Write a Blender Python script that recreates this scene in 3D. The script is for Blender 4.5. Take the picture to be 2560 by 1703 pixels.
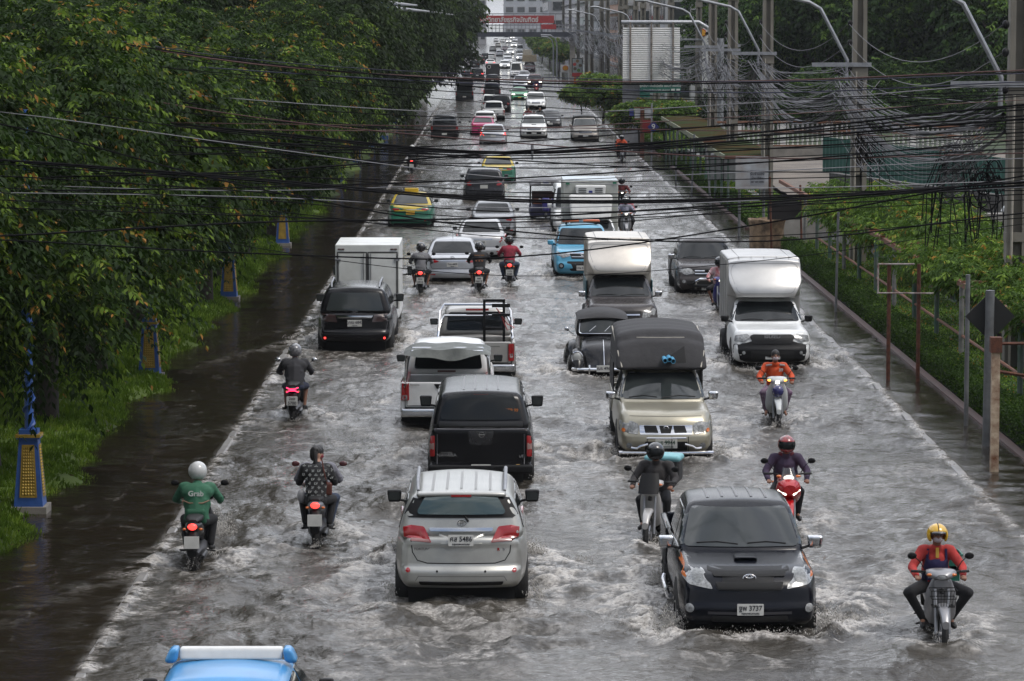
import bpy, math, random
import numpy as np
from mathutils import Vector, Matrix
from mathutils.bvhtree import BVHTree
R = math.radians
for o in list(bpy.data.objects): bpy.data.objects.remove(o)
scene = bpy.context.scene
COL = scene.collection
rnd = random.Random(7)
NP = np.random.RandomState(11)

# ------------------------------------------------------------------ camera, sky, sun, exposure
FPX, CAMH, HORIZON, VANISH = 8200.0, 8.0, 50.0, 1238.0      # in pixels of the 2560 x 1703 photograph
PITCH = math.atan((851.5 - HORIZON) / FPX)
YAW = -math.atan((1280 - VANISH) / FPX)
cd = bpy.data.cameras.new('camera'); cam = bpy.data.objects.new('camera', cd); COL.objects.link(cam)
cd.sensor_width = 36; cd.lens = FPX / 2560 * 36; cd.clip_start = 1; cd.clip_end = 6000
cam.location = (0, 0, CAMH); cam.rotation_euler = (R(90) - PITCH, 0, YAW)
scene.camera = cam
CM = cam.rotation_euler.to_matrix()

world = bpy.data.worlds.new('World'); scene.world = world; world.use_nodes = True
wn = world.node_tree; wn.nodes.clear()
def nd(t, typ, **kw):
    n = t.nodes.new(typ)
    for k, v in kw.items():
        if k.startswith('i_'):
            key = k[2:]; key = int(key) if key.isdigit() else key.replace('_', ' ')
            n.inputs[key].default_value = v
        else: setattr(n, k, v)
    return n
SUN_EL, SUN_AZ = 60.0, 118.0
sky = nd(wn, 'ShaderNodeTexSky', sky_type='NISHITA', sun_disc=False)
sky.sun_elevation = R(SUN_EL); sky.sun_rotation = R(SUN_AZ); sky.air_density = 1.2; sky.dust_density = 3
tc = nd(wn, 'ShaderNodeTexCoord'); mp = nd(wn, 'ShaderNodeMapping'); mp.inputs['Scale'].default_value = (1.3, 1.3, 3.6)
nz = nd(wn, 'ShaderNodeTexNoise', i_Scale=1.7, i_Detail=7.0, i_Roughness=0.55, i_Distortion=0.4)
rampw = nd(wn, 'ShaderNodeValToRGB'); rampw.color_ramp.elements[0].position = .38; rampw.color_ramp.elements[1].position = .52
nz2 = nd(wn, 'ShaderNodeTexNoise', i_Scale=3.4, i_Detail=6.0, i_Roughness=0.6)
rc = nd(wn, 'ShaderNodeValToRGB'); rc.color_ramp.elements[0].position = .3; rc.color_ramp.elements[1].position = .75
rc.color_ramp.elements[0].color = (2.6, 2.75, 3.1, 1); rc.color_ramp.elements[1].color = (10.4, 10.6, 11.2, 1)
mixw = nd(wn, 'ShaderNodeMix', data_type='RGBA')
bg = nd(wn, 'ShaderNodeBackground'); bg.inputs['Strength'].default_value = 0.085
ow = nd(wn, 'ShaderNodeOutputWorld')
L = wn.links.new
L(tc.outputs['Generated'], mp.inputs[0]); L(mp.outputs[0], nz.inputs['Vector']); L(mp.outputs[0], nz2.inputs['Vector'])
L(nz.outputs[0], rampw.inputs[0]); L(nz2.outputs[0], rc.inputs[0])
L(rampw.outputs[0], mixw.inputs[0]); L(sky.outputs[0], mixw.inputs[6]); L(rc.outputs[0], mixw.inputs[7])
sep = nd(wn, 'ShaderNodeSeparateXYZ'); L(tc.outputs['Generated'], sep.inputs[0]); grd = nd(wn, 'ShaderNodeMapRange', i_1=0.0, i_2=0.75, i_3=0.72, i_4=1.25); L(sep.outputs['Z'], grd.inputs[0])
gry = nd(wn, 'ShaderNodeMapRange', i_1=-.8, i_2=.8, i_3=0.70, i_4=1.65); L(sep.outputs['Y'], gry.inputs[0]); gm_ = nd(wn, 'ShaderNodeMath', operation='MULTIPLY'); L(grd.outputs[0], gm_.inputs[0]); L(gry.outputs[0], gm_.inputs[1])
vm = nd(wn, 'ShaderNodeVectorMath', operation='SCALE'); L(mixw.outputs[2], vm.inputs[0]); L(gm_.outputs[0], vm.inputs['Scale'])
L(vm.outputs[0], bg.inputs[0]); L(bg.outputs[0], ow.inputs[0])
sd = bpy.data.lights.new('sun', 'SUN'); sd.energy = 0.9; sd.angle = R(14); sd.color = (1, .95, .88)
sun = bpy.data.objects.new('sun', sd); COL.objects.link(sun)
az = R(SUN_AZ); el = R(SUN_EL)
sdir = Vector((math.sin(az) * math.cos(el), math.cos(az) * math.cos(el), math.sin(el)))
sun.rotation_euler = sdir.to_track_quat('Z', 'Y').to_euler(); sun.location = (0, 0, 60)
vs = scene.view_settings; vs.view_transform = 'Standard'; vs.look = 'None'; vs.exposure = 0.86; vs.gamma = 1
scene.cycles.max_bounces = 6; scene.cycles.diffuse_bounces = 2; scene.cycles.glossy_bounces = 4
scene.cycles.transparent_max_bounces = 12; scene.cycles.caustics_reflective = False; scene.cycles.caustics_refractive = False

# ------------------------------------------------------------------ pixel -> world
DS = 2560 / 2357.0
def ray(px, py):
    return (CM @ Vector(((px - 1280) / FPX, (851.5 - py) / FPX, -1)))
def G(px, py, z=0.0):
    d = ray(px, py); t = (z - CAMH) / d.z
    return Vector((d.x * t, d.y * t, z))
def PY(px, py, Y):
    d = ray(px, py); t = Y / d.y
    return Vector((d.x * t, Y, CAMH + d.z * t))
def g(x, y, z=0.0): return G(x * DS, y * DS, z)         # display pixels (2357 wide)
def py(x, y, Y): return PY(x * DS, y * DS, Y)

# ------------------------------------------------------------------ objects
def tag(o, label, cat, group=None, kind=None):
    if label: o['label'] = label
    if cat: o['category'] = cat
    if group: o['group'] = group
    if kind: o['kind'] = kind
    return o
def thing(name, label, cat, loc=(0, 0, 0), rz=0.0, group=None):
    o = bpy.data.objects.new(name, None); COL.objects.link(o); o.empty_display_size = .3
    o.location = loc; o.rotation_euler = (0, 0, rz)
    return tag(o, label, cat, group)
def link(name, me, parent=None, m=None):
    if m is not None and not me.materials: me.materials.append(m)
    o = bpy.data.objects.new(name, me); COL.objects.link(o)
    if parent is not None: o.parent = parent
    return o
def dup(root, loc=None, rz=None, label=None, group=None, scale=None):
    r = root.copy(); COL.objects.link(r)
    if loc is not None: r.location = loc
    if rz is not None: r.rotation_euler = (0, 0, rz)
    if scale: r.scale = scale
    if label: r['label'] = label
    if group: r['group'] = group
    for ch in root.children:
        c = ch.copy(); COL.objects.link(c); c.parent = r
        for gch in ch.children:
            d = gch.copy(); COL.objects.link(d); d.parent = c
    return r

ORD = 'first second third fourth fifth sixth seventh eighth ninth tenth eleventh twelfth thirteenth fourteenth fifteenth sixteenth seventeenth eighteenth nineteenth twentieth twenty-first twenty-second twenty-third twenty-fourth twenty-fifth twenty-sixth twenty-seventh twenty-eighth twenty-ninth thirtieth thirty-first thirty-second thirty-third thirty-fourth thirty-fifth thirty-sixth thirty-seventh thirty-eighth thirty-ninth fortieth forty-first forty-second forty-third forty-fourth forty-fifth forty-sixth'.split()
# ------------------------------------------------------------------ materials
MATS = {}
def mat(name, col=(.5, .5, .5), rough=.5, metal=0.0, spec=.5, coat=0.0, emit=None, es=1.0, var=.15, vscale=6.0, bump=0.0, bscale=40.0,
        dirt=None, trans=0.0, alpha=1.0):
    if name in MATS: return MATS[name]
    m = bpy.data.materials.new(name); m.use_nodes = True; t = m.node_tree; b = t.nodes['Principled BSDF']
    b.inputs['Roughness'].default_value = rough; b.inputs['Metallic'].default_value = metal
    b.inputs['Specular IOR Level'].default_value = spec; b.inputs['Coat Weight'].default_value = coat
    b.inputs['Coat Roughness'].default_value = .14
    b.inputs['Base Color'].default_value = (*col, 1)
    if trans: b.inputs['Transmission Weight'].default_value = trans
    if alpha < 1: b.inputs['Alpha'].default_value = alpha
    if emit:
        b.inputs['Emission Color'].default_value = (*emit, 1); b.inputs['Emission Strength'].default_value = es
    if var or bump:
        c = t.nodes.new('ShaderNodeTexCoord')
        n = nd(t, 'ShaderNodeTexNoise', i_Scale=vscale, i_Detail=5.0, i_Roughness=.6)
        t.links.new(c.outputs['Object'], n.inputs['Vector'])
    if var:
        r = nd(t, 'ShaderNodeValToRGB'); r.color_ramp.elements[0].position = .3; r.color_ramp.elements[1].position = .7
        d = dirt if dirt else tuple(x * (1 - 1.6 * var) for x in col)
        r.color_ramp.elements[0].color = (*d, 1); r.color_ramp.elements[1].color = (*[min(1, x * (1 + var * .6)) for x in col], 1)
        t.links.new(n.outputs[0], r.inputs[0]); t.links.new(r.outputs[0], b.inputs['Base Color'])
        mr = nd(t, 'ShaderNodeMapRange', i_3=max(.02, rough - .06), i_4=min(1, rough + .1)); t.links.new(n.outputs[0], mr.inputs[0])
        t.links.new(mr.outputs[0], b.inputs['Roughness'])
    if bump:
        n2 = nd(t, 'ShaderNodeTexNoise', i_Scale=bscale, i_Detail=4.0)
        t.links.new(c.outputs['Object'], n2.inputs['Vector'])
        bp = nd(t, 'ShaderNodeBump', i_Strength=bump, i_Distance=.02); t.links.new(n2.outputs[0], bp.inputs['Height'])
        t.links.new(bp.outputs[0], b.inputs['Normal'])
    MATS[name] = m
    return m
def paint(name, col, metal=.35, rough=.32, dirt=None):
    dk = max(col) < .1
    return mat('paint_' + name, col, rough=rough, metal=0 if dk else metal, coat=.05 if dk else .35, spec=.26 if dk else .5, var=.12, vscale=2.2, dirt=dirt)
GLASS = mat('car_glass', (.008, .010, .011), rough=.06, spec=.28, var=0)
GLASS_T = mat('car_glass_teal', (.03, .055, .055), rough=.07, spec=.9, var=0)
GLASS_G = mat('car_glass_grey', (.03, .035, .035), rough=.07, spec=.45, var=0)
BLACK = mat('black_plastic', (.006, .006, .0065), rough=.5, spec=.25, var=.2)
DARK = mat('dark_gap', (.006, .006, .006), rough=.8, var=0)
TYRE = mat('tyre_rubber', (.014, .014, .014), rough=.75, var=.2, bump=.3)
CHROME = mat('chrome', (.62, .63, .65), rough=.12, metal=1, var=0)
STEEL = mat('galvanised_steel', (.33, .34, .36), rough=.42, metal=.6, var=.2)
ALLOY = mat('alloy_rim', (.35, .35, .36), rough=.35, metal=.8, var=.1)
RED_L = mat('tail_lens_red', (.30, .008, .010), rough=.15, spec=.7, coat=.5, var=0)
RED_ON = mat('tail_lens_lit', (.5, .01, .01), rough=.2, emit=(1, .05, .04), es=1.6, var=0)
CLEAR_L = mat('lamp_lens_clear', (.30, .31, .31), rough=.15, spec=.5, coat=.3, var=.5, vscale=22, dirt=(.10, .10, .10))
LAMP_ON = mat('lamp_lit', (.8, .8, .75), rough=.2, emit=(1, .93, .8), es=3.0, var=0)
AMBER = mat('lamp_amber', (.55, .14, .02), rough=.2, coat=.5, var=0)
AMBER_ON = mat('lamp_amber_lit', (.7, .2, .02), rough=.2, emit=(1, .4, .05), es=2.5, var=0)
PLATE = mat('number_plate', (.58, .58, .55), rough=.4, var=.08)
PLATE_Y = mat('number_plate_yellow', (.62, .36, .04), rough=.4, var=.08)
INK = mat('plate_ink', (.015, .015, .02), rough=.5, var=0)
WHITEPL = mat('white_plastic', (.62, .62, .6), rough=.4, var=.08)
SKIN = mat('skin', (.22, .105, .065), rough=.5, var=.1)
SKIN_P = mat('skin_pale', (.42, .24, .17), rough=.5, var=.1)
HAIR = mat('hair', (.008, .006, .005), rough=.45, var=.2, bump=.4, bscale=90)
CONC = mat('concrete', (.235, .22, .195), rough=.85, var=.22, vscale=1.6, bump=.25, bscale=25)
RUST = mat('rusted_steel', (.12, .042, .022), rough=.8, var=.4, vscale=9, bump=.4)

# ------------------------------------------------------------------ mesh building
def lerp(a, b, t): return a + (b - a) * t
def clamp(x, a, b): return max(a, min(b, x))
class MB:
    def __init__(s): s.v = []; s.f = []
    def add(s, v, f):
        o = len(s.v); s.v.extend(tuple(p) for p in v); s.f.extend(tuple(i + o for i in q) for q in f); return s
    def box(s, x0, y0, z0, x1, y1, z1):
        v = [(x, y, z) for z in (z0, z1) for y in (y0, y1) for x in (x0, x1)]
        return s.add(v, [(0, 2, 3, 1), (4, 5, 7, 6), (0, 1, 5, 4), (2, 6, 7, 3), (0, 4, 6, 2), (1, 3, 7, 5)])
    def prism(s, pts, y0, y1, axis='y'):
        n = len(pts)
        if axis == 'y': v = [(p[0], y0, p[1]) for p in pts] + [(p[0], y1, p[1]) for p in pts]
        elif axis == 'x': v = [(y0, p[0], p[1]) for p in pts] + [(y1, p[0], p[1]) for p in pts]
        else: v = [(p[0], p[1], y0) for p in pts] + [(p[0], p[1], y1) for p in pts]
        f = [tuple(range(n))[::-1], tuple(range(n, 2 * n))] + [(i, (i + 1) % n, n + (i + 1) % n, n + i) for i in range(n)]
        return s.add(v, f)
    def tube(s, path, r, seg=8, cap=True):
        P = [Vector(p) for p in path]; n = len(P); rs = r if isinstance(r, (list, tuple)) else [r] * n
        up = None; v = []
        for i, p in enumerate(P):
            t = (P[min(i + 1, n - 1)] - P[max(i - 1, 0)])
            if t.length < 1e-9: t = Vector((0, 0, 1))
            t.normalize()
            if up is None:
                up = Vector((0, 0, 1)) if abs(t.z) < .9 else Vector((1, 0, 0))
            a = t.cross(up); 
            if a.length < 1e-6: a = t.cross(Vector((0, 1, 0)))
            a.normalize(); b = t.cross(a).normalized(); up = -b if up.dot(-b) > 0 else b
            a = t.cross(up).normalized(); b = up
            for k in range(seg):
                th = 2 * math.pi * k / seg
                v.append(p + (a * math.cos(th) + b * math.sin(th)) * rs[i])
        f = [(i * seg + k, i * seg + (k + 1) % seg, (i + 1) * seg + (k + 1) % seg, (i + 1) * seg + k) for i in range(n - 1) for k in range(seg)]
        if cap: f += [tuple(range(seg))[::-1], tuple((n - 1) * seg + k for k in range(seg))]
        return s.add(v, f)
    def lathe(s, prof, c=(0, 0, 0), axis='z', seg=20):
        v = []; n = len(prof)
        for (r, h) in prof:
            for k in range(seg):
                t = 2 * math.pi * k / seg; a, b = r * math.cos(t), r * math.sin(t)
                p = (a, b, h) if axis == 'z' else ((h, a, b) if axis == 'x' else (b, h, a))
                v.append((p[0] + c[0], p[1] + c[1], p[2] + c[2]))
        f = [(i * seg + k, i * seg + (k + 1) % seg, (i + 1) * seg + (k + 1) % seg, (i + 1) * seg + k) for i in range(n - 1) for k in range(seg)]
        return s.add(v, f)
    def ball(s, c, r, n=8, m=12):
        rr = r if isinstance(r, (tuple, list)) else (r, r, r)
        pr = []
        v = []; f = []
        for i in range(n + 1):
            a = math.pi * i / n
            for k in range(m):
                b = 2 * math.pi * k / m
                v.append((c[0] + rr[0] * math.sin(a) * math.cos(b), c[1] + rr[1] * math.sin(a) * math.sin(b), c[2] + rr[2] * math.cos(a)))
        for i in range(n):
            for k in range(m): f.append((i * m + k, (i + 1) * m + k, (i + 1) * m + (k + 1) % m, i * m + (k + 1) % m))
        return s.add(v, f)
    def mesh(s, name, smooth=38):
        me = bpy.data.meshes.new(name); me.from_pydata([tuple(p) for p in s.v], [], s.f); me.validate()
        if smooth: me.shade_smooth(); me.set_sharp_from_angle(angle=R(smooth))
        return me
    def build(s, name, m, parent=None, smooth=38):
        return link(name, s.mesh(name, smooth), parent, m)

def rbox(W, Lh, r, n=(8, 14, 8), warp=None, z01=None):
    """rounded box, x in +-W/2, y in +-L/2, z in 0..1 over height z01; warp(x,y,tz)->point"""
    h = (W / 2, Lh / 2, z01 / 2)
    def ax(hh, k):
        q = [0, .35, .7, 1.0]; ends = [hh - r * t for t in q]
        mid = list(np.linspace(-(hh - r), hh - r, k + 1))[1:-1] if k > 1 else []
        return sorted(set([round(x, 6) for x in [-e for e in ends] + mid + ends]))
    A = [ax(h[i], n[i]) for i in range(3)]
    V = []; F = []; key = {}
    def vid(p):
        c = [clamp(p[i], -(h[i] - r), h[i] - r) for i in range(3)]
        d = [p[i] - c[i] for i in range(3)]; l = math.sqrt(sum(x * x for x in d)) or 1
        q = [c[i] + d[i] / l * r for i in range(3)]
        k = tuple(round(x, 5) for x in q)
        if k in key: return key[k]
        key[k] = len(V); tz = (q[2] + h[2]) / (2 * h[2])
        V.append(warp(q[0], q[1], tz) if warp else (q[0], q[1], q[2] + h[2])); return key[k]
    for a in range(3):
        b, c = (a + 1) % 3, (a + 2) % 3
        for sgn in (-1, 1):
            for i in range(len(A[b]) - 1):
                for j in range(len(A[c]) - 1):
                    q = []
                    for (ii, jj) in ((i, j), (i + 1, j), (i + 1, j + 1), (i, j + 1)):
                        p = [0, 0, 0]; p[a] = sgn * h[a]; p[b] = A[b][ii]; p[c] = A[c][jj]; q.append(vid(p))
                    if sgn < 0: q = q[::-1]
                    if len(set(q)) > 2: F.append(tuple(dict.fromkeys(q)))
    return V, F
def tab(t):
    xs = [a for a, b in t]; ys = [b for a, b in t]
    return lambda x: float(np.interp(x, xs, ys))
def bvh_of(V, F): return BVHTree.FromPolygons([Vector(v) for v in V], F)
def rp(pts, r=.02, n=3):
    """round the corners of a polygon"""
    out = []; N = len(pts)
    for i in range(N):
        p0, p, p1 = Vector(pts[i - 1]), Vector(pts[i]), Vector(pts[(i + 1) % N])
        a = (p0 - p); b = (p1 - p); ra = min(r, a.length * .45, b.length * .45)
        a = p + a.normalized() * ra; b = p + b.normalized() * ra
        for k in range(n + 1):
            t = k / n; out.append(tuple((1 - t) ** 2 * a + 2 * t * (1 - t) * p + t * t * b))
    return out
def rect(x0, z0, x1, z1, r=.02, n=3): return rp([(x0, z0), (x1, z0), (x1, z1), (x0, z1)], r, n) if r else [(x0, z0), (x1, z0), (x1, z1), (x0, z1)]
AXD = {'R': (Vector((0, 1, 0)), lambda a, b: Vector((a, -9, b))), 'F': (Vector((0, -1, 0)), lambda a, b: Vector((a, 9, b))),
       'S': (Vector((-1, 0, 0)), lambda a, b: Vector((4, a, b))), 'L': (Vector((1, 0, 0)), lambda a, b: Vector((-4, a, b))),
       'T': (Vector((0, 0, -1)), lambda a, b: Vector((a, b, 9)))}
def surf(bvh, ax, a, b):
    d, fo = AXD[ax]; o = fo(a, b); hit = bvh.ray_cast(o, d)
    if hit[0] is None:
        hit = bvh.find_nearest(o + d * 8)
        for t in np.linspace(6, 11, 11):
            h2 = bvh.find_nearest(o + d * float(t))
            if h2[3] < hit[3]: hit = h2
        return o + d * (hit[0] - o).dot(d)
    return hit[0]
def decal(bvh, ax, pts, off=.006, th=.02, rings=3, mb=None):
    mb = mb or MB(); d = AXD[ax][0]; n = len(pts)
    # resample long edges
    P = []
    for i in range(n):
        a, b = Vector(pts[i]), Vector(pts[(i + 1) % n]); k = max(1, min(8, int((b - a).length / .12)))
        for j in range(k): P.append(a.lerp(b, j / k))
    n = len(P); c = sum(P, Vector((0, 0))) / n; rings = max(rings, min(9, int(max((p - c).length for p in P) / .10)))
    S = lambda q, o: surf(bvh, ax, q[0], q[1]) - d * o
    v = [S(c, off)]; f = []
    for r_ in range(1, rings + 1):
        t = r_ / rings
        for p in P: v.append(S(c.lerp(p, t), off))
    for i in range(n): f.append((0, 1 + i, 1 + (i + 1) % n))
    for r_ in range(1, rings):
        a0 = 1 + (r_ - 1) * n; b0 = 1 + r_ * n
        for i in range(n): j = (i + 1) % n; f.append((a0 + i, b0 + i, b0 + j, a0 + j))
    a0 = 1 + (rings - 1) * n; b0 = len(v)
    for i in range(n): v.append(v[a0 + i] + d * (th + off))
    for i in range(n): j = (i + 1) % n; f.append((a0 + i, b0 + i, b0 + j, a0 + j))
    return mb.add(v, f)
def strip(bvh, ax, pts, w=.012, off=.004, mb=None, closed=False):
    """a thin ribbon following the surface (panel gaps, chrome strips)"""
    mb = mb or MB(); d = AXD[ax][0]; P = [Vector(p) for p in pts]
    if closed: P.append(P[0])
    Q = []
    for a, b in zip(P, P[1:]):
        k = max(1, int((b - a).length / .1))
        for j in range(k): Q.append(a.lerp(b, j / k))
    Q.append(P[-1]); v = []
    for i, p in enumerate(Q):
        t = (Q[min(i + 1, len(Q) - 1)] - Q[max(i - 1, 0)]).normalized(); nrm = Vector((-t.y, t.x)) * w / 2
        for s_ in (-1, 1):
            q = p + nrm * s_; v.append(surf(bvh, ax, q.x, q.y) - d * off)
    f = [(2 * i, 2 * i + 1, 2 * i + 3, 2 * i + 2) for i in range(len(Q) - 1)]
    return mb.add(v, f)
TXT = {}
def text_mesh(s, size=.1, bold=0.0, sx=1.0):
    k = (s, size, bold, sx)
    if k in TXT: return TXT[k]
    cu = bpy.data.curves.new('t', 'FONT'); cu.body = s; cu.size = size; cu.align_x = 'CENTER'; cu.align_y = 'CENTER'
    cu.offset = bold; cu.resolution_u = 3; cu.extrude = .002
    ob = bpy.data.objects.new('t', cu); COL.objects.link(ob)
    dg = bpy.context.evaluated_depsgraph_get(); me = bpy.data.meshes.new_from_object(ob.evaluated_get(dg))
    bpy.data.objects.remove(ob)
    if sx != 1: me.transform(Matrix.Diagonal((sx, 1, 1, 1)))
    me.materials.clear(); TXT[k] = me; return me
def text_on(parent, s, size, loc, face='R', m=None, bold=0.0, tilt=0.0, sx=1.0, name='lettering'):
    me = text_mesh(s, size, bold, sx)
    if m is not None:
        me = me.copy(); me.materials.append(m)
    o = bpy.data.objects.new(name, me); COL.objects.link(o); o.parent = parent; o.location = loc
    o.rotation_euler = (R(90) + tilt, 0, {'R': 0, 'F': math.pi, 'S': math.pi / 2, 'L': -math.pi / 2}[face]) if face != 'T' else (0, 0, 0)
    return o
def big_mesh(name, V, Q, m=None, attrs=None, smooth=False):
    """numpy verts (n,3) and quads (k,4) -> mesh, quickly"""
    V = np.asarray(V, dtype=np.float32); Q = np.asarray(Q, dtype=np.int32); k = len(Q); w = Q.shape[1]
    me = bpy.data.meshes.new(name); me.vertices.add(len(V)); me.vertices.foreach_set('co', V.ravel())
    me.loops.add(k * w); me.loops.foreach_set('vertex_index', Q.ravel()); me.polygons.add(k)
    me.polygons.foreach_set('loop_start', np.arange(0, k * w, w, dtype=np.int32))
    if attrs:
        for an, av in attrs.items():
            a = me.attributes.new(an, 'FLOAT', 'POINT'); a.data.foreach_set('value', np.asarray(av, dtype=np.float32))
    me.update(calc_edges=True)
    if smooth: me.shade_smooth()
    if m: me.materials.append(m)
    return me
# ------------------------------------------------------------------ where the traffic stands (pixels of the 2560-wide photograph)
# key: (x centre of the near face, y of its waterline, direction R = driving away / F = oncoming, width, length, wake strength)
T = {
 'suv_silver': (1153, 1512, 'R', 1.84, 4.7, 1.0), 'navara': (1202, 1214, 'R', 1.85, 5.2, .7), 'revo_white': (1118, 1070, 'R', 1.855, 5.3, .6),
 'vigo_silver': (1188, 954, 'R', 1.80, 5.2, .6), 'suv_black': (887, 880, 'R', 1.84, 4.7, 1.0), 'box_truck': (919, 826, 'R', 1.66, 4.2, .4),
 'ativ': (1131, 706, 'R', 1.73, 4.4, .5), 'vios': (1203, 647, 'R', 1.71, 4.3, .5), 'sedan_s': (1232, 592, 'R', 1.72, 4.5, .4),
 'taxi1': (1026, 567, 'R', 1.775, 4.6, .5), 'cx': (1210, 503, 'R', 1.84, 4.5, .5), 'taxi2': (1245, 457, 'R', 1.775, 4.6, .3),
 'revo_dark': (1111, 347, 'R', 1.86, 5.3, .8), 'pink': (1207, 338, 'R', 1.75, 4.6, .3), 'merc': (1233, 361, 'R', 1.78, 4.6, .5),
 'wag_white': (1212, 322, 'R', 1.75, 4.4, 0), 'pick_white': (1234, 302, 'R', 1.8, 5.1, 0), 'suv_white': (1229, 281, 'R', 1.8, 4.7, 0),
 'pick_black': (1251, 283, 'R', 1.83, 5.2, .2), 'triton_dark': (1230, 245, 'R', 1.8, 5.2, .2), 'song': (1161, 250, 'R', 1.8, 5.2, .3),
 'car_b1': (1231, 215, 'R', 1.8, 4.7, 0), 'truck_b': (1232, 199, 'R', 1.9, 5.6, 0), 'suv_b2': (1193, 200, 'R', 1.8, 4.7, 0), 'sed_b3': (1171, 191, 'R', 1.75, 4.4, 0),
 'car_wr': (1226, 166, 'R', 1.8, 4.5, 0), 'taxi_blue': (536, 2078, 'R', 1.78, 4.6, 0),
 'vigo_black': (1874, 1592, 'F', 1.835, 5.2, 1.3), 'gold': (1665, 1151, 'F', 1.76, 5.0, 1.0), 'isuzu': (1931, 923, 'F', 1.81, 5.3, 1.2),
 'beetle': (1511, 943, 'F', 1.62, 4.1, .9), 'triton_box': (1557, 850, 'F', 1.8, 5.4, .4), 'triton_grey': (1768, 738, 'F', 1.78, 5.2, .7),
 'revo_blue': (1458, 697, 'F', 1.82, 5.3, 1.1), 'reefer': (1482, 672, 'F', 1.82, 5.6, .3), 'van_w': (1437, 582, 'F', 1.7, 4.8, .6),
 'tuktuk': (1365, 551, 'F', 1.35, 3.0, .5), 'hilux_w': (1335, 346, 'F', 1.83, 5.2, .5), 'sedan_d': (1376, 318, 'F', 1.72, 4.4, .3),
 'hilux_gold': (1464, 354, 'F', 1.78, 5.2, .6), 'innova': (1340, 274, 'F', 1.78, 4.6, .2), 'taxi_green': (1299, 250, 'F', 1.75, 4.5, .2),
 'suv_f1': (1302, 221, 'F', 1.75, 4.6, 0), 'pick_red': (1337, 219, 'F', 1.8, 5.1, 0), 'sed_f2': (1311, 201, 'F', 1.7, 4.4, 0), 'van_far': (1292, 192, 'F', 1.83, 5.2, 0),
 'pick_load': (1324, 180, 'F', 1.85, 5.2, 0),
}
B = {  # motorbikes
 'grab': (483, 1424, 'R'), 'woman': (789, 1366, 'R'), 'blackj': (732, 1053, 'R'), 'vest': (1051, 737, 'R'), 'tee': (1198, 735, 'R'), 'redj': (1274, 716, 'R'),
 'nightl': (1029, 434, 'R'), 'greyj': (1645, 1362, 'F'), 'purple': (1975, 1338, 'F'), 'yellow': (2361, 1618, 'F'), 'orange': (1946, 1066, 'F'),
 'behind': (1803, 781, 'F'), 'whiteh': (1566, 594, 'F'), 'pinkb': (1568, 560, 'F'), 'helm3': (1556, 535, 'F'), 'orange2': (1556, 404, 'F'), 'bluered': (1341, 232, 'F'),
}
def near(k):
    q = T[k] if k in T else B[k]; return G(q[0], q[1])
WAKES = []
for k, q in T.items():
    p = G(q[0], q[1]); WAKES.append((p.x, p.y, q[3], q[4], q[2], q[5]))
for k, q in B.items():
    p = G(q[0], q[1]); WAKES.append((p.x, p.y, .35, 1.9, q[2], .55))

# ------------------------------------------------------------------ flood water
def spectrum(n, size, lmin, lmax, pw, aniso=0.0, seed=1):
    r = np.random.RandomState(seed); k = np.fft.fftfreq(n, size / n) * 2 * np.pi
    KX, KY = np.meshgrid(k, k); K = np.hypot(KX, KY) + 1e-9; lam = 2 * np.pi / K
    A = K ** -pw * (lam < lmax) * np.exp(-(lmin / lam) ** 2)
    if aniso: A *= (1 - aniso + aniso * (KY / K) ** 2)
    h = np.real(np.fft.ifft2(A * np.exp(2j * np.pi * r.rand(n, n)))); return (h / h.std()).astype(np.float32)
TEX = {}
def samp(name, X, Y, size, ang=0.0, ox=0.0, oy=0.0):
    t = TEX[name]; n = t.shape[0]; c, s_ = math.cos(ang), math.sin(ang)
    u = ((X * c - Y * s_ + ox) / size * n) % n; v = ((X * s_ + Y * c + oy) / size * n) % n
    i = u.astype(np.int32); j = v.astype(np.int32); fu = u - i; fv = v - j; i %= n; j %= n; i1 = (i + 1) % n; j1 = (j + 1) % n
    return (t[j, i] * (1 - fu) * (1 - fv) + t[j, i1] * fu * (1 - fv) + t[j1, i] * (1 - fu) * fv + t[j1, i1] * fu * fv)
TEX['w'] = spectrum(1024, 22., .10, 2.2, 2.1, .35, 3)
TEX['s'] = spectrum(1024, 40., .42, 2.8, 1.6, .55, 12)
TEX['m'] = spectrum(512, 60., .6, 12, 1.7, 0, 5)
TEX['f'] = spectrum(1024, 16., .05, 1.2, 1.25, .2, 8)
KL = [(G(293, 1542).x, G(293, 1542).y), (G(695, 912).x, G(695, 912).y), (G(996, 430).x, G(996, 430).y), (G(1133, 203).x, G(1133, 203).y)]
KR = [(G(2487, 1271).x, G(2487, 1271).y), (G(2161, 934).x, G(2161, 934).y), (G(1795, 578).x, G(1795, 578).y), (G(1636, 430).x, G(1636, 430).y)]
def kl(Y): return np.interp(Y, [p[1] for p in KL], [p[0] for p in KL])
def kr(Y): return np.interp(Y, [p[1] for p in KR], [p[0] for p in KR])
def sst(a, b, x): t = np.clip((x - a) / (b - a), 0, 1); return t * t * (3 - 2 * t)
nr, nc = 1000, 980
vv = np.concatenate([np.linspace(2150, 92, nr - 2), [70., 56.]]); s_row = (vv - 46) / CAMH; Yr = FPX / s_row
tcol = np.linspace(-1, 1, nc); shape_c = tcol * .178 + np.sign(tcol) * np.abs(tcol) ** 9 * .5
Xg = shape_c[None, :] * Yr[:, None]; Yg = np.repeat(Yr[:, None], nc, 1)
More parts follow.
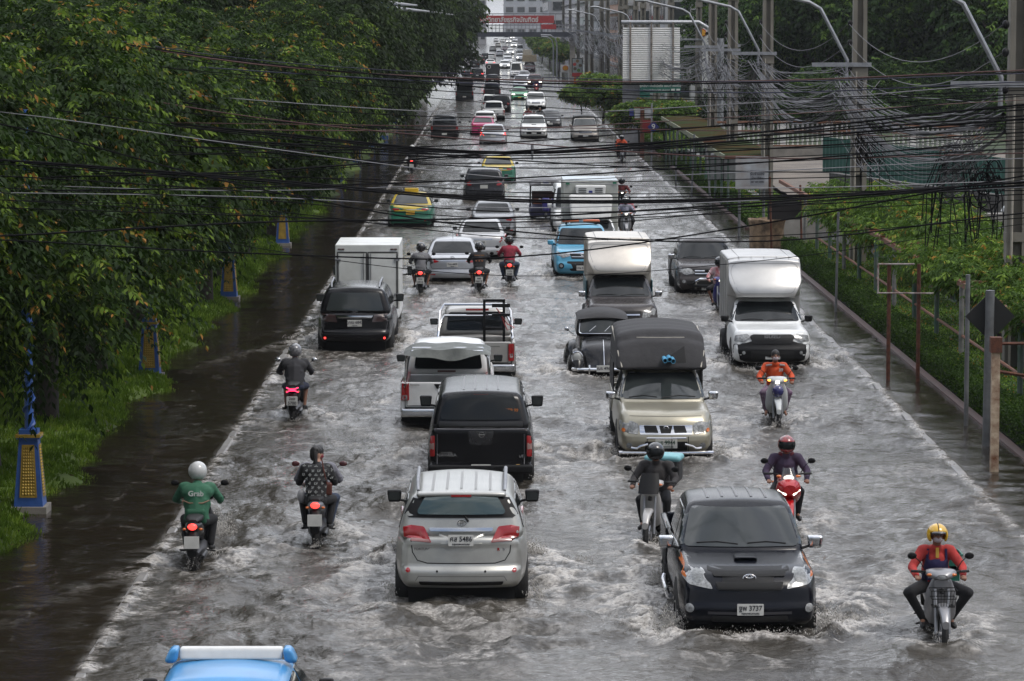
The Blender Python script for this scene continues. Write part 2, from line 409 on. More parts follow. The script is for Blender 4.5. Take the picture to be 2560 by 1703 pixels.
def water_height(Xg, Yg):
    road = sst(-.25, .5, Xg - kl(Yg)) * (1 - sst(-1.2, .9, Xg - kr(Yg)))
    patch = .75 + .35 * np.clip(samp('m', Xg, Yg, 60., .3), -1.6, 1.8)
    amp = (.12 + .30 * sst(.3, 1.4, samp('m', Xg, Yg, 24., 1.0)) * (1 - road) + .86 * road) * patch
    h = .014 * samp('w', Xg, Yg, 22., .15) * amp + .004 * samp('w', Xg, Yg, 9.7, 1.1, 3, 5) * amp + .030 * samp('s', Xg, Yg, 40., .1) * amp
    h += .020 * samp('m', Xg, Yg, 17., .9) * amp + .014 * samp('m', Xg, Yg, 9., 2.2, 4, 1) * amp
    fm = samp('f', Xg, Yg, 16., .2); fm2 = samp('m', Xg, Yg, 8., .6, 2, 1)
    foam = sst(1.7, 3.2, fm + .9 * samp('m', Xg, Yg, 26., 2.0)) * .3 * road
    for (x0, y0, w, Lc, d, st) in WAKES:
        if st <= 0: continue
        dx = Xg - x0; ax = np.abs(dx); hw = w / 2; sg = 1 if d == 'R' else -1
        # distance behind the nose (positive = downstream of it)
        yn = (y0 + Lc) if d == 'R' else y0
        t = (yn - Yg) * sg
        lim = (np.abs(Yg - y0) < 26) & (ax < 9)
        if not lim.any(): continue
        # spreading wave ridges from the nose
        ridge = np.exp(-((ax - hw - .12 - .30 * np.maximum(t, 0)) / (.16 + .035 * np.maximum(t, 0))) ** 2) * (t > -.35) * np.exp(-np.maximum(t, 0) / (7. * (.4 + st)))
        bow = np.exp(-((t + .22) / .22) ** 2) * sst(hw + .35, hw * .4, ax)
        churn = np.exp(-(dx / (hw * .95)) ** 4) * sst(Lc - .4, Lc + .5, t) * np.exp(-np.maximum(t - Lc, 0) / (3.2 * (.3 + st)))
        side = np.exp(-((ax - hw - .3) / .42) ** 2) * sst(-.3, .4, t) * np.exp(-np.maximum(t - Lc * .8, 0) / (2.2 * (.3 + st)))
        jag = .65 + .30 * np.clip(samp('w', Xg, Yg, 13., .5, x0, y0), -1.5, 2)
        h += st * (.080 * ridge + .10 * bow + .04 * side) * jag * lim + st * (churn + .5 * side) * .020 * samp('w', Xg, Yg, 8., .9) * lim + st * (ridge + bow + side) * .006 * fm * lim
        foam += lim * st * np.clip(1.1 * ridge * np.exp(-np.maximum(t, 0) / 5.) + .8 * bow + .65 * churn + .9 * side, 0, 1.4) * sst(-.8, 1.1, fm + .5 * fm2)
    # water pouring over the kerbs
    for kk, sgn in ((kl(Yg), 1), (kr(Yg), -1)):
        e = (Xg - kk) * sgn
        h += .03 * np.exp(-((e - .02) / .09) ** 2) * (.6 + .35 * fm2)
        foam += .6 * np.exp(-(e / .09) ** 2) * sst(-1.6, .3, fm) + .55 * np.exp(-((e - .14) / .14) ** 2) * sst(-.6, 1.0, fm) * sst(-.6, .6, fm2)
    foam += .25 * sst(1.2, 2.2, fm) * (1 - road) * sst(.2, 1.4, fm2)
    seam = np.exp(-((Xg + 6.3 + .04 * fm2) / .022) ** 2) * sst(-1.2, 1.2, samp('m', Xg, Yg, 30., .2)) * (Yg < 110); foam += .28 * seam * sst(-1.2, 1.6, fm); h += .010 * seam
    seam = np.exp(-((Xg - 9.15 + .04 * fm2) / .03) ** 2) * sst(-.2, .9, samp('m', Xg, Yg, 14., .7)) * (Yg < 110); foam += .3 * seam * sst(-.8, 1.4, fm)
    h = np.where(Yg > 160, h * np.clip(160 / Yg, .25, 1), h)
    return h, np.clip(foam, 0, 1), road
Hg, Fg, Rg = water_height(Xg, Yg)
idx = np.arange(nr * nc).reshape(nr, nc)
Q = np.stack([idx[:-1, :-1], idx[:-1, 1:], idx[1:, 1:], idx[1:, :-1]], -1).reshape(-1, 4)
WM = bpy.data.materials.new('flood_water'); WM.use_nodes = True; t = WM.node_tree; b = t.nodes['Principled BSDF']; lk = t.links.new
geo = nd(t, 'ShaderNodeNewGeometry'); af = nd(t, 'ShaderNodeAttribute', attribute_name='foam'); ar = nd(t, 'ShaderNodeAttribute', attribute_name='road')
n1 = nd(t, 'ShaderNodeTexNoise', i_Scale=7.0, i_Detail=5.0, i_Roughness=.6, i_Distortion=.3); n2 = nd(t, 'ShaderNodeTexNoise', i_Scale=.35, i_Detail=3.0)
n3 = nd(t, 'ShaderNodeTexNoise', i_Scale=17.0, i_Detail=6.0, i_Roughness=.62)
for n in (n1, n2, n3): lk(geo.outputs['Position'], n.inputs['Vector'])
cr = nd(t, 'ShaderNodeValToRGB'); cr.color_ramp.elements[0].color = (.030, .026, .020, 1); cr.color_ramp.elements[1].color = (.062, .056, .046, 1)
cr.color_ramp.elements[0].position = .35; cr.color_ramp.elements[1].position = .65; lk(n2.outputs[0], cr.inputs[0])
mx0 = nd(t, 'ShaderNodeMix', data_type='RGBA'); mx0.inputs[6].default_value = (.022, .017, .012, 1); lk(ar.outputs['Fac'], mx0.inputs[0]); lk(cr.outputs[0], mx0.inputs[7])
mx = nd(t, 'ShaderNodeMix', data_type='RGBA'); mx.inputs[7].default_value = (.62, .59, .55, 1)
fmul = nd(t, 'ShaderNodeMath', operation='MULTIPLY'); fr = nd(t, 'ShaderNodeMapRange', i_1=.30, i_2=.66, i_3=.10, i_4=1.0); lk(n3.outputs[0], fr.inputs[0])
lk(af.outputs['Fac'], fmul.inputs[0]); lk(fr.outputs[0], fmul.inputs[1]); lk(fmul.outputs[0], mx.inputs[0]); lk(mx0.outputs[2], mx.inputs[6]); lk(mx.outputs[2], b.inputs['Base Color'])
rr = nd(t, 'ShaderNodeMapRange', i_3=.05, i_4=.6); lk(fmul.outputs[0], rr.inputs[0]); lk(rr.outputs[0], b.inputs['Roughness']); b.inputs['IOR'].default_value = 1.33
mulb = nd(t, 'ShaderNodeMath', operation='MULTIPLY'); rb_ = nd(t, 'ShaderNodeMapRange', i_3=.22, i_4=1.0); lk(ar.outputs['Fac'], rb_.inputs[0]); lk(n1.outputs[0], mulb.inputs[0]); mulb.inputs[1].default_value = 1
bp = nd(t, 'ShaderNodeBump', i_Distance=.045, i_Strength=.8); lk(n1.outputs[0], bp.inputs['Height']); lk(rb_.outputs[0], bp.inputs['Strength'])
bp2 = nd(t, 'ShaderNodeBump', i_Distance=.02); lk(n3.outputs[0], bp2.inputs['Height']); lk(fmul.outputs[0], bp2.inputs['Strength']); lk(bp.outputs[0], bp2.inputs['Normal'])
lk(bp2.outputs[0], b.inputs['Normal'])
tag(link('flood_water', big_mesh('flood_water', np.stack([Xg, Yg, Hg], -1).reshape(-1, 3), Q, WM, {'foam': Fg.ravel(), 'road': Rg.ravel()}, True)),
    None, None, kind='structure')
# drowned ground sheet reaching the horizon
mb = MB(); mb.add([(-900, -60, -.34), (900, -60, -.34), (900, 5200, -.34), (-900, 5200, -.34)], [(0, 1, 2, 3)])
tag(mb.build('ground', mat('asphalt', (.05, .05, .05), rough=.9, var=.25), smooth=0), None, None, kind='structure')
def terrain(name, rows, m, nx=60, amp=.05, kind='structure'):
    """rows: list of (Y, x0, x1, z0, z1)"""
    Ys = np.concatenate([np.linspace(rows[i][0], rows[i + 1][0], 90, endpoint=False) for i in range(len(rows) - 1)] + [[rows[-1][0]]])
    I = lambda c: np.interp(Ys, [r[0] for r in rows], [r[c] for r in rows])
    x0, x1, z0, z1 = I(1), I(2), I(3), I(4); u = np.linspace(0, 1, nx)
    X = x0[:, None] + (x1 - x0)[:, None] * u; Y = np.repeat(Ys[:, None], nx, 1)
    Z = z0[:, None] + (z1 - z0)[:, None] * (1 - (1 - u[None, :]) ** 2)
    Z = Z + amp * samp('m', X, Y, 30.) * .6 + amp * .25 * samp('m', X, Y, 8.)
    ii = np.arange(X.size).reshape(X.shape)
    Qt = np.stack([ii[:-1, :-1], ii[:-1, 1:], ii[1:, 1:], ii[1:, :-1]], -1).reshape(-1, 4)
    return tag(link(name, big_mesh(name, np.stack([X, Y, Z], -1).reshape(-1, 3), Qt, m, None, True)), None, None, kind=kind)
GM = mat('lawn', (.075, .125, .012), rough=.9, var=.35, vscale=.8, dirt=(.040, .058, .010), bump=.8, bscale=30)
xb = G(315, 1086).x
def lawn_bank():
    Ys = np.concatenate([np.linspace(28, 150, 420), np.linspace(151, 420, 200)]); u = np.concatenate([np.linspace(0, 1.6, 50), np.linspace(1.8, 26, 30)])
    Y = np.repeat(Ys[:, None], len(u), 1); edge = xb - .05 + .16 * samp('m', np.zeros_like(Ys), Ys, 40.); X = edge[:, None] - u[None, :]
    Z = -.10 + .24 * sst(0, .7, u)[None, :] + .30 * sst(.3, 7, u)[None, :] + .012 * samp('m', X, Y, 30.) + .006 * samp('f', X, Y, 16.); ii = np.arange(X.size).reshape(X.shape)
    Qt = np.stack([ii[:-1, :-1], ii[:-1, 1:], ii[1:, 1:], ii[1:, :-1]], -1).reshape(-1, 4)
    tag(link('lawn_bank', big_mesh('lawn_bank', np.stack([X, Y, Z], -1).reshape(-1, 3), Qt, GM, None, True)), None, None, kind='structure')
lawn_bank()
LITTER = mat('fallen_leaves', (.16, .07, .03), rough=.8, var=.5)
# kerbs
def kerb(name, side):
    mb = MB(); Yk = np.arange(33, 300, .7); v = []
    for Y in Yk:
        x = float(kl(Y) if side < 0 else kr(Y)); z = .012 + .022 * float(samp('m', np.array([x]), np.array([Y]), 16.)[0]); q = .0
        v += [(x - .075, Y, z - .02), (x - .05, Y, z), (x + .05, Y, z), (x + .075, Y, z - .02), (x + .08, Y, -.3), (x - .08, Y, -.3)]
    f = [(6 * i + k, 6 * i + (k + 1) % 6, 6 * i + 6 + (k + 1) % 6, 6 * i + 6 + k) for i in range(len(Yk) - 1) for k in range(6)]
    mb.add(v, f); return tag(mb.build(name, mat('kerb_stone', (.26, .25, .24), rough=.35, var=.3, vscale=3)), None, None, kind='structure')
kerb('kerb', -1); kerb('kerb', 1)

# ------------------------------------------------------------------ foliage
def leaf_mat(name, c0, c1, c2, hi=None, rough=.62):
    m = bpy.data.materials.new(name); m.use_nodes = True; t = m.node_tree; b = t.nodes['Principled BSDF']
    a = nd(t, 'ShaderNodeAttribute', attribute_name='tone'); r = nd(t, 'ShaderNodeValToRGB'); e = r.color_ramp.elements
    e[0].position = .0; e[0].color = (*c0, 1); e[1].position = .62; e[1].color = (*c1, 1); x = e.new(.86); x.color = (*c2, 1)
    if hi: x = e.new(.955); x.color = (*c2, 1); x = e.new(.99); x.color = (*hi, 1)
    t.links.new(a.outputs['Fac'], r.inputs[0]); t.links.new(r.outputs[0], b.inputs['Base Color']); b.inputs['Roughness'].default_value = rough
    b.inputs['Specular IOR Level'].default_value = .16
    tr = nd(t, 'ShaderNodeBsdfTranslucent'); ms = nd(t, 'ShaderNodeMixShader'); ms.inputs[0].default_value = .35
    t.links.new(r.outputs[0], tr.inputs[0]); t.links.new(b.outputs[0], ms.inputs[1]); t.links.new(tr.outputs[0], ms.inputs[2])
    t.links.new(ms.outputs[0], t.nodes['Material Output'].inputs[0]); return m
LEAF_L = leaf_mat('street_tree_leaves', (.009, .020, .004), (.027, .057, .008), (.12, .19, .02), (.30, .15, .03))
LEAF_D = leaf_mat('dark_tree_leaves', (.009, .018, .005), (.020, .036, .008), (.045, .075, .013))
LEAF_B = leaf_mat('rain_tree_leaves', (.014, .032, .009), (.042, .090, .018), (.11, .19, .03))
LEAF_P = leaf_mat('shrub_leaves', (.032, .07, .010), (.085, .155, .02), (.18, .28, .04), (.33, .17, .03))
LEAF_H = leaf_mat('hedge_leaves', (.020, .044, .007), (.055, .105, .014), (.12, .20, .025))
BARK = mat('bark', (.035, .028, .022), rough=.9, var=.3, bump=.8, bscale=18)
def fronds(base, dirn, length, nleaf, ll, lw, droop, tone, seed):
    """compound leaves: base (n,3), dirn (n,3) unit, every frond carries nleaf drooping leaflets -> verts, quads, tones"""
    r = np.random.RandomState(seed); n = len(base); up = np.array([0, 0, 1.]); side = np.cross(dirn, up)
    side /= (np.linalg.norm(side, axis=1, keepdims=True) + 1e-6)
    V = []; Tn = []
    for k in range(nleaf):
        t = (k // 2 + .6) / (nleaf / 2); sg = 1 if k % 2 else -1
        pos = base + dirn * (length * t)[:, None] - up * ((t ** 2) * droop * length)[:, None]
        d = side * sg * .75 + dirn * .55 - up * (.35 + .5 * r.rand(n))[:, None]; d += r.normal(0, .22, (n, 3)); d /= np.linalg.norm(d, axis=1, keepdims=True)
        w = np.cross(d, up + r.normal(0, .35, (n, 3))); w /= (np.linalg.norm(w, axis=1, keepdims=True) + 1e-6)
        sz = (1 - .25 * abs(t - .5) * 2) * (.8 + .4 * r.rand(n)); l_ = (ll * sz)[:, None]; w_ = (lw * sz)[:, None]; nn = np.cross(d, w)
        V.append(np.stack([pos, pos + d * l_ * .5 + w * w_ * .5 - nn * w_ * .12, pos + d * l_ - up * l_ * .15, pos + d * l_ * .5 - w * w_ * .5 - nn * w_ * .12], 1))
        Tn.append(np.clip(tone + r.normal(0, .06, n) + .25 * (t - .5) * (tone > .6), 0, 1))
    V = np.stack(V, 1).reshape(-1, 3); Tn = np.repeat(np.stack(Tn, 1).reshape(-1), 4)
    return V, np.arange(len(V)).reshape(-1, 4), Tn
def crown_points(lobes, n, seed, shell=.55):
    r = np.random.RandomState(seed); vol = np.array([a[3] * a[4] * a[5] for a in lobes]) ** .67; pick = r.choice(len(lobes), n, p=vol / vol.sum())
    Lb = np.array(lobes)[pick]; d = r.normal(0, 1, (n, 3)); d /= np.linalg.norm(d, axis=1, keepdims=True)
    rad = shell + (1 - shell) * r.rand(n) ** .7; rad *= 1 + .10 * np.sin(d[:, 0] * 5 + pick) * np.cos(d[:, 2] * 6 + pick * 2)
    P = Lb[:, :3] + d * Lb[:, 3:6] * rad[:, None]; return P, d, rad
def make_crown(name, lobes, n, seed, m, length=.55, nleaf=10, ll=.17, lw=.07, droop=.5, bright=.12, shell=.5):
    r = np.random.RandomState(seed + 99); P, d, rad = crown_points(lobes, n, seed, shell); kf = 6.2 / max(2.5, np.ptp(P[:, 0]) * .42)
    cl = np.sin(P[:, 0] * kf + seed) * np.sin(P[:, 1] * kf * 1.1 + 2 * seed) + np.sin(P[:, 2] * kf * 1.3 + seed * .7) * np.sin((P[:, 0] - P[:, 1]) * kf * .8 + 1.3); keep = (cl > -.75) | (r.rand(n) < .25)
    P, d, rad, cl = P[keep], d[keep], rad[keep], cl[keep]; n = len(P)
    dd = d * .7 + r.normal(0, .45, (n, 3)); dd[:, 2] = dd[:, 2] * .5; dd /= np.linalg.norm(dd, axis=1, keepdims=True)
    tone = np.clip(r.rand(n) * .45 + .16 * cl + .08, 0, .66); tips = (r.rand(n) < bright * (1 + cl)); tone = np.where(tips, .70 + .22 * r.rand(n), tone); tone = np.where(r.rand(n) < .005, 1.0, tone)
    V, Qf, Tn = fronds(P, dd, length * (.7 + .6 * r.rand(n)), nleaf, ll, lw, droop, tone, seed)
    return big_mesh(name, V, Qf, m, {'tone': Tn}), P
def trunk_mesh(name, h, r0, P, seed, nb=9, lean=.3):
    r = random.Random(seed); mb = MB(); top = Vector((r.uniform(-lean, lean), r.uniform(-lean, lean), h))
    mb.tube([(0, 0, -.4), (0, 0, .1), (top.x * .3, top.y * .3, h * .35), (top.x * .7, top.y * .7, h * .7), top], [r0 * 1.35, r0 * 1.1, r0 * .85, r0 * .7, r0 * .5], 10)
    for k in range(nb):
        q = Vector(P[r.randrange(len(P))]); s_ = Vector((0, 0, 0)).lerp(top, r.uniform(.6, 1.0)); m_ = s_.lerp(q, .5) + Vector((0, 0, r.uniform(.1, .6)))
        mb.tube([s_, s_.lerp(m_, .5) + Vector((0, 0, .15)), m_, q], [r0 * .38, r0 * .28, r0 * .18, r0 * .06], 6)
    return mb.mesh(name)
def lobes_of(seed, cz, rx, ry, rz, k=9, sub=.5):
    r = random.Random(seed); out = [(0, 0, cz, rx * .7, ry * .7, rz * .75)]
    for i in range(k):
        a = 2 * math.pi * i / k + r.uniform(-.3, .3); u = r.uniform(-.75, .8); c_ = math.sqrt(1 - u * u * .8)
        out.append((rx * .62 * c_ * math.cos(a), ry * .62 * c_ * math.sin(a), cz + rz * .62 * u, rx * sub * r.uniform(.7, 1.1), ry * sub * r.uniform(.7, 1.1), rz * sub * r.uniform(.6, 1)))
    return out
def tree_kind(name, label, cat, seed, cz, rx, ry, rz, n, m, th, tr, **kw):
    o = thing(name, label, cat); cm, P = make_crown('crown', lobes_of(seed, cz, rx, ry, rz), n, seed, m, **kw)
    link('crown', cm, o); link('trunk', trunk_mesh('trunk', th, tr, P, seed), o, BARK); return o
# street trees on the left bank
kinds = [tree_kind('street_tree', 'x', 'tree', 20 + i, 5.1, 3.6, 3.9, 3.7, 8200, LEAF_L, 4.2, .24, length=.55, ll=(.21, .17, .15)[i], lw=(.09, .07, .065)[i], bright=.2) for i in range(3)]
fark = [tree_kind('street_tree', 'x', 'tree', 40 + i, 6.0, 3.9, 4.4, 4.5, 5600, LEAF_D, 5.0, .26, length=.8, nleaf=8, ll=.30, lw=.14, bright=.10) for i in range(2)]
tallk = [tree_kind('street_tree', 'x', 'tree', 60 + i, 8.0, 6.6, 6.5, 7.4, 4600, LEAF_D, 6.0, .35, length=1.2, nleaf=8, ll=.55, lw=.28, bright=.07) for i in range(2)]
used = set()
def plant(k, x, y, z, rz, label, group, sc=1.0):
    if k.name not in used:
        used.add(k.name); k.location = (x, y, z); k.rotation_euler = (0, 0, rz); k.scale = (sc,) * 3; k['label'] = label; k['group'] = group; return k
    return dup(k, (x, y, z), rz, label, group, (sc,) * 3)
NEAR_L = ['broad street tree with large drooping leaves, nearest on the left bank', 'street tree beside the first blue and gold lamp post',
          'street tree leaning over the dark flooded path, ahead of the nearest blue post', 'dark street tree between the first and second blue lamp posts',
          'low glossy-leaved tree in front of the second blue lamp post', 'leafy tree just past the second blue lamp post']
yt = [41, 49.5, 57, 64.5, 73, 82, 91, 100, 109.5, 119, 128, 138, 148, 158, 169, 180, 192, 204, 217, 231, 246, 262]
GRP = 'trees along the left bank'
for i, Y in enumerate(yt):
    x = [-9.6, -8.8, -8.6, -8.6, -8.6][min(i, 4)] + (rnd.uniform(-.5, .3) if i > 4 else 0) + (.35 if Y > 90 else 0)
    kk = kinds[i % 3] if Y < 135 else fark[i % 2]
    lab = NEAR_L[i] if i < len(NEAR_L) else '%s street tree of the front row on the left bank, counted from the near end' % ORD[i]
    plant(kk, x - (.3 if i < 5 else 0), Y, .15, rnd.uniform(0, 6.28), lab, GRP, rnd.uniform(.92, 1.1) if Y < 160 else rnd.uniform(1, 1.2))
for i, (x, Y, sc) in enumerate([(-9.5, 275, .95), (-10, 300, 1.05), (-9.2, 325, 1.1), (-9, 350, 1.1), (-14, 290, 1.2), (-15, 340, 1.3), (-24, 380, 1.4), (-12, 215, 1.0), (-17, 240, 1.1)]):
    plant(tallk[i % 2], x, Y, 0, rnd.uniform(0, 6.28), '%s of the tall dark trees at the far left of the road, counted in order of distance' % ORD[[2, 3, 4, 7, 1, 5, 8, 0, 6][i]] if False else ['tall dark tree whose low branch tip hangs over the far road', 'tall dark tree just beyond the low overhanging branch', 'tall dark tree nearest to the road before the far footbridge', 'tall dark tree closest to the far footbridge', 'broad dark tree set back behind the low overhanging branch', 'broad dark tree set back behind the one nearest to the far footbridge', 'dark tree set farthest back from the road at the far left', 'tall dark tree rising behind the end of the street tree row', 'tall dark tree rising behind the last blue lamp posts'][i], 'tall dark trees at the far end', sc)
# second row deeper in, closes the view through the first
for i, Y in enumerate([46, 56, 67, 79, 92, 107, 123, 140, 158, 178, 200]):
    plant(kinds[(i + 1) % 3] if Y < 120 else fark[i % 2], -14.6 + rnd.uniform(-.6, .6), Y, .4, rnd.uniform(0, 6.28), '%s shaded tree of the back row on the left bank, counted from the near end' % ORD[i], 'second row of trees on the left bank', 1.15)
terrain('park_lawn', [(186, 12.5, 90, .35, .6), (330, 13, 140, .6, 1.0)], mat('park_lawn_shade_tone', (.030, .048, .012), rough=.95, var=.4, vscale=.3), 30, .03)  # lawn colour is darkened to paint in the shade under the big trees
terrain('yard_ground', [(118, 13.2, 60, .05, .5), (184, 13.2, 80, .3, .8)], mat('yard_dirt', (.17, .145, .12), rough=.9, var=.4, vscale=.5, dirt=(.08, .07, .06), bump=.6), 30, .04)
# big trees behind the right side
def lawn_z(X, Y):
    edge = xb - .05 + .16 * samp('m', np.zeros_like(Y), Y, 40.); u = edge - X
    return -.10 + .24 * sst(0, .7, u) + .30 * sst(.3, 7, u) + .012 * samp('m', X, Y, 30.) + .006 * samp('f', X, Y, 16.), u
def grass():
    r = np.random.RandomState(4); n = 150000; Y = 38 + 110 * r.rand(n) ** 1.6; X = xb + .3 - 5.5 * r.rand(n) ** 1.3; z, u = lawn_z(X, Y); k = (u > .12) & (samp('m', X, Y, 12.) > -1.1); X, Y, z = X[k], Y[k], z[k]; n = len(X)
    P = np.stack([X, Y, z - .005], 1); d = np.stack([r.normal(0, .35, n), r.normal(0, .35, n), np.ones(n)], 1); l = (.035 + .045 * r.rand(n))[:, None] * (1 + Y / 130)[:, None]; w = np.stack([np.ones(n), r.normal(0, .3, n), np.zeros(n)], 1) * (.006 * (1 + Y / 40))[:, None]
    V = np.stack([P - w, P + w, P + d * l + w * .3, P + d * l - w * .3], 1).reshape(-1, 3)
    tag(link('grass', big_mesh('grass', V, np.arange(4 * n).reshape(-1, 4), leaf_mat('grass_blades', (.055, .10, .010), (.11, .19, .018), (.17, .25, .03)), {'tone': np.repeat(np.clip(.5 + .25 * samp('m', X, Y, 9.) + r.normal(0, .15, n), 0, .94), 4)})), None, None, kind='stuff')
    n = 420; Y = 38 + 60 * r.rand(n); X = xb - .2 - 4 * r.rand(n); z, u = lawn_z(X, Y); P = np.stack([X, Y, z + .02], 1); a = r.rand(n) * 6.28; d = np.stack([np.cos(a), np.sin(a), r.normal(.1, .2, n)], 1) * (.05 + .05 * r.rand(n))[:, None]; w = np.stack([-np.sin(a), np.cos(a), r.normal(0, .3, n)], 1) * .025
    V = np.stack([P - d, P + w, P + d, P - w], 1).reshape(-1, 3); tag(link('fallen_leaves', big_mesh('fallen_leaves', V, np.arange(4 * n).reshape(-1, 4), LITTER)), None, None, kind='stuff')
grass()
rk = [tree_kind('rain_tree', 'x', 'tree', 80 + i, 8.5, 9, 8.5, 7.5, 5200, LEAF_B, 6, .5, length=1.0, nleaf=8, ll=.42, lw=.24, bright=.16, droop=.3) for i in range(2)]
for i, (x, Y, sc) in enumerate([(24, 238, .95), (36, 232, 1.05), (49, 238, 1.1), (30, 262, 1.2), (44, 265, 1.25), (21.5, 262, .85), (60, 250, 1.2)]):
    plant(rk[i % 2], x, Y, 0, rnd.uniform(0, 6.28), 'big green tree behind the white balustrade, ' + ['just right of the slotted second pole', 'between the two nearest utility poles', 'nearest to the right edge of the frame', 'set back behind the second pole', 'set back near the right edge', 'leftmost, behind the green pylon', 'beyond the right edge of the frame'][i], 'big trees behind the balustrade', sc)
for i, (x, Y, sc, z) in enumerate([(22, 222, .42, -1.2), (28.5, 226, .5, -1.8), (36, 224, .55, -2.0), (44, 228, .55, -2.0), (52, 226, .6, -2.2), (17.5, 236, .4, -1.0), (31, 252, .8, -3)]):
    plant(rk[(i + 1) % 2], x, Y, z, i * 1.3, '%s dark shrub from the left under the big trees' % ORD[[1, 2, 4, 5, 6, 0, 3][i]], 'shrubs under the big trees', sc)
# ------------------------------------------------------------------ vehicles
RY = [0, 430, 850, 1273]
SM3 = lambda t: t * t * (3 - 2 * t)
class Veh:
    def __init__(s, key, name, label, cat, dep=.2, group=None):
        s.key = key; s.x, s.yw, s.d, s.W, s.L, _ = T[key]; p = near(key); s.p = p; s.dep = dep
        s.o = thing(name, label, cat, (p.x, p.y + s.L / 2, -dep), 0 if s.d == 'R' else math.pi, group)
        s.s = FPX / p.y; s.V = []; s.F = []; s.bv = None; s.face = s.d
    def C(s, r, c):
        """2334-px zooms of 640 x 430 tiles -> (x, z) on the near face"""
        sg = 1 if s.d == 'R' else -1
        def f(zx, zy):
            nx = c * 640 + zx / 3.647; ny = RY[r] + zy / 3.647; w = PY(nx, ny, s.p.y)
            return ((w.x - s.p.x) * sg, w.z + s.dep)
        return f
    def _acc(s, V, F):
        o = len(s.V); s.V += V; s.F += [tuple(i + o for i in f) for f in F]; s.bv = bvh_of(s.V, s.F)
    def lower(s, m, zt, zb, rear, front, r=.10, taper=.07, bow=.05, side=None, n=(10, 26, 9), crown=.015, name='body', W=None, y0=None, y1=None):
        W = W or s.W; y0 = -s.L / 2 if y0 is None else y0; y1 = s.L / 2 if y1 is None else y1; L_ = y1 - y0; yc = (y0 + y1) / 2
        ft, fb, fr, ff = tab(zt), (tab(zb) if isinstance(zb, list) else (lambda y: zb)), tab(rear), tab(front)
        fs = tab(side) if side else tab([(0, .955), (.25, .99), (.5, 1.0), (.75, .985), (1, .93)])
        def w(x, y, tz):
            ty = y / (L_ / 2); e = SM3(clamp((abs(ty) - .66) / .34, 0, 1)); sx = (x / (W / 2))
            X = x * (1 - taper * e) * fs(tz); ew = SM3(clamp((abs(ty) - .7) / .3, 0, 1)) * (1 if ty > 0 else -1)
            Y = y + yc + ew * (-bow * sx * sx) + (ff(tz) * ew if ty > 0 else -fr(tz) * (-ew) * -1 * -1)
            a, b = fb(y + yc), ft(y + yc)
            return (X, Y, a + (b - a) * tz - crown * sx * sx * tz)
        V, F = rbox(W, L_, r, n, w, max(.3, ft(0) - fb(0))); s._acc(V, F)
        return MB().add(V, F).build(name, m, s.o, 50)
    def cabin(s, m, yb0, yb1, yt0, yt1, z0, z1, wb, wt, r=.10, bf=.10, br=.05, crown=.05, fore=.02, n=(8, 14, 8), name='cabin'):
        L_ = yb1 - yb0
        def w(x, y, tz):
            ty = (y + L_ / 2) / L_; sx = x / wb; X = x * lerp(1, wt / wb, tz ** 1.15); Y = lerp(lerp(yb0, yt0, tz ** 1.08), lerp(yb1, yt1, tz ** .95), ty)
            Y += -bf * sx * sx * SM3(clamp((ty - .6) / .4, 0, 1)) + br * sx * sx * SM3(clamp((.4 - ty) / .4, 0, 1))
            return (X, Y, z0 + (z1 - z0) * tz - (crown * sx * sx + fore * (2 * ty - 1) ** 2) * tz * tz)
        V, F = rbox(2 * wb, L_, r, n, w, z1 - z0); s._acc(V, F)
        return MB().add(V, F).build(name, m, s.o, 50)
    def dec(s, name, ax, m, pts, mirror=False, off=.006, th=.02, parent=None):
        if name in ('rear_window', 'windscreen', 'window_frame'): off = max(off + .012, .018)
        ax = s.face if ax == 'N' else ax; out = []
        for sg in ((1, -1) if mirror else (1,)):
            P = [(sg * a, b) for a, b in pts] if ax in 'RFT' else pts
            if sg < 0: P = P[::-1]
            out.append(decal(s.bv, ax, P, off, th, 5 if name in ('rear_window', 'windscreen') else 3).build(name, m, parent or s.o, 30))
        return out
    def line(s, name, ax, m, pts, w=.012, off=.003, closed=False, parent=None):
        return strip(s.bv, s.face if ax == 'N' else ax, pts, w, off, None, closed).build(name, m, parent or s.o, 0)
    def at(s, x, z, off=.01):
        return surf(s.bv, s.face, x, z) - AXD[s.face][0] * off
    def plate(s, x, z, w=.34, h=.15, a=None, b=None, m=None, tm=None, size=None):
        y = min(s.at(x + dx, z + dz, .012).y for dx in (-w / 2, w / 2) for dz in (-h / 2, h / 2)) if s.face == 'R' else max(s.at(x + dx, z + dz, .012).y for dx in (-w / 2, w / 2) for dz in (-h / 2, h / 2))
        sg = -1 if s.face == 'R' else 1; mb = MB(); mb.prism(rect(x - w / 2, z - h / 2, x + w / 2, z + h / 2, .012), y, y + sg * .012)
        p = mb.build('number_plate', m or PLATE, s.o, 0)
        if a:
            text_on(p, a, size or h * .62, (x, y + sg * .0145, z + (h * .12 if b else 0)), s.face, tm or INK, .0012, sx=.92)
            if b: text_on(p, b, h * .24, (x, y + sg * .0145, z - h * .33), s.face, tm or INK, .0006, name='lettering')
        return p
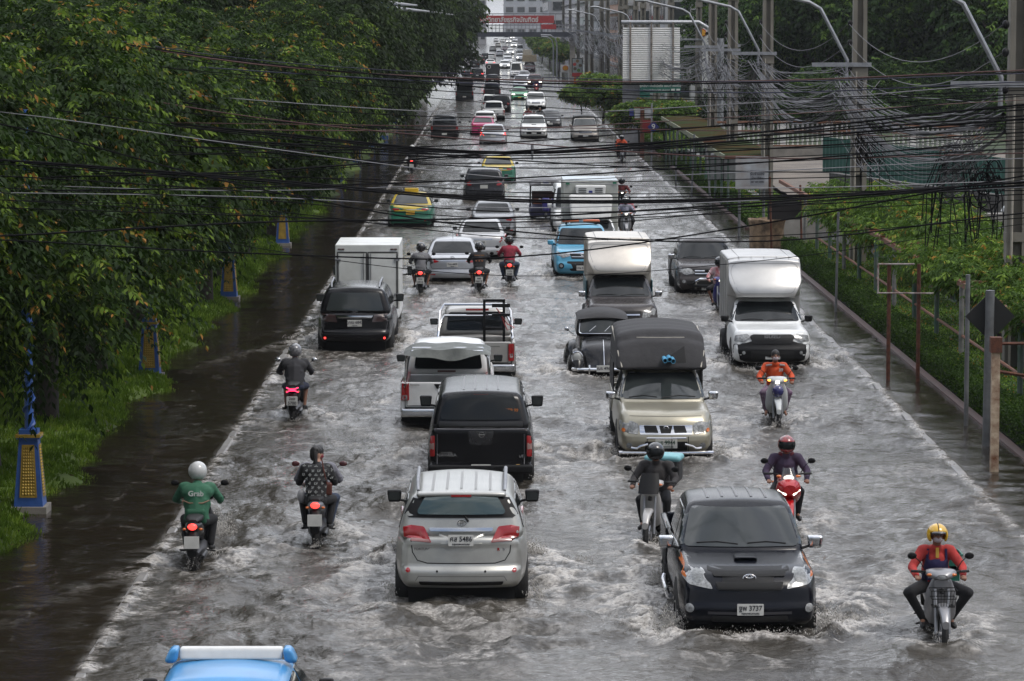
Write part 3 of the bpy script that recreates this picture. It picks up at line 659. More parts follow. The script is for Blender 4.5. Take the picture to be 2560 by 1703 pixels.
    def wheels(s, ya, yb, r=.36, w=.25, x=None, detail=True):
        x = x or s.W / 2 - w / 2 + .005
        MB().box(-s.W * .40, ya - .55, .10, s.W * .40, yb + .25, .52).build('underbody', DARK, s.o, 0)
        for yy in (ya, yb):
            for sg in (-1, 1):
                mb = MB(); mb.lathe([(r * .62, -w / 2), (r * .93, -w / 2), (r, -w / 2 + .04), (r, w / 2 - .04), (r * .93, w / 2), (r * .62, w / 2)], (sg * x, yy, r), 'x', 22)
                t_ = mb.build('wheel', TYRE, s.o)
                if detail:
                    m2 = MB(); m2.lathe([(r * .62, sg * w / 2 * .9), (r * .5, sg * w * .3), (.06, sg * w * .36), (0.0, sg * w * .38)], (sg * x, yy, r), 'x', 16); m2.build('rim', ALLOY, t_)
    def arches(s, ya, yb, r=.42, z=.36, zb=.3):
        for yy in (ya, yb):
            pts = [(yy + r * math.cos(a), max(zb, z + r * math.sin(a))) for a in np.linspace(-.2, math.pi + .2, 16)]
            for ax in 'SL': decal(s.bv, ax, pts, .004, .03).build('wheel_arch', DARK, s.o, 30)
    def mirrors(s, y, z, m, size=(.20, .10, .15), x=None, stalk=.03, glass=True):
        x = (x or s.W / 2) + stalk + size[0] / 2 - .05
        for sg in (-1, 1):
            V, F = rbox(size[0], size[1], .035, (3, 2, 3), lambda a, b, c: (a * (.8 + .2 * c) + sg * x, b + y - abs(a) * .15, z + c * size[2]), size[2])
            mm = MB().add(V, F).build('mirror', m, s.o, 50)
            MB().tube([(sg * (x - size[0] * .35), y, z + .03), (sg * (x - size[0] / 2 - stalk - .05), y + .03, z)], .02, 6).build('mirror_arm', BLACK, mm)
            if glass:
                yy = y - size[1] / 2 - .014
                MB().prism(rect(sg * x - size[0] * .36, z + size[2] * .18, sg * x + size[0] * .36, z + size[2] * .82, .03), yy, yy + .01).build('mirror_glass', GLASS_G, mm)
    def wiper(s, pts, m=BLACK, rr=.012):
        q = [s.at(a, b, .02) for a, b in pts]; MB().tube(q, rr, 5).build('wiper', m, s.o)
    def emblem(s, x, z, kind, w=.13, m=CHROME, tilt=0):
        c = s.at(x, z, .015); mb = MB(); N = 20
        def ell(rx, rz, cx=0, cz=0, rr=.006):
            mb.tube([(c.x + cx + rx * math.cos(t), c.y, c.z + cz + rz * math.sin(t)) for t in np.linspace(0, 2 * math.pi, N + 1)], rr * w / .13, 5, False)
        if kind == 'ovals':
            ell(w / 2, w * .33); ell(w * .15, w * .31); ell(w * .33, w * .14, 0, w * .17)
        elif kind == 'ringbar':
            ell(w * .38, w * .38, rr=.009); mb.box(c.x - w / 2, c.y - .008, c.z - w * .07, c.x + w / 2, c.y + .008, c.z + w * .07)
        elif kind == 'diamonds':
            for k in range(3):
                a = math.pi / 2 + k * 2 * math.pi / 3; d1 = Vector((math.cos(a), math.sin(a))); d2 = Vector((-d1.y, d1.x)); l = w * .5
                q = [(0, 0), tuple(d1 * l * .5 + d2 * l * .29), tuple(d1 * l), tuple(d1 * l * .5 - d2 * l * .29)]
                mb.prism([(c.x + a_, c.z + b_) for a_, b_ in q], c.y - .008, c.y + .008)
        elif kind == 'ring': ell(w / 2, w / 2)
        return mb.build('emblem', m, s.o)
    def ribs(s, m, y0, y1, xs):
        for x in xs: s.line('roof_rib', 'T', m, [(x, y0), (x, y1)], .035, .006)
    def side_windows(s, groups, m=GLASS):
        for pts in groups:
            for ax in 'SL': decal(s.bv, ax, rp(pts, .04), .012, .02).build('side_window', m, s.o, 30)

def fold(f, pts): return [f(*p) for p in pts]
def sym(f, pts):
    """half outline given in zoom pixels -> mirrored closed outline"""
    a = fold(f, pts); return a + [(-x, z) for x, z in a[::-1]]
RP_FLAT = [(0, .03), (.2, .06), (.42, .06), (.5, .02), (1, -.02)]

# ---------- generic bodies -------------------------------------------------
def sedan(key, label, pm, lower_m=None, dep=.2, glass=GLASS, detail=2, name='sedan_car', plate_m=None, taxi=False, lit=False, group=None, ptxt=None, tl=None, hatch=False, cat='car', h=1.47):
    v = Veh(key, name, label, cat, dep, group); L2 = v.L / 2; W = v.W
    z_belt = .93
    v.lower(lower_m or pm, [(-L2, .93), (-L2 + .25, 1.02), (-L2 + .8, 1.03), (-.6, .98), (1.0, .96), (1.4, .93), (L2 - .3, .80), (L2, .70)], .24,
            [(0, .02), (.15, .07), (.38, .08), (.48, .03), (.9, .0), (1, .02)], [(0, .0), (.2, .06), (.5, .06), (1, -.12)], r=.12, taper=.10, bow=.10)
    if lower_m and lower_m is not pm:   # two-tone taxi: upper half carries the second colour
        v.dec('boot_lid', 'R', pm, [(-W * .40, .80), (W * .40, .80), (W * .44, .98), (-W * .44, .98)], off=.004)
        v.dec('boot_top', 'T', pm, rect(-W * .42, -L2 + .10, W * .42, -.9, .05), off=.004)
        v.dec('bonnet_panel', 'T', pm, rect(-W * .40, 1.0, W * .40, L2 - .16, .05), off=.004)
    yb0 = -L2 + (.25 if hatch else .55)
    v.cabin(pm, yb0, 1.35, yb0 + (.45 if hatch else .75), .25, .92, h, W * .47, W * .345, r=.11)
    w0, w1 = W * .385, W * .315
    v.dec('rear_window', 'R', glass, rp([(-w0, 1.06), (w0, 1.06), (w1, h - .09), (-w1, h - .09)], .05))
    v.dec('windscreen', 'F', glass, rp([(-W * .42, 1.0), (W * .42, 1.0), (W * .335, h - .07), (-W * .335, h - .07)], .06))
    v.side_windows([[(yb0 + .55, 1.02), (.0, .99), (-.1, h - .12), (yb0 + .95, h - .12)], [(.08, .99), (.98, 1.0), (.35, h - .12), (.0, h - .12)]], glass)
    if v.d == 'R':
        tl = tl or [(W * .26, .90), (W * .485, .94), (W * .49, .76), (W * .30, .80)]
        v.dec('tail_light', 'R', RED_ON if lit else RED_L, rp(tl, .03), True)
        if detail > 1:
            v.line('boot_gap', 'R', DARK, [(-W * .44, .98), (-W * .36, .62), (W * .36, .62), (W * .44, .98)], .012)
            v.line('chrome_strip', 'R', CHROME, [(-W * .22, .86), (W * .22, .86)], .022, .008)
            v.dec('reflector', 'R', RED_L, rect(W * .30, .42, W * .43, .46, .01), True)
            v.dec('bumper_vent', 'R', BLACK, rect(-W * .36, .24, W * .36, .34, .03))
        if detail: v.plate(0, .73 if not tl else .74, .34, .13, *(ptxt or (None, None)), m=plate_m)
    else:
        v.dec('headlight', 'F', LAMP_ON if lit else CLEAR_L, rp([(W * .25, .68), (W * .30, .80), (W * .47, .86), (W * .485, .76), (W * .40, .66)], .03), True)
        v.dec('grille', 'F', BLACK, rp([(-W * .22, .66), (W * .22, .66), (W * .25, .78), (-W * .25, .78)], .03))
        if detail:
            v.dec('lower_grille', 'F', BLACK, rp([(-W * .36, .32), (W * .36, .32), (W * .30, .50), (-W * .30, .50)], .05)); v.plate(0, .46, .34, .13, m=plate_m)
    v.wheels(-L2 + .85, L2 - .85, .31, .2, detail=detail > 1); v.arches(-L2 + .85, L2 - .85, .37, .31, .25)
    v.mirrors(.85, .98, pm if v.d == 'F' else BLACK, (.17, .09, .12), glass=detail > 1)
    if taxi:
        s_ = MB(); V, F = rbox(.55, .16, .03, (4, 3, 3), lambda a, b, c: (a, b - .35, h - .01 + c * .15), .15); s_.add(V, F).build('taxi_sign', mat('taxi_sign', (.55, .38, .03), rough=.4), v.o)
    return v

def suv(key, label, pm, dep=.2, detail=1, h=1.78, glass=GLASS, group=None, lit=False, name='suv_car', cat='suv', van=False):
    v = Veh(key, name, label, cat, dep, group); L2 = v.L / 2; W = v.W; fz = 1.10 if not van else 1.0
    if van:
        v.lower(pm, [(-L2, 1.12), (1.6, 1.12), (L2, .95)], .3, [(0, .03), (.2, .05), (1, 0)], [(0, .02), (.4, .05), (1, -.1)], r=.13)
        v.cabin(pm, -L2 + .03, L2 - .35, -L2 + .1, L2 - 1.15, 1.05, h, W * .48, W * .42, r=.14, bf=.15)
    else:
        v.lower(pm, [(-L2, 1.12), (-1, 1.15), (.9, 1.12), (L2 - .35, .98), (L2, .84)], .42, RP_FLAT, [(0, .02), (.35, .07), (.5, .05), (1, -.08)], r=.12, taper=.08, bow=.09)
        v.cabin(pm, -L2 + .05, 1.25, -L2 + .3, .35, 1.06, h, W * .475, W * .38, r=.13)
    z0 = 1.16; w0, w1 = W * .40, W * .34
    v.dec('rear_window', 'R', glass, rp([(-w0, z0 + .02), (w0, z0 + .02), (w1, h - .14), (-w1, h - .14)], .06))
    v.dec('windscreen', 'F', glass, rp([(-W * .43, z0 - .02), (W * .43, z0 - .02), (W * .37, h - .12), (-W * .37, h - .12)], .07))
    ye = L2 - 1.2 if van else .45
    v.side_windows([[(-L2 + .35, z0), (-1.0, z0), (-1.0, h - .18), (-L2 + .5, h - .18)], [(-.92, z0), (.0, z0), (.0, h - .18), (-.92, h - .18)], [(.08, z0), (ye + .45, z0), (ye, h - .18), (.08, h - .18)]], glass)
    if v.d == 'R':
        v.dec('tail_light', 'R', RED_ON if lit else RED_L, rp([(W * .30, .90), (W * .48, .88), (W * .485, 1.12), (W * .33, 1.10)], .03), True)
        v.plate(0, .84, .34, .15)
    else:
        v.dec('headlight', 'F', LAMP_ON if lit else CLEAR_L, rp([(W * .26, .74), (W * .29, .90), (W * .47, .94), (W * .48, .76)], .04), True)
        v.dec('grille', 'F', BLACK, rect(-W * .22, .72, W * .22, .88, .04)); v.line('grille_bar', 'F', CHROME, [(-W * .21, .80), (W * .21, .80)], .03, .02)
        v.dec('lower_grille', 'F', BLACK, rect(-W * .30, .44, W * .30, .58, .05)); v.plate(0, .52, .34, .13)
    v.wheels(-L2 + .95, L2 - .9, .37, .24, detail=False); v.arches(-L2 + .95, L2 - .9, .44, .37, .43)
    v.mirrors(.85 if not van else L2 - .95, 1.1, pm)
    return v

def pickup(key, label, pm, dep=.2, detail=1, bed=True, glass=GLASS, h=1.74, group=None, cabw=None, single=False, name='pickup_truck', zt=1.08, front_kw=None, cat='pickup'):
    """pickup with a hollow cargo bed; cab y0 -0.65 (double) or +0.1 (single)"""
    v = Veh(key, name, label, cat, dep, group); L2 = v.L / 2; W = v.W; yc = (.0 if single else -1.08)
    v.lower(pm, [(yc - .05, 1.12), (.95, 1.14), (1.25, 1.12), (L2 - .35, 1.08), (L2 - .12, 1.03), (L2, .98)], [(-.7, .46), (.6, .46), (1.2, .36), (3, .34)], [(0, 0), (1, 0)], front_kw or [(0, .02), (.3, .08), (.5, .06), (.6, .0), (1, -.10)],
            r=.11, taper=.08, bow=.13, y0=yc - .02, y1=L2, n=(12, 20, 10))
    v.cabin(pm, yc, 1.28, yc + .16, .42, 1.06, h, W * .465, W * .375, r=.12, bf=.12)
    cabbv = v.bv
    # bed
    fl, y0 = .78, -L2
    if bed:
        def wall(x0, x1, ya, yb, z0, z1, nm, r=.03):
            V, F = rbox(x1 - x0, yb - ya, r, (4, 8, 5), lambda a, b, c: ((x0 + x1) / 2 + a * (1 - .0 * c), (ya + yb) / 2 + b, z0 + (z1 - z0) * c), z1 - z0); v._acc(V, F)
            return MB().add(V, F).build(nm, pm, v.o, 50)
        wall(-W / 2 + .01, -W / 2 + .10, y0 + .03, yc - .04, .5, zt, 'bed_side'); wall(W / 2 - .10, W / 2 - .01, y0 + .03, yc - .04, .5, zt, 'bed_side')
        wall(-W / 2 + .105, W / 2 - .105, y0, y0 + .07, .60, zt + .005, 'tailgate'); wall(-W / 2 + .105, W / 2 - .105, yc - .11, yc - .045, .6, zt, 'bed_front')
        m_ = MB(); m_.box(-W / 2 + .105, y0 + .075, .5, W / 2 - .105, yc - .12, fl); m_.build('bed_floor', BLACK, v.o, 0)
        V, F = rbox(W - .04, .16, .04, (8, 3, 3), lambda a, b, c: (a, y0 - .02 + b, .42 + .17 * c), .17); v._acc(V, F); MB().add(V, F).build('rear_bumper', CHROME if detail > 1 else BLACK, v.o, 50)
    z0 = 1.17
    v.dec('rear_window', 'R', glass, rp([(-W * .37, z0 + .03), (W * .37, z0 + .03), (W * .34, h - .12), (-W * .34, h - .12)], .06), off=.008)
    v.dec('windscreen', 'F', glass, rp([(-W * .425, z0 + .0), (W * .425, z0 + .0), (W * .355, h - .10), (-W * .355, h - .10)], .07))
    if single: v.side_windows([[(yc + .15, z0), (.95, z0 + .01), (.50, h - .16), (yc + .25, h - .16)]], glass)
    else: v.side_windows([[(yc + .12, z0), (.15, z0), (.15, h - .16), (yc + .25, h - .16)], [(.23, z0), (1.0, z0 + .01), (.52, h - .16), (.23, h - .16)]], glass)
    v.wheels(-L2 + 1.15, L2 - .9, .38, .25, detail=detail > 1); v.arches(-L2 + 1.15, L2 - .9, .46, .40, .48)
    v.mirrors(.95, 1.14, pm if detail < 2 else BLACK)
    return v
def pick_rear(v, lit=False, tall=True):
    W = v.W
    v.dec('tail_light', 'R', RED_ON if lit else RED_L, rp([(W * .42, .70), (W * .49, .70), (W * .49, 1.05), (W * .42, 1.05)], .02), True, off=.012)
    v.plate(0, .52, .34, .13); v.line('tailgate_gap', 'R', DARK, [(-W * .40, 1.06), (-W * .40, .64), (W * .40, .64), (W * .40, 1.06)], .012); v.dec('tailgate_handle', 'R', BLACK, rect(-.12, .90, .12, .97, .02))
def pick_front(v, lit=False, chrome=True):
    W = v.W
    v.dec('headlight', 'F', LAMP_ON if lit else CLEAR_L, rp([(W * .27, .74), (W * .29, .93), (W * .46, .98), (W * .48, .80)], .04), True)
    v.dec('grille', 'F', BLACK, rp([(-W * .24, .74), (W * .24, .74), (W * .27, .92), (-W * .27, .92)], .04))
    v.line('grille_bar', 'F', CHROME if chrome else BLACK, [(-W * .24, .83), (W * .24, .83)], .035, .02)
    v.dec('lower_grille', 'F', BLACK, rect(-W * .28, .48, W * .28, .62, .05)); v.plate(0, .56, .34, .13); v.dec('fog_lamp', 'F', CLEAR_L, [(W * .38 + .05 * math.cos(a), .57 + .05 * math.sin(a)) for a in np.linspace(0, 6.28, 12, endpoint=False)], True)
# ------------------------------------------------------------------ the vehicles one can read in detail
SILVER = paint('silver', (.40, .40, .375), .55); SILVER2 = paint('cool_silver', (.42, .43, .45), .6); PBLACK = paint('black', (.005, .005, .006), 0, .2)
PNAVY = paint('blue_black', (.005, .006, .010), 0, .2); WHITE = paint('white', (.74, .75, .74), 0, .3); GOLD = paint('champagne', (.36, .335, .26), .5)
GREYB = paint('brown_grey', (.048, .043, .043), .5, .25); BLUE = paint('sky_blue', (.075, .33, .50), .1); TBLUE = paint('taxi_blue', (.06, .27, .55), .1)
YEL = paint('taxi_yellow', (.52, .38, .02), 0); GRN = paint('taxi_green', (.008, .13, .075), 0); PINK = paint('taxi_pink', (.42, .02, .12), 0); LGRN = paint('bright_green', (.03, .30, .12), 0)
RWHITE = mat('box_white', (.68, .70, .68), rough=.4, var=.10, vscale=1.5, dirt=(.52, .53, .50))
ALU = mat('aluminium_skin', (.52, .515, .50), rough=.36, metal=.75, var=.12, vscale=1.2, bump=.06, bscale=6)
CANVAS = mat('dark_canvas', (.035, .034, .036), rough=.8, var=.25, vscale=3, bump=.5, bscale=9)
TARP = mat('grey_tarpaulin', (.12, .13, .12), rough=.6, var=.3, vscale=3, bump=.7, bscale=5)
def chrome_mirrors(v):
    for o_ in v.o.children:
        if o_.name.split('.')[0] == 'mirror': o_.data.materials.clear(); o_.data.materials.append(CHROME)
circ = lambda cx, cz, r, n=14: [(cx + r * math.cos(a), cz + r * math.sin(a)) for a in np.linspace(0, 2 * math.pi, n, endpoint=False)]

# silver SUV, rear ------------------------------------------------
v = Veh('suv_silver', 'suv_car', 'silver SUV driving away with roof rails and plate ending 5486', 'suv'); L2 = v.L / 2
v.lower(SILVER, [(-L2, 1.14), (-1, 1.17), (.9, 1.12), (L2 - .35, .98), (L2, .84)], .42, [(0, .04), (.12, .10), (.36, .10), (.44, .03), (.8, .0), (1, .03)], [(0, .02), (1, -.08)], r=.12, taper=.09, bow=.13, n=(16, 26, 16))
v.cabin(SILVER, -L2 + .07, 1.25, -L2 + .30, .35, 1.08, 1.74, .885, .70, r=.13, n=(12, 14, 12), br=.09)
f = v.C(3, 1)
v.dec('window_frame', 'R', BLACK, sym(f, [(1392, 96), (1345, 74), (1425, -70), (1500, -112), (1868, -120)]), off=.005)
g_ = v.dec('rear_window', 'R', GLASS_T, rp(sym(f, [(1480, 66), (1465, 40), (1535, -85), (1610, -100)]), .05), off=.030)
v.dec('tail_light', 'R', RED_L, rp(fold(f, [(2452, 150), (2210, 172), (2140, 308), (2440, 290)]), .025), True, off=.015)
v.dec('reverse_lamp', 'R', mat('lens_pale', (.30, .14, .13), rough=.2, coat=.5), rp(fold(f, [(2330, 268), (2160, 280), (2150, 302), (2330, 296)]), .01), True, off=.02)
v.dec('chrome_strip', 'R', CHROME, rp(sym(f, [(1575, 180), (1585, 212)]), .02), off=.03)
v.line('tailgate_gap', 'R', DARK, sym(f, [(1412, 300), (1425, 400), (1470, 470), (1560, 494)]), .014)
v.dec('plate_recess', 'R', SILVER, rp(sym(f, [(1660, 222), (1690, 340), (1760, 380)]), .04), off=.004)
v.plate(*f(1868, 285), .345, .155, 'ศส 5486', 'กรุงเทพมหานคร'); v.emblem(*f(1874, 143), 'ovals', .12)
for zx in (1380,): v.dec('reflector', 'R', RED_ON if 0 else RED_L, circ(f(2356, 555)[0], f(2356, 555)[1], .032), True, off=.012)
v.dec('parking_sensor', 'R', BLACK, circ(abs(f(1651, 560)[0]), f(1651, 560)[1], .016, 8), True)
v.line('bumper_crease', 'R', mat('crease', (.16, .16, .15), var=0), sym(f, [(1455, 650), (1480, 608), (1868, 604)]), .012)
v.dec('under_panel', 'R', BLACK, rp(sym(f, [(1480, 655), (1500, 690)]), .02), off=.02)
text_on(v.o, 'FORTUNER', .05, v.at(*f(1525, 368), .012), 'R', mat('dull_badge', (.12, .12, .12), var=0), .001); text_on(v.o, 'V', .06, v.at(*f(2262, 374), .012), 'R', CHROME, .002)
text_on(v.o, 'R', .05, v.at(*f(2210, 371), .012), 'R', RED_L, .003)
v.wiper(fold(f, [(1935, 128), (1895, 70), (1800, 58), (1615, 55)]), BLACK, .016)
V, F = rbox(1.24, .22, .045, (8, 3, 3), lambda a, b, c: (a, -L2 + .36 + b + abs(a) ** 2 * .12, 1.655 + .07 * c - abs(a) ** 3 * .06), .09); sp = MB().add(V, F).build('spoiler', SILVER, v.o, 50)
MB().box(-.14, -L2 + .24, 1.66, .14, -L2 + .26, 1.69).build('brake_light', RED_L, sp, 0)
for sg in (-1, 1):
    MB().tube([(sg * .60, -1.75, 1.70), (sg * .61, -1.6, 1.80), (sg * .62, -.3, 1.82), (sg * .60, .15, 1.72)], [.022, .026, .026, .02], 8).build('roof_rail', STEEL, v.o)
v.ribs(mat('rib_silver', (.25, .25, .24), rough=.4, metal=.4, var=0), -1.8, -.1, (-.40, -.2, 0, .2, .40))
v.side_windows([[(-L2 + .45, 1.2), (-1.05, 1.18), (-1.05, 1.58), (-L2 + .6, 1.58)], [(-.97, 1.18), (.0, 1.18), (.0, 1.58), (-.97, 1.58)], [(.08, 1.18), (.9, 1.18), (.42, 1.58), (.08, 1.58)]])
v.wheels(-L2 + .95, L2 - .9, .38, .25); v.arches(-L2 + .95, L2 - .9, .45, .38, .43); v.mirrors(.85, 1.16, BLACK, (.22, .11, .18))

# black pickup with canopy, rear ---------------------------------
v = Veh('navara', 'pickup_truck', 'black canopied pickup driving away just ahead of the silver SUV, plate ending 7851', 'pickup'); L2 = v.L / 2
v.lower(PBLACK, [(-L2, 1.20), (-.6, 1.20), (.9, 1.14), (1.2, 1.12), (L2, .95)], .50, [(0, .10), (.10, .10), (.14, .0), (1, .0)], [(0, .02), (1, -.08)], r=.07, taper=.03, bow=.05, n=(16, 22, 16))
v.cabin(PBLACK, -L2 + .05, 1.3, -L2 + .32, .5, 1.14, 1.82, .86, .70, r=.12, n=(12, 14, 12), br=.08)
f = v.C(2, 1); f2 = v.C(2, 2)
v.dec('rear_window', 'R', GLASS, rp(sym(f, [(1690, 735), (1680, 690), (1750, 525), (1790, 515)]), .05), off=.01)
v.dec('canopy_sill', 'R', mat('bed_dark', (.012, .012, .012), rough=.35), rp(sym(f, [(1665, 808), (1665, 752)]), .02), off=.012)
v.line('tailgate_gap', 'R', mat('edge_grey', (.05, .05, .055), rough=.3, var=0), sym(f, [(1652, 1130), (1652, 815)]), .014)
v.dec('tailgate_panel', 'R', mat('gloss_dark_panel', (.012, .012, .014), rough=.25, coat=.5), rp(sym(f, [(1950, 960), (1930, 830)]), .03), off=.008)
v.dec('tail_light', 'R', RED_L, rp(fold(f2, [(135, 872), (186, 885), (192, 1068), (135, 1062)]), .02), True, off=.015)
v.dec('reverse_lamp', 'R', mat('lens_pale2', (.30, .20, .18), rough=.2, coat=.5), rp(fold(f2, [(140, 940), (184, 945), (184, 1000), (140, 1000)]), .01), True, off=.02)
v.emblem(*f(2057, 863), 'ringbar', .12); v.plate(*f(2052, 1163), .34, .13, 'ฌษ 7851'); MB().box(-.13, -L2 + .30, 1.70, .13, -L2 + .34, 1.75).build('brake_light', RED_L, v.o, 0)
text_on(v.o, 'NAVARA', .075, v.at(*f(1738, 1052), .012), 'R', CHROME, .001, sx=1.15); text_on(v.o, 'FRONTIER', .035, v.at(*f(1735, 1030), .012), 'R', CHROME, .0005, sx=1.2)
text_on(v.o, 'LE', .06, v.at(*f2(85, 1062), .012), 'R', CHROME, .001, sx=1.3); text_on(v.o, 'ATB 99', .075, v.at(*f(2330, 655), .02), 'R', mat('sticker_orange', (.4, .13, .03), var=0), .003)
v.dec('side_sticker', 'R', mat('sticker_gold', (.35, .2, .02), var=.2), rect(*f2(70, 1180), *f2(38, 1130), .005), off=.01)
V, F = rbox(1.8, .16, .04, (8, 3, 3), lambda a, b, c: (a, -L2 - .03 + b, .42 + .15 * c), .15); MB().add(V, F).build('rear_bumper', BLACK, v.o, 50)
v.ribs(mat('rib_grey', (.05, .05, .055), rough=.3, var=0), -2.0, .1, (-.3, -.1, .1, .3))
v.side_windows([[(-L2 + .5, 1.18), (-.95, 1.18), (-.95, 1.6), (-L2 + .62, 1.6)], [(-.6, 1.18), (.15, 1.18), (.15, 1.6), (-.6, 1.6)], [(.22, 1.18), (1.0, 1.18), (.6, 1.6), (.22, 1.6)]])
v.wheels(-L2 + 1.15, L2 - .9, .38, .25); v.arches(-L2 + 1.15, L2 - .9, .46, .40, .50); v.mirrors(.95, 1.16, BLACK, (.23, .11, .20))

# white pickup with rolled tarpaulin, rear ------------------------
v = pickup('revo_white', 'white pickup driving away with a grey tarpaulin over its steel bed hoops', WHITE, detail=2, zt=1.10); L2 = v.L / 2; f = v.C(2, 1)
v.dec('tail_light', 'R', RED_L, rp([(abs(a), b) for a, b in fold(f, [(1318, 382), (1330, 372), (1395, 376), (1397, 552), (1314, 550)])], .03), True, off=.02)
v.dec('reverse_lamp', 'R', CLEAR_L, rp([(abs(a), b) for a, b in fold(f, [(1335, 505), (1380, 505), (1380, 545), (1335, 545)])], .01), True, off=.026)
v.line('tailgate_gap', 'R', DARK, [(-.79, 1.08), (-.79, .64), (.79, .64), (.79, 1.08)], .014, .006)
v.dec('tailgate_handle', 'R', BLACK, rp(fold(f, [(1622, 402), (1832, 405), (1800, 448), (1650, 446)]), .02), off=.012); v.dec('brake_light', 'R', mat('dull_red', (.10, .02, .02), var=0), rect(*f(1642, 372), *f(1812, 355), .01), off=.012)
text_on(v.o, 'TOYOTA', .045, v.at(*f(1448, 411), .015), 'R', mat('dull_badge', (.12, .12, .12), var=0), .001)
hp = lambda y, top=1.70: [(-.84, y, 1.08), (-.80, y, top - .12), (-.70, y, top), (.70, y, top), (.80, y, top - .12), (.84, y, 1.08)]
for y in (-L2 + .12, -1.9, -1.2): MB().tube(hp(y), .028, 8).build('hoop', CHROME, v.o)
mb = MB(); nx, ny = 18, 16; vv_ = []
for j in range(ny):
    y = lerp(-L2 + .0, -1.1, j / (ny - 1))
    for i in range(nx):
        x = lerp(-.86, .86, i / (nx - 1)); u = abs(x) / .86
        z = 1.735 - .10 * u ** 6 + .015 * math.sin(9 * x + 5 * y) + .012 * math.sin(14 * y)
        if j == 0: z -= .20 * (1 - u ** 2) + .03 * math.sin(8 * x)
        if j == 0: y_ = y - .02
        else: y_ = y
        vv_.append((x, y_, z))
mb.add(vv_, [(j * nx + i, j * nx + i + 1, (j + 1) * nx + i + 1, (j + 1) * nx + i) for j in range(ny - 1) for i in range(nx - 1)]); mb.build('tarpaulin', TARP, v.o, 60)
# silver pickup with headboard rack and black frame, rear ---------
v = pickup('vigo_silver', 'silver pickup driving away with an open bed and a black ladder frame roped in it', paint('pale_silver', (.36, .35, .33), .4), detail=2, zt=1.08, h=1.72); L2 = v.L / 2; f = v.C(1, 1)
v.dec('tail_light', 'R', RED_L, rp([(.74, .66), (.865, .66), (.865, 1.04), (.74, 1.04)], .02), True, off=.02); v.dec('reverse_lamp', 'R', CLEAR_L, rect(.77, .74, .84, .82, .01), True, off=.026)
v.dec('tailgate_handle', 'R', SILVER, rp([(-.17, .93), (.17, .93), (.14, .86), (-.14, .86)], .02), off=.014); v.line('tailgate_crease', 'R', mat('crease', (.16, .16, .15), var=0), [(-.55, .98), (-.3, .98), (-.25, .8), (.25, .8), (.3, .98), (.55, .98)], .02)
v.line('tailgate_gap', 'R', DARK, [(-.73, 1.06), (-.73, .62), (.73, .62), (.73, 1.06)], .014, .006)
mb = MB()
for y, top in ((-1.2, 1.80), (-1.28, 1.55)): mb.tube([(-.84, y - .5, 1.08), (-.80, y - .1, top - .15), (-.70, y, top), (.70, y, top), (.80, y - .1, top - .15), (.84, y - .5, 1.08)], .03, 8)
mb.tube([(-.82, -L2 + .2, 1.12), (-.82, -1.3, 1.12)], .022, 6); mb.tube([(.82, -L2 + .2, 1.12), (.82, -1.3, 1.12)], .022, 6); mb.build('sports_bar', CHROME, v.o)
MB().box(-.22, -1.24, 1.66, .30, -1.20, 1.71).build('brake_light', RED_L, v.o, 0)
fr_ = thing('ladder_frame', 'black welded steel frame tied in the bed of the silver pickup', 'metal frame', v.o.location + Vector((.42, -1.7, .82)), 0)
mb = MB(); 
for x in (-.22, .22): mb.box(x - .03, -.05, 0, x + .03, .05, 1.12)
for z in (.05, .45, .8, 1.08): mb.box(-.25, -.04, z, .25, .04, z + .06)
mb.box(-.05, -.3, .98, .36, -.22, 1.06); mb.box(-.05, -.3, .78, .36, -.22, .84); mb.build('steel_bars', BLACK, fr_, 0)
MB().tube([(.05, -.1, .95), (.3, -.2, .6), (.45, -.25, .52), (.3, -.1, .45), (.1, -.15, .9)], .012, 5).build('red_rope', mat('rope_red', (.4, .06, .06), var=.1), fr_)
# black SUV, rear --------------------------------------------------
v = Veh('suv_black', 'suv_car', 'black SUV with silver roof rails driving away right behind the white box truck', 'suv'); L2 = v.L / 2
v.lower(PBLACK, [(-L2, 1.14), (-1, 1.17), (.9, 1.12), (L2 - .35, .98), (L2, .84)], .42, [(0, .04), (.12, .10), (.36, .10), (.44, .03), (.8, .0), (1, .03)], [(0, .02), (1, -.08)], r=.12, taper=.09, bow=.12, n=(14, 24, 12))
v.cabin(PBLACK, -L2 + .07, 1.25, -L2 + .30, .35, 1.08, 1.76, .885, .70, r=.13, n=(12, 14, 10), br=.08); f = v.C(1, 1)
v.dec('rear_window', 'R', GLASS_G, rp([(-.70, 1.19), (.70, 1.19), (.58, 1.62), (-.58, 1.62)], .05), off=.01)
v.dec('tail_light', 'R', mat('smoked_lens', (.05, .03, .03), rough=.12, coat=.8), rp([(.42, .92), (.84, .94), (.84, 1.12), (.47, 1.10)], .02), True, off=.015)
v.dec('chrome_strip', 'R', CHROME, rp([(-.45, 1.08), (.45, 1.08), (.40, 1.02), (-.40, 1.02)], .02), off=.03); v.emblem(0, 1.15, 'ovals', .14)
v.plate(0, .90, .35, .16, 'ฎกฌ 6842', 'กรุงเทพ'); v.dec('reflector', 'R', RED_ON, circ(.72, .54, .028), True, off=.012)
v.line('tailgate_gap', 'R', mat('edge_grey', (.05, .05, .055), rough=.3, var=0), [(-.80, .95), (-.74, .64), (.74, .64), (.80, .95)], .014)
for sg in (-1, 1): MB().tube([(sg * .58, -1.75, 1.72), (sg * .59, -1.6, 1.82), (sg * .60, -.3, 1.84), (sg * .58, .15, 1.74)], [.022, .026, .026, .02], 8).build('roof_rail', STEEL, v.o)
v.dec('roof_panel', 'T', mat('roof_dark_grey', (.05, .05, .055), rough=.25, coat=.8), rect(-.5, -1.85, .5, .1, .08), off=.004)
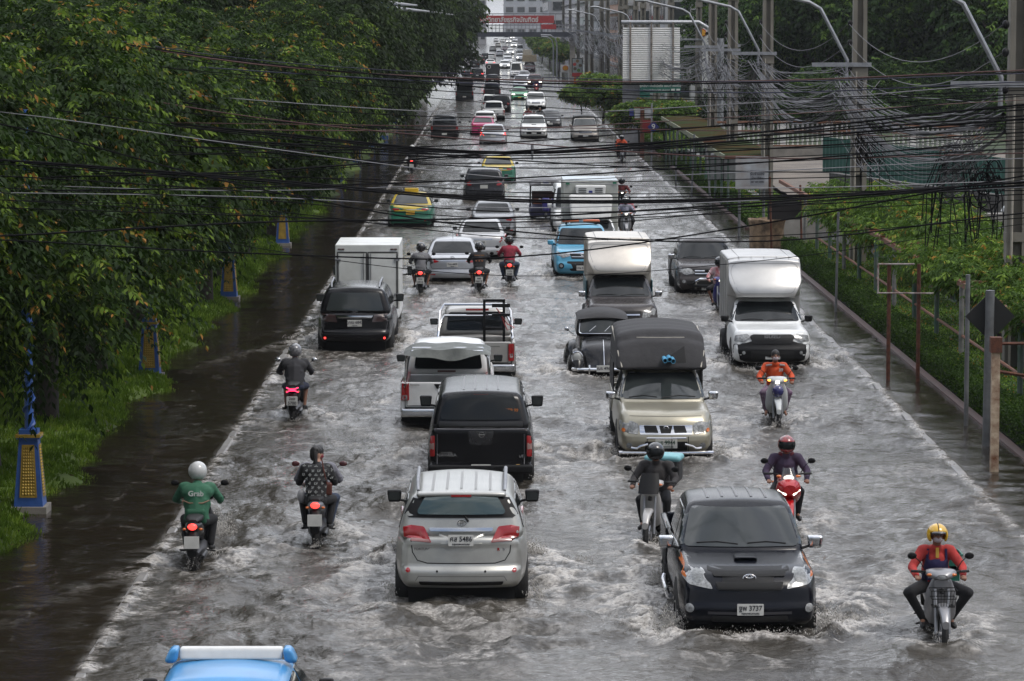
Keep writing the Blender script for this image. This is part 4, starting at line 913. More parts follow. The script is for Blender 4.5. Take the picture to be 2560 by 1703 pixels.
v.side_windows([[(-L2 + .45, 1.2), (-1.05, 1.18), (-1.05, 1.58), (-L2 + .6, 1.58)], [(-.97, 1.18), (.0, 1.18), (.0, 1.58), (-.97, 1.58)], [(.08, 1.18), (.9, 1.18), (.42, 1.58), (.08, 1.58)]], GLASS_G)
v.wheels(-L2 + .95, L2 - .9, .38, .25); v.arches(-L2 + .95, L2 - .9, .45, .38, .43); v.mirrors(.85, 1.16, BLACK, (.21, .11, .19))
# white box truck, rear ---------------------------------------------
v = Veh('box_truck', 'box_truck', 'small white box truck with closed rear doors ahead of the black SUV', 'truck'); L2 = v.L / 2; W = v.W
v.lower(WHITE, [(-L2, .74), (L2, .74)], .45, [(0, 0), (1, 0)], [(0, 0), (1, 0)], r=.05, name='chassis', n=(4, 6, 3))
v.cabin(WHITE, 1.0, L2, 1.1, L2 - .45, .74, 1.8, .78, .68, name='cab')
bx = MB(); V, F = rbox(W, 2.9, .02, (2, 3, 2), lambda a, b, c: (a, -L2 + 1.45 + b, .76 + c * 1.66), 1.66); bx.add(V, F).build('cargo_box', RWHITE, v.o, 0)
v.V = []; v.F = []; v._acc(V, F); hw = W / 2
RUB = mat('door_seal', (.06, .06, .06), rough=.7)
for sg in (-1, 1):
    d_ = v.dec('rear_door', 'R', RWHITE, rect(min(sg * .04, sg * (hw - .10)), .82, max(sg * .04, sg * (hw - .10)), 2.18, .02), off=.02)[0]
    v.line('door_seal', 'R', RUB, rect(min(sg * .02, sg * (hw - .06)), .79, max(sg * .02, sg * (hw - .06)), 2.22, 0), .045, .024, True, d_)
    MB().tube([(sg * .09, -L2 - .05, .84), (sg * .09, -L2 - .05, 2.2)], .016, 6).build('lock_rod', STEEL, d_)
    for z in (1.1, 2.0): MB().box(min(sg * (hw - .14), sg * hw), -L2 - .05, z, max(sg * (hw - .14), sg * hw), -L2 - .025, z + .06).build('hinge', STEEL, d_, 0)
    for k in (0, 1): MB().box(sg * .68 - .05 + .09 * k - .03, -L2 - .02, 2.29, sg * .68 + .05 + .09 * k - .05, -L2 - .005, 2.32).build('marker_lamp', mat('marker', (.06, .015, .012), var=0), v.o, 0)
v.wheels(-L2 + .8, L2 - .7, .3, .2, x=.66, detail=False); v.mirrors(1.5, 1.35, BLACK, (.14, .08, .25), x=.86, stalk=.12)

# sedans going away ---------------------------------------------------
a = sedan('ativ', 'silver sedan between two black-clad riders, long red tail lamps and thin roof aerial', SILVER2, ptxt=('7กต 4439', 'กรุงเทพ'), tl=[(.40, .84), (.50, .80), (.84, .80), (.86, .96), (.72, .95)])
a.emblem(0, .95, 'ovals', .13); MB().tube([(0, -.9, 1.46), (0, -1.02, 1.72)], .006, 4).build('aerial', BLACK, a.o)
b_ = sedan('vios', 'silver sedan with angular tail lamps, behind and right of the sedan with the aerial', paint('light_silver', (.46, .46, .46), .5), ptxt=('กข 9183', 'กรุงเทพ'), tl=[(.60, .74), (.84, .74), (.85, 1.0), (.66, .92)])
b_.emblem(0, .96, 'ovals', .11)
sedan('sedan_s', 'dull silver sedan, farthest of the three silver sedans queued ahead of the riders', paint('dull_silver', (.26, .27, .28), .5))
sedan('taxi1', 'green and yellow taxi near the left kerb with an orange plate and roof sign', YEL, GRN, taxi=True, plate_m=PLATE_Y, tl=[(.42, .90), (.84, .94), (.85, .80), (.44, .84)], glass=GLASS_G, name='taxi', cat='taxi')
sedan('taxi2', 'yellow and green taxi just beyond the dark crossover', YEL, GRN, taxi=False, plate_m=PLATE_Y, tl=[(.42, .90), (.84, .94), (.85, .80), (.44, .84)], glass=GLASS_G, name='taxi', cat='taxi')
sedan('pink', 'pink taxi driving away, left of the silver sedan with lit brake lamps', PINK, glass=GLASS_G, plate_m=PLATE_Y, name='taxi', cat='taxi', detail=1)
sedan('merc', 'silver sedan with lit red brake lamps beside the pink taxi', SILVER2, lit=True, detail=2, tl=[(.56, .76), (.84, .76), (.84, .98), (.74, .98)])
c_ = suv('cx', 'dark grey crossover driving away between the two green and yellow taxis', paint('dark_grey', (.03, .031, .036), .5, .25), h=1.62, lit=False)
c_.dec('roof_panel', 'T', mat('roof_mid_grey', (.16, .165, .18), rough=.3, coat=.6), rect(-.55, -1.7, .55, .1, .1), off=.004)
# blue taxi at the bottom edge
v = sedan('taxi_blue', 'sky-blue taxi at the bottom edge with a long white roof sign', TBLUE, glass=GLASS_G, name='taxi', cat='taxi', h=1.50)
V, F = rbox(1.09, .22, .03, (6, 3, 3), lambda a, b, c: (a, b * .6 - .05 + c * .04, 1.49 + c * .12), .12); sg_ = MB().add(V, F).build('roof_sign', WHITEPL, v.o)
for q in (-1, 1): V, F = rbox(.14, .30, .05, (3, 3, 3), lambda a, b, c: (q * (.59 + .05 * (1 - c)) + a * (1 - .3 * c), b * .8 - .05, 1.46 + c * .16), .16); MB().add(V, F).build('sign_end', TBLUE, sg_)

# black pickup with bonnet scoop, oncoming ----------------------------
v = pickup('vigo_black', 'black pickup coming toward us with bonnet scoop, chrome mirrors and plate ending 3737', PNAVY, detail=2, h=1.72, glass=GLASS_G, dep=.22, front_kw=[(0, -.02), (.15, .06), (.42, .08), (.5, .04), (.8, .0), (1, -.08)]); L2 = v.L / 2; f = v.C(3, 2); f3 = v.C(3, 3)
for o_ in list(v.o.children):
    if o_.name.startswith('mirror'):
        for q in list(o_.children): bpy.data.objects.remove(q)
        bpy.data.objects.remove(o_)
v.mirrors(.92, 1.12, CHROME, (.22, .13, .17))
v.dec('headlight', 'F', CLEAR_L, rp([(abs(a), b) for a, b in fold(f, [(1548, 540), (1560, 650), (1620, 700), (1835, 735), (1760, 580), (1640, 550)])], .03), True, off=.02)
v.dec('turn_signal', 'F', AMBER, rp([(abs(a), b) for a, b in fold(f, [(1550, 556), (1608, 562), (1600, 655), (1565, 648)])], .02), True, off=.026)
v.dec('headlight_bulb', 'F', mat('lamp_bowl', (.20, .21, .21), rough=.3, spec=.6, var=.4, vscale=30), circ(*[abs(f(1700, 630)[0]), f(1700, 630)[1]], .075), True, off=.027)
gx = lambda z: abs(f(z, 0)[0])
v.dec('grille', 'F', BLACK, rp([(gx(1790), f(0, 570)[1]), (gx(1880), f(0, 742)[1]), (-gx(1880), f(0, 742)[1]), (-gx(1790), f(0, 570)[1])], .03), off=.02)
v.dec('grille_slot', 'F', DARK, rp([(gx(1830), f(0, 590)[1]), (gx(1850), f(0, 630)[1]), (-gx(1850), f(0, 630)[1]), (-gx(1830), f(0, 590)[1])], .02), off=.026)
v.dec('grille_slot', 'F', DARK, rp([(gx(1860), f(0, 675)[1]), (gx(1890), f(0, 730)[1]), (-gx(1890), f(0, 730)[1]), (-gx(1860), f(0, 675)[1])], .02), off=.026)
v.emblem(0, f(0, 645)[1], 'ovals', .165); v.plate(*f(2170, 908), .345, .15, 'ฐพ 3737', 'กรุงเทพมหานคร')
v.dec('fog_lamp', 'F', CLEAR_L, circ(abs(f(1622, 907)[0]), f(0, 907)[1], .058), True, off=.015); v.line('bumper_line', 'F', mat('edge_grey', (.05, .05, .055), rough=.3, var=0), [(-gx(1790), f(0, 945)[1]), (gx(1790), f(0, 945)[1])], .035)
v.dec('bumper_gap', 'F', DARK, rect(-.5, .42, .5, .50, .03), off=.01)
V, F = rbox(.33, .36, .04, (5, 5, 3), lambda a, b, c: (a * (1 - .12 * c), 1.62 + b + .1 * c, 1.06 + c * .09), .1); sc = MB().add(V, F).build('bonnet_scoop', PNAVY, v.o, 50)
MB().prism(rect(-.12, 1.095, .12, 1.14, .015), 1.78, 1.835).build('scoop_mouth', DARK, sc, 0)
for q in ((.05, .60), (-.60, -.08)): v.wiper([(q[0], 1.20), ((q[0] + q[1]) / 2, 1.225), (q[1], 1.21)])
for sg in (-1, 1): MB().tube([(sg * .95, -.55, .50), (sg * .97, -.45, .46), (sg * .97, 1.0, .46), (sg * .95, 1.1, .5)], .035, 8).build('side_step', CHROME, v.o)
v.dec('sticker', 'F', mat('sticker_mint', (.15, .5, .4), var=.2), rect(-.60, 1.50, -.50, 1.57, .01), off=.012)
v.ribs(mat('rib_grey'), -.8, .15, (-.4, -.2, 0, .2, .4))
# champagne pickup with canvas top --------------------------------------
v = pickup('gold', 'champagne pickup coming toward us with a torn black canvas top and nudge bar', GOLD, detail=2, h=1.70, glass=GLASS_G, single=False, bed=True); L2 = v.L / 2; f = v.C(2, 2)
chrome_mirrors(v)
X_ = lambda z: abs(f(z, 0)[0]); Z_ = lambda z: f(0, z)[1]
v.dec('headlight', 'F', CLEAR_L, rp([(X_(985), Z_(755)), (X_(980), Z_(845)), (X_(1155), Z_(862)), (X_(1160), Z_(775)), (X_(1100), Z_(748))], .03), True, off=.015)
v.dec('turn_signal', 'F', AMBER, circ(X_(1022), Z_(828), .034), True, off=.024)
v.dec('headlight_bulb', 'F', mat('lamp_bowl', (.20, .21, .21), rough=.3, spec=.6, var=.4, vscale=30), circ(X_(1088), Z_(810), .058), True, off=.024)
v.dec('grille_surround', 'F', CHROME, rp([(X_(1165), Z_(782)), (X_(1170), Z_(862)), (-X_(1170), Z_(862)), (-X_(1165), Z_(782))], .02), off=.016)
for a_, b_2 in ((1205, 1338), (1475, 1600)): v.dec('grille_mesh', 'F', BLACK, rp([(-f(a_, 0)[0] * -1, Z_(785)), (f(b_2 - 20, 0)[0], Z_(785)), (f(b_2, 0)[0], Z_(845)), (f(a_ + 12, 0)[0], Z_(845))], .01), off=.024)
v.dec('grille_mesh', 'F', BLACK, rp([(f(1345, 0)[0], Z_(785)), (f(1468, 0)[0], Z_(785)), (f(1450, 0)[0], Z_(848)), (f(1362, 0)[0], Z_(848))], .01), off=.024)
v.emblem(*f(1405, 812), 'ringbar', .125)
v.dec('lower_grille', 'F', DARK, rect(-X_(1215), Z_(1010), X_(1215), Z_(925), .02), off=.01); v.plate(*f(1405, 942), .40, .165, 'บธ 9944', 'กรุงเทพมหานคร', tm=mat('plate_green', (.01, .06, .03), var=0))
v.dec('fog_lamp', 'F', CLEAR_L, circ(X_(1072), Z_(965), .055), True, off=.015)
bar = MB(); yf = L2 + .14
for z, hw in ((Z_(888), .36), (Z_(1022), .86), (Z_(1075), .38)): bar.tube([(-hw, yf - (.05 if hw > .5 else 0), z), (0, yf + .03, z), (hw, yf - (.05 if hw > .5 else 0), z)], .03 if hw > .5 else .014, 8)
for sg in (-1, 1): bar.tube([(sg * X_(1240), yf, Z_(942)), (sg * X_(1170), yf, Z_(960)), (sg * X_(1140), yf, Z_(980)), (sg * X_(1090), yf - .04, Z_(975))], .02, 6)
bar.build('nudge_bar', CHROME, v.o); bar = MB()
for x in (-.40, -.10, .35): MB().tube([(x, yf - .02, Z_(875)), (x, yf, Z_(1080))], .008, 5).build('nudge_bar_upright', BLACK, v.o)

v.line('windscreen_split', 'F', BLACK, [(.0, 1.18), (.0, 1.6)], .10, .014); v.line('bonnet_gap', 'F', mat('crease_gold', (.12, .11, .08), var=0), [(-.72, 1.12), (-.66, .99), (.66, .99), (.72, 1.12)], .012)
for q in ((.62, .1), (-.0, -.62)): v.wiper([(q[0], 1.19), ((q[0] + q[1]) / 2, 1.225), (q[1], 1.20)])
def canvas_top(o, x, y0, y1, z0, z1, m, over=.0, nose=.35, name='canvas_top'):
    def w(a, b, c):
        ty = (b + (y1 - y0) / 2) / (y1 - y0); sx = a / x
        zt = z1 - .10 * abs(sx) ** 2.5 - .16 * SM3(clamp((ty - .78) / .22, 0, 1)); zz = z0 + (zt - z0) * c
        if c < .3 and ty > .9: zz += .0
        return (a * (1 - .05 * c), (y0 + y1) / 2 + b - nose * SM3(clamp((ty - .8) / .2, 0, 1)) * c ** 1.3 * 1.0, zz + .008 * math.sin(b * 9) * c)
    V, F = rbox(2 * x, y1 - y0, .10, (12, 18, 10), w, z1 - z0); return MB().add(V, F).build(name, m, o, 60), V, F
ct, V, F = canvas_top(v.o, .86, -L2 + .05, .74, 1.66, 2.38, CANVAS, nose=.34)
sk = MB(); 
for sg in (-1, 1): sk.box(sg * .85 - .012, -L2 + .1, 1.12, sg * .85 + .012, -.6, 1.68)
sk.build('canvas_side', CANVAS, v.o, 0)
bv = bvh_of(V, F); pipe = mat('bleached_pipe', (.45, .42, .36), rough=.6)
for sg in (-1, 1): MB().tube([surf(bv, 'F', sg * a, z) + Vector((0, .01, 0)) for a, z in ((.83, 2.24), (.81, 2.0), (.74, 1.72))], .014, 6).build('canvas_rail', pipe, v.o)
MB().tube([surf(bv, 'F', a, 2.24) + Vector((0, .015, 0)) for a in (-.45, 0, .45)], .009, 5).build('canvas_rail', pipe, v.o)
h0 = [(-.44, 2.10), (-.46, 1.80), (-.17, 1.80), (-.02, 1.84)]
decal(bv, 'F', h0, .006, .02).build('canvas_tear', DARK, v.o, 30)
bl = mat('blue_pipe', (.10, .38, .60), rough=.35)
pg = thing('pipe_bundle', 'three blue plastic pipes poking through the torn canvas of the champagne pickup', 'pipes', v.o.location + Vector((.15, -.80, 1.98)), 0)
for k, (dx, dz) in enumerate(((0, 0), (.085, .02), (.15, -.01))): MB().lathe([(.044, 0), (.044, .75), (.036, .75), (.036, 0.0), (.044, 0)], (dx - .1, -.30, dz - .10), 'y', 12).build('pipe', bl, pg)
# white pickup with aluminium box ------------------------------------------
def alu_box(v, x, z1, m, zc=1.68, tip=.80):
    """tall box body behind the cab with a nose that leans out over the cab roof"""
    y0 = -v.L / 2 + .05
    V, F = rbox(2 * x, -.04 - y0, .05, (6, 12, 8), lambda a, b, c: (a * (1 - .02 * c), (y0 - .04) / 2 + b, .95 + (z1 - .95) * c - .05 * (a / x) ** 4 * c), z1 - .95); o_ = MB().add(V, F).build('cargo_box', m, v.o, 50)
    def w(a, b, c):
        ty = (b + .5); Y = -.06 + ty * lerp(tip, .34, SM3(clamp((c - .10) / .9, 0, 1))); X = a * lerp(1, lerp(.80, .99, min(1, c * 2.2)), SM3(ty)) * (1 - .02 * c)
        return (X, Y - .07 * (a / x) ** 2 * ty, zc + (z1 - .03 - zc) * c - .06 * (a / x) ** 4 * c - .05 * c * ty)
    V, F = rbox(2 * x - .01, 1.0, .055, (10, 8, 10), w, z1 - zc); MB().add(V, F).build('cargo_nose', m, v.o, 50); bv = bvh_of(V, F); h = z1 - zc
    strip(bv, 'F', rp([(-x * .74, zc + .10), (x * .74, zc + .10), (x * .93, zc + h * .62), (x * .84, z1 - .16), (-x * .84, z1 - .16), (-x * .93, zc + h * .62)], .12), .010, .004, None, True).build('panel_seam', mat('seam', (.22, .22, .22), var=0), o_, 0)
    for k in range(5): MB().tube([(-.6 + .3 * k, y0 + .1, z1 - .005), (-.6 + .3 * k, .1, z1 - .02)], .008, 4).build('roof_seam', mat('seam'), o_)
    for sg in (-1, 1):
        for k in range(4): MB().box(sg * x - .012, y0 + .4 + .6 * k, 1.0, sg * x + .012, y0 + .43 + .6 * k, z1 - .12).build('side_rib', m, o_, 0)
    return bv, o_
v = pickup('isuzu', 'white pickup coming toward us with a tall silver aluminium box over its cab', WHITE, detail=2, single=True, bed=False, h=1.68, glass=GLASS); L2 = v.L / 2; f = v.C(2, 2)
v.line('bonnet_gap', 'F', mat('crease_grey', (.25, .25, .25), var=0), [(-.74, 1.12), (-.62, .97), (.62, .97), (.74, 1.12)], .01)
v.dec('bumper', 'F', BLACK, rp([(-.84, .36), (.84, .36), (.895, .60), (.88, .76), (.60, .80), (.40, .86), (-.40, .86), (-.60, .80), (-.88, .76), (-.895, .60)], .04), off=.02)
v.dec('grille', 'F', BLACK, rp([(-.44, .78), (.44, .78), (.52, .94), (.44, .99), (-.44, .99), (-.52, .94)], .03), off=.035)
v.dec('lower_grille', 'F', DARK, rect(-.5, .42, .5, .62, .04), off=.03)
v.dec('headlight', 'F', CLEAR_L, rp([(.50, .92), (.56, 1.0), (.84, .96), (.87, .82), (.66, .82)], .03), True, off=.03)
text_on(v.o, 'ISUZU', .10, v.at(0, .94, .055), 'F', CHROME, .004, sx=1.35); v.plate(0, .50, .34, .13, 'วอน 811'); v.dec('fog_lamp', 'F', CLEAR_L, circ(.66, .58, .04), True, off=.03)
alu_box(v, .88, 2.62, ALU)
for q in ((.62, .1), (-.0, -.62)): v.wiper([(q[0], 1.19), ((q[0] + q[1]) / 2, 1.215), (q[1], 1.20)])
# grey pickup with aluminium box, partly behind the beetle ------------------------
v = pickup('triton_box', 'grey pickup with a silver aluminium box and chrome mirrors, just behind the old black car', GREYB, detail=1, single=True, bed=False, h=1.70, glass=GLASS); L2 = v.L / 2
chrome_mirrors(v); pick_front(v); alu_box(v, .84, 2.60, mat('aluminium_warm', (.60, .56, .50), rough=.34, metal=.7, var=.1, vscale=1.5))
for q in ((.62, .1), (-.0, -.62)): v.wiper([(q[0], 1.19), ((q[0] + q[1]) / 2, 1.215), (q[1], 1.20)])
for sg in (-1, 1): MB().box(sg * .855 - .01, -L2 + .5, 1.0, sg * .855 + .01, .2, 1.5).build('teal_side_panel', mat('teal_panel', (.01, .11, .14), rough=.4), v.o, 0)
# dark grey pickup with bull bar -----------------------------------------------
v = pickup('triton_grey', 'brown-grey pickup coming toward us with a chrome and black bull bar and chrome mirrors', GREYB, detail=1, h=1.72); L2 = v.L / 2
v.dec('headlight', 'F', CLEAR_L, rp([(.34, .84), (.50, .98), (.80, .98), (.84, .88), (.62, .78)], .05), True, off=.015); v.dec('grille', 'F', BLACK, rp([(-.36, .78), (.36, .78), (.42, .96), (-.42, .96)], .03), off=.012)
chrome_mirrors(v)
for z in (.83, .91): v.line('grille_bar', 'F', CHROME, [(-.36, z), (.36, z)], .03, .024)
v.emblem(0, .87, 'diamonds', .17); v.plate(0, .42, .34, .13, 'ษศ 574'); v.dec('lower_grille', 'F', DARK, rect(-.6, .48, .6, .62, .05)); v.dec('fog_lamp', 'F', CLEAR_L, circ(.68, .60, .05), True)
bb = MB(); bb.tube([(-.34, L2 + .08, .42), (-.33, L2 + .16, .62), (-.22, L2 + .17, .68), (.22, L2 + .17, .68), (.33, L2 + .16, .62), (.34, L2 + .08, .42)], .04, 8); bb.build('bull_bar', CHROME, v.o)
MB().tube([(-.40, L2 + .10, .38), (-.42, L2 + .14, .55), (-.34, L2 + .14, .60)], .04, 8).tube([(.40, L2 + .10, .38), (.42, L2 + .14, .55), (.34, L2 + .14, .60)], .04, 8).tube([(-.4, L2 + .12, .48), (.4, L2 + .12, .48)], .05, 8).build('bull_bar_pads', BLACK, v.o)
for q in ((.62, .1), (-.0, -.62)): v.wiper([(q[0], 1.19), ((q[0] + q[1]) / 2, 1.215), (q[1], 1.20)])
# sky-blue pickup with orange beacon bar -------------------------------------------
v = pickup('revo_blue', 'sky-blue pickup with an orange beacon bar on its roof, coming toward us', BLUE, detail=1, h=1.74, glass=GLASS); L2 = v.L / 2
v.dec('headlight', 'F', CLEAR_L, rp([(.40, .90), (.42, .98), (.82, 1.04), (.84, .92), (.62, .84)], .03), True, off=.015); v.dec('grille', 'F', BLACK, rp([(-.36, .82), (.36, .82), (.42, .98), (-.42, .98)], .03), off=.012)
v.line('grille_bar', 'F', CHROME, [(-.52, .99), (.52, .99)], .03, .02); v.line('grille_bar', 'F', CHROME, [(-.36, .88), (.36, .88)], .02, .024); v.emblem(0, .91, 'ovals', .19); v.plate(.04, .54, .34, .15, '1กษ 5196')
v.dec('lower_grille', 'F', DARK, rp([(-.40, .44), (.40, .44), (.52, .74), (-.52, .74)], .06)); v.dec('fog_lamp', 'F', BLACK, circ(.68, .60, .09), True); v.dec('fog_lamp', 'F', CLEAR_L, circ(.68, .60, .05), True, off=.03)
lb = thing('beacon_bar', 'x', 'light'); bpy.data.objects.remove(lb); lb = None
ORG = mat('beacon_orange', (.60, .12, .03), rough=.3, coat=.4)
o_ = MB(); V, F = rbox(1.22, .24, .05, (8, 4, 3), lambda a, b, c: (a * (1 - .04 * c), b - .1, 1.79 + c * .09), .12); o_ = o_.add(V, F).build('beacon_bar', ORG, v.o, 50)
V, F = rbox(.16, .26, .04, (3, 3, 3), lambda a, b, c: (a, b - .1, 1.79 + c * .10), .12); MB().add(V, F).build('beacon_centre', STEEL, o_); MB().box(-.5, -.14, 1.72, -.44, -.06, 1.80).box(.44, -.14, 1.72, .5, -.06, 1.80).build('beacon_foot', BLACK, o_, 0)
# old beetle-shaped car ------------------------------------------------------------------
v = Veh('beetle', 'vintage_car', 'old black rounded convertible with fabric roof, round headlamps and plate ending 4965', 'car', .18); L2 = v.L / 2; f = v.C(2, 2); W = v.W
v.lower(PBLACK, [(-L2, .6), (-1.5, .95), (-.9, 1.02), (.6, 1.0), (1.0, .96), (1.5, .82), (L2 - .15, .56), (L2, .44)], .26, [(0, 0), (1, -.3)], [(0, -.02), (.5, 0), (1, -.10)], r=.16, taper=.42, bow=.12, W=1.22, n=(12, 26, 10), side=[(0, .9), (.5, 1), (1, .82)], crown=.06)
for sg in (-1, 1):
    pts = [(1.98, .36, .04), (1.90, .52, .15), (1.72, .68, .20), (1.45, .78, .22), (1.1, .72, .22), (.85, .5, .16), (.75, .32, .12)]
    mb = MB(); Vf = []
    for (y, z, hw) in pts:
        for k in range(13):
            a = math.pi * k / 12; Vf.append((sg * .60 + hw * 1.05 * math.cos(a), y, .26 + (z - .26) * math.sin(a) ** .8))
    mb.add(Vf, [(i * 13 + k, i * 13 + k + 1, (i + 1) * 13 + k + 1, (i + 1) * 13 + k) for i in range(6) for k in range(12)]); fe = mb.build('fender', PBLACK, v.o, 60)
    mb = MB(); mb.ball((sg * .61, 1.80, .60), (.125, .07, .135)); hl = mb.build('headlight', mat('lamp_glass_pale', (.42, .43, .42), rough=.2, coat=.4, var=.2), v.o); MB().tube([(sg * .61 + .125 * math.cos(t), 1.83, .60 + .135 * math.sin(t)) for t in np.linspace(0, 6.28, 19)], .016, 6, False).build('chrome_ring', CHROME, hl)
    mb = MB(); Vf = []
    for (y, z, hw) in [(-1.9, .3, .05), (-1.7, .6, .2), (-1.3, .72, .24), (-.9, .6, .2), (-.7, .3, .1)]:
        for k in range(9):
            a = math.pi * k / 8; Vf.append((sg * .62 + hw * math.cos(a), y, .26 + (z - .26) * math.sin(a)))
    mb.add(Vf, [(i * 9 + k, i * 9 + k + 1, (i + 1) * 9 + k + 1, (i + 1) * 9 + k) for i in range(4) for k in range(8)]); mb.build('fender', PBLACK, v.o, 60)
    MB().tube([(sg * .68, .62, 1.02), (sg * .80, .66, 1.12)], .01, 5).ball((sg * .82, .66, 1.14), (.055, .025, .05)).build('mirror', CHROME, v.o)
v.cabin(PBLACK, -1.15, .72, -.9, .40, .95, 1.46, .62, .54, r=.12, bf=.06)
v.dec('windscreen_frame', 'F', CHROME, rp([(-.545, 1.03), (.545, 1.03), (.50, 1.36), (-.50, 1.36)], .06), off=.006); v.dec('windscreen', 'F', GLASS_G, rp([(-.515, 1.055), (.515, 1.055), (.475, 1.335), (-.475, 1.335)], .06), off=.012)
V, F = rbox(1.22, 1.7, .14, (10, 14, 5), lambda a, b, c: (a * (1 - .08 * c), -.30 + b * (1 - .05 * c), 1.34 + .20 * c - .10 * (a / .6) ** 2 * c - .10 * (b / .85) ** 4 * c), .3); MB().add(V, F).build('fabric_roof', CANVAS, v.o, 60)
MB().tube([v.at(0, z, .01) for z in np.linspace(.36, .93, 12)], .012, 6).build('bonnet_strip', CHROME, v.o)
bm_ = MB(); bm_.tube([(-.72, L2 - .02, .36), (-.6, L2 + .10, .36), (.6, L2 + .10, .36), (.72, L2 - .02, .36)], .035, 8)
for sg in (-1, 1): bm_.tube([(sg * .34, L2 + .11, .28), (sg * .34, L2 + .15, .38), (sg * .34, L2 + .11, .46)], .022, 6)
bm_.build('bumper', CHROME, v.o); p_ = MB().box(-.18, L2 + .135, .31, .18, L2 + .145, .46).build('number_plate', PLATE, v.o, 0); text_on(p_, 'ฌร 4965', .095, (0, L2 + .148, .39), 'F', INK, .001)
v.wiper([(-.05, 1.08), (-.18, 1.2)], CHROME, .007); v.wiper([(.3, 1.08), (.15, 1.2)], CHROME, .007)
v.wheels(-1.25, 1.28, .31, .15, x=.64)
# ------------------------------------------------------------------ the other vehicles
v = pickup('reefer', 'white refrigerated truck with a cooling unit above the cab, coming toward us', WHITE, detail=1, single=True, bed=False, h=1.72); L2 = v.L / 2; pick_front(v)
mb = MB(); V, F = rbox(1.84, 2.75, .04, (6, 8, 6), lambda a, b, c: (a, -L2 + 1.37 + b, .9 + c * 2.0), 2.0); bx = mb.add(V, F).build('cargo_box', mat('reefer_grey', (.40, .41, .38), rough=.45, var=.12), v.o, 0)
MB().box(-.90, -L2, 2.905, .90, -L2 + 2.7, 2.925).build('roof_skin', mat('roof_pale_blue', (.48, .54, .58), rough=.4), bx, 0)
V, F = rbox(1.46, .5, .10, (8, 5, 8), lambda a, b, c: (a * (1 - .16 * SM3(clamp((c - .0) / .5, 0, 1)) * 0 - .1 * (1 - c)), .28 + b * (1.15 - .5 * c) + .18 * (1 - c), 1.66 + c * .80), .8); MB().add(V, F).build('wind_deflector', WHITEPL, v.o, 50)
un = MB(); V, F = rbox(1.02, .30, .05, (5, 3, 3), lambda a, b, c: (a * (1 - .06 * (1 - c)), .10 + b, 2.46 + c * .30), .3); un = un.add(V, F).build('cooling_unit', WHITEPL, v.o, 50)
for sg in (-1, 1):
    for k in range(3): MB().box(min(sg * .14, sg * .40), .255, 2.53 + .06 * k, max(sg * .14, sg * .40), .268, 2.55 + .06 * k).build('vent_slot', BLACK, un, 0)
MB().box(-.06, .255, 2.52, .06, .268, 2.59).build('blue_mark', mat('mark_blue', (.02, .03, .2), var=0), un, 0)
for x in (-.8, .75): MB().box(x - .06, -.04, 2.78, x + .06, -.02, 2.86).build('marker_lamp', mat('marker_green', (.02, .15, .08), var=0), bx, 0)
suv('van_w', 'white van half hidden between the tuk-tuk and the refrigerated truck', WHITE, h=1.98, van=True, name='van', cat='van')
# tuk-tuk -------------------------------------------------------------------
v = Veh('tuktuk', 'tuk_tuk', 'three-wheeled tuk-tuk with grey canopy, coming toward us left of the white van', 'tuk-tuk', .18); L2 = v.L / 2
TB = mat('tuk_blue', (.03, .025, .16), rough=.35, coat=.5); TG = mat('tuk_canopy', (.13, .13, .14), rough=.7, var=.2)
v.lower(mat('tuk_body', (.03, .03, .08), rough=.4), [(-L2, .75), (.5, .72), (.75, .5)], .28, [(0, 0), (1, 0)], [(0, 0), (1, 0)], r=.08, y0=-L2, y1=.6, n=(5, 8, 4))
def w(a, b, c):
    return (a * (1 - .10 * c), -.35 + b, 1.52 + .26 * c - .12 * (a / .66) ** 2 * c - .08 * (b / 1.2) ** 4 * c)
V, F = rbox(1.36, 2.4, .1, (10, 12, 4), w, .3); MB().add(V, F).build('canopy', TG, v.o, 50); MB().box(-.2, .84, 1.60, .2, .86, 1.72).build('taxi_board', WHITEPL, v.o, 0); text_on(v.o, 'TAXI', .10, (0, .865, 1.66), 'F', mat('board_blue', (.03, .05, .3), var=0), .002)
fr = MB()
for sg in (-1, 1):
    fr.tube([(sg * .62, .75, .7), (sg * .60, .78, 1.6)], .022, 6).tube([(sg * .62, -.2, .7), (sg * .6, -.2, 1.6)], .022, 6).tube([(sg * .62, -L2 + .1, .7), (sg * .6, -L2 + .1, 1.6)], .022, 6)
    fr.tube([(sg * .62, -L2 + .1, 1.0), (sg * .62, -.2, 1.0)], .02, 6)
fr.build('frame', BLACK, v.o)
V, F = rbox(.34, .30, .08, (5, 4, 6), lambda a, b, c: (a * (1 - .2 * (1 - c)), .95 + b, .50 + .55 * c), .55); MB().add(V, F).build('nose', TB, v.o, 50)
MB().box(-.5, .7, .8, .5, .74, 1.0).build('front_panel', mat('tuk_orange', (.22, .07, .03), rough=.4), v.o, 0); MB().ball((.25, 1.0, .95), .08).ball((-.25, 1.0, .95), .08).build('headlight', CLEAR_L, v.o)
MB().box(-.55, -.6, .7, .55, -.5, 1.25).build('seat_back', mat('tuk_seat', (.05, .015, .015), rough=.6), v.o, 0); MB().lathe([(.13, -.05), (.23, -.05), (.25, 0), (.23, .05), (.13, .05)], (0, 1.12, .25), 'x', 18).build('wheel', TYRE, v.o)
for sg in (-1, 1): MB().lathe([(.13, -.07), (.25, -.07), (.26, 0), (.25, .07), (.13, .07)], (sg * .55, -.9, .26), 'x', 18).build('wheel', TYRE, v.o)

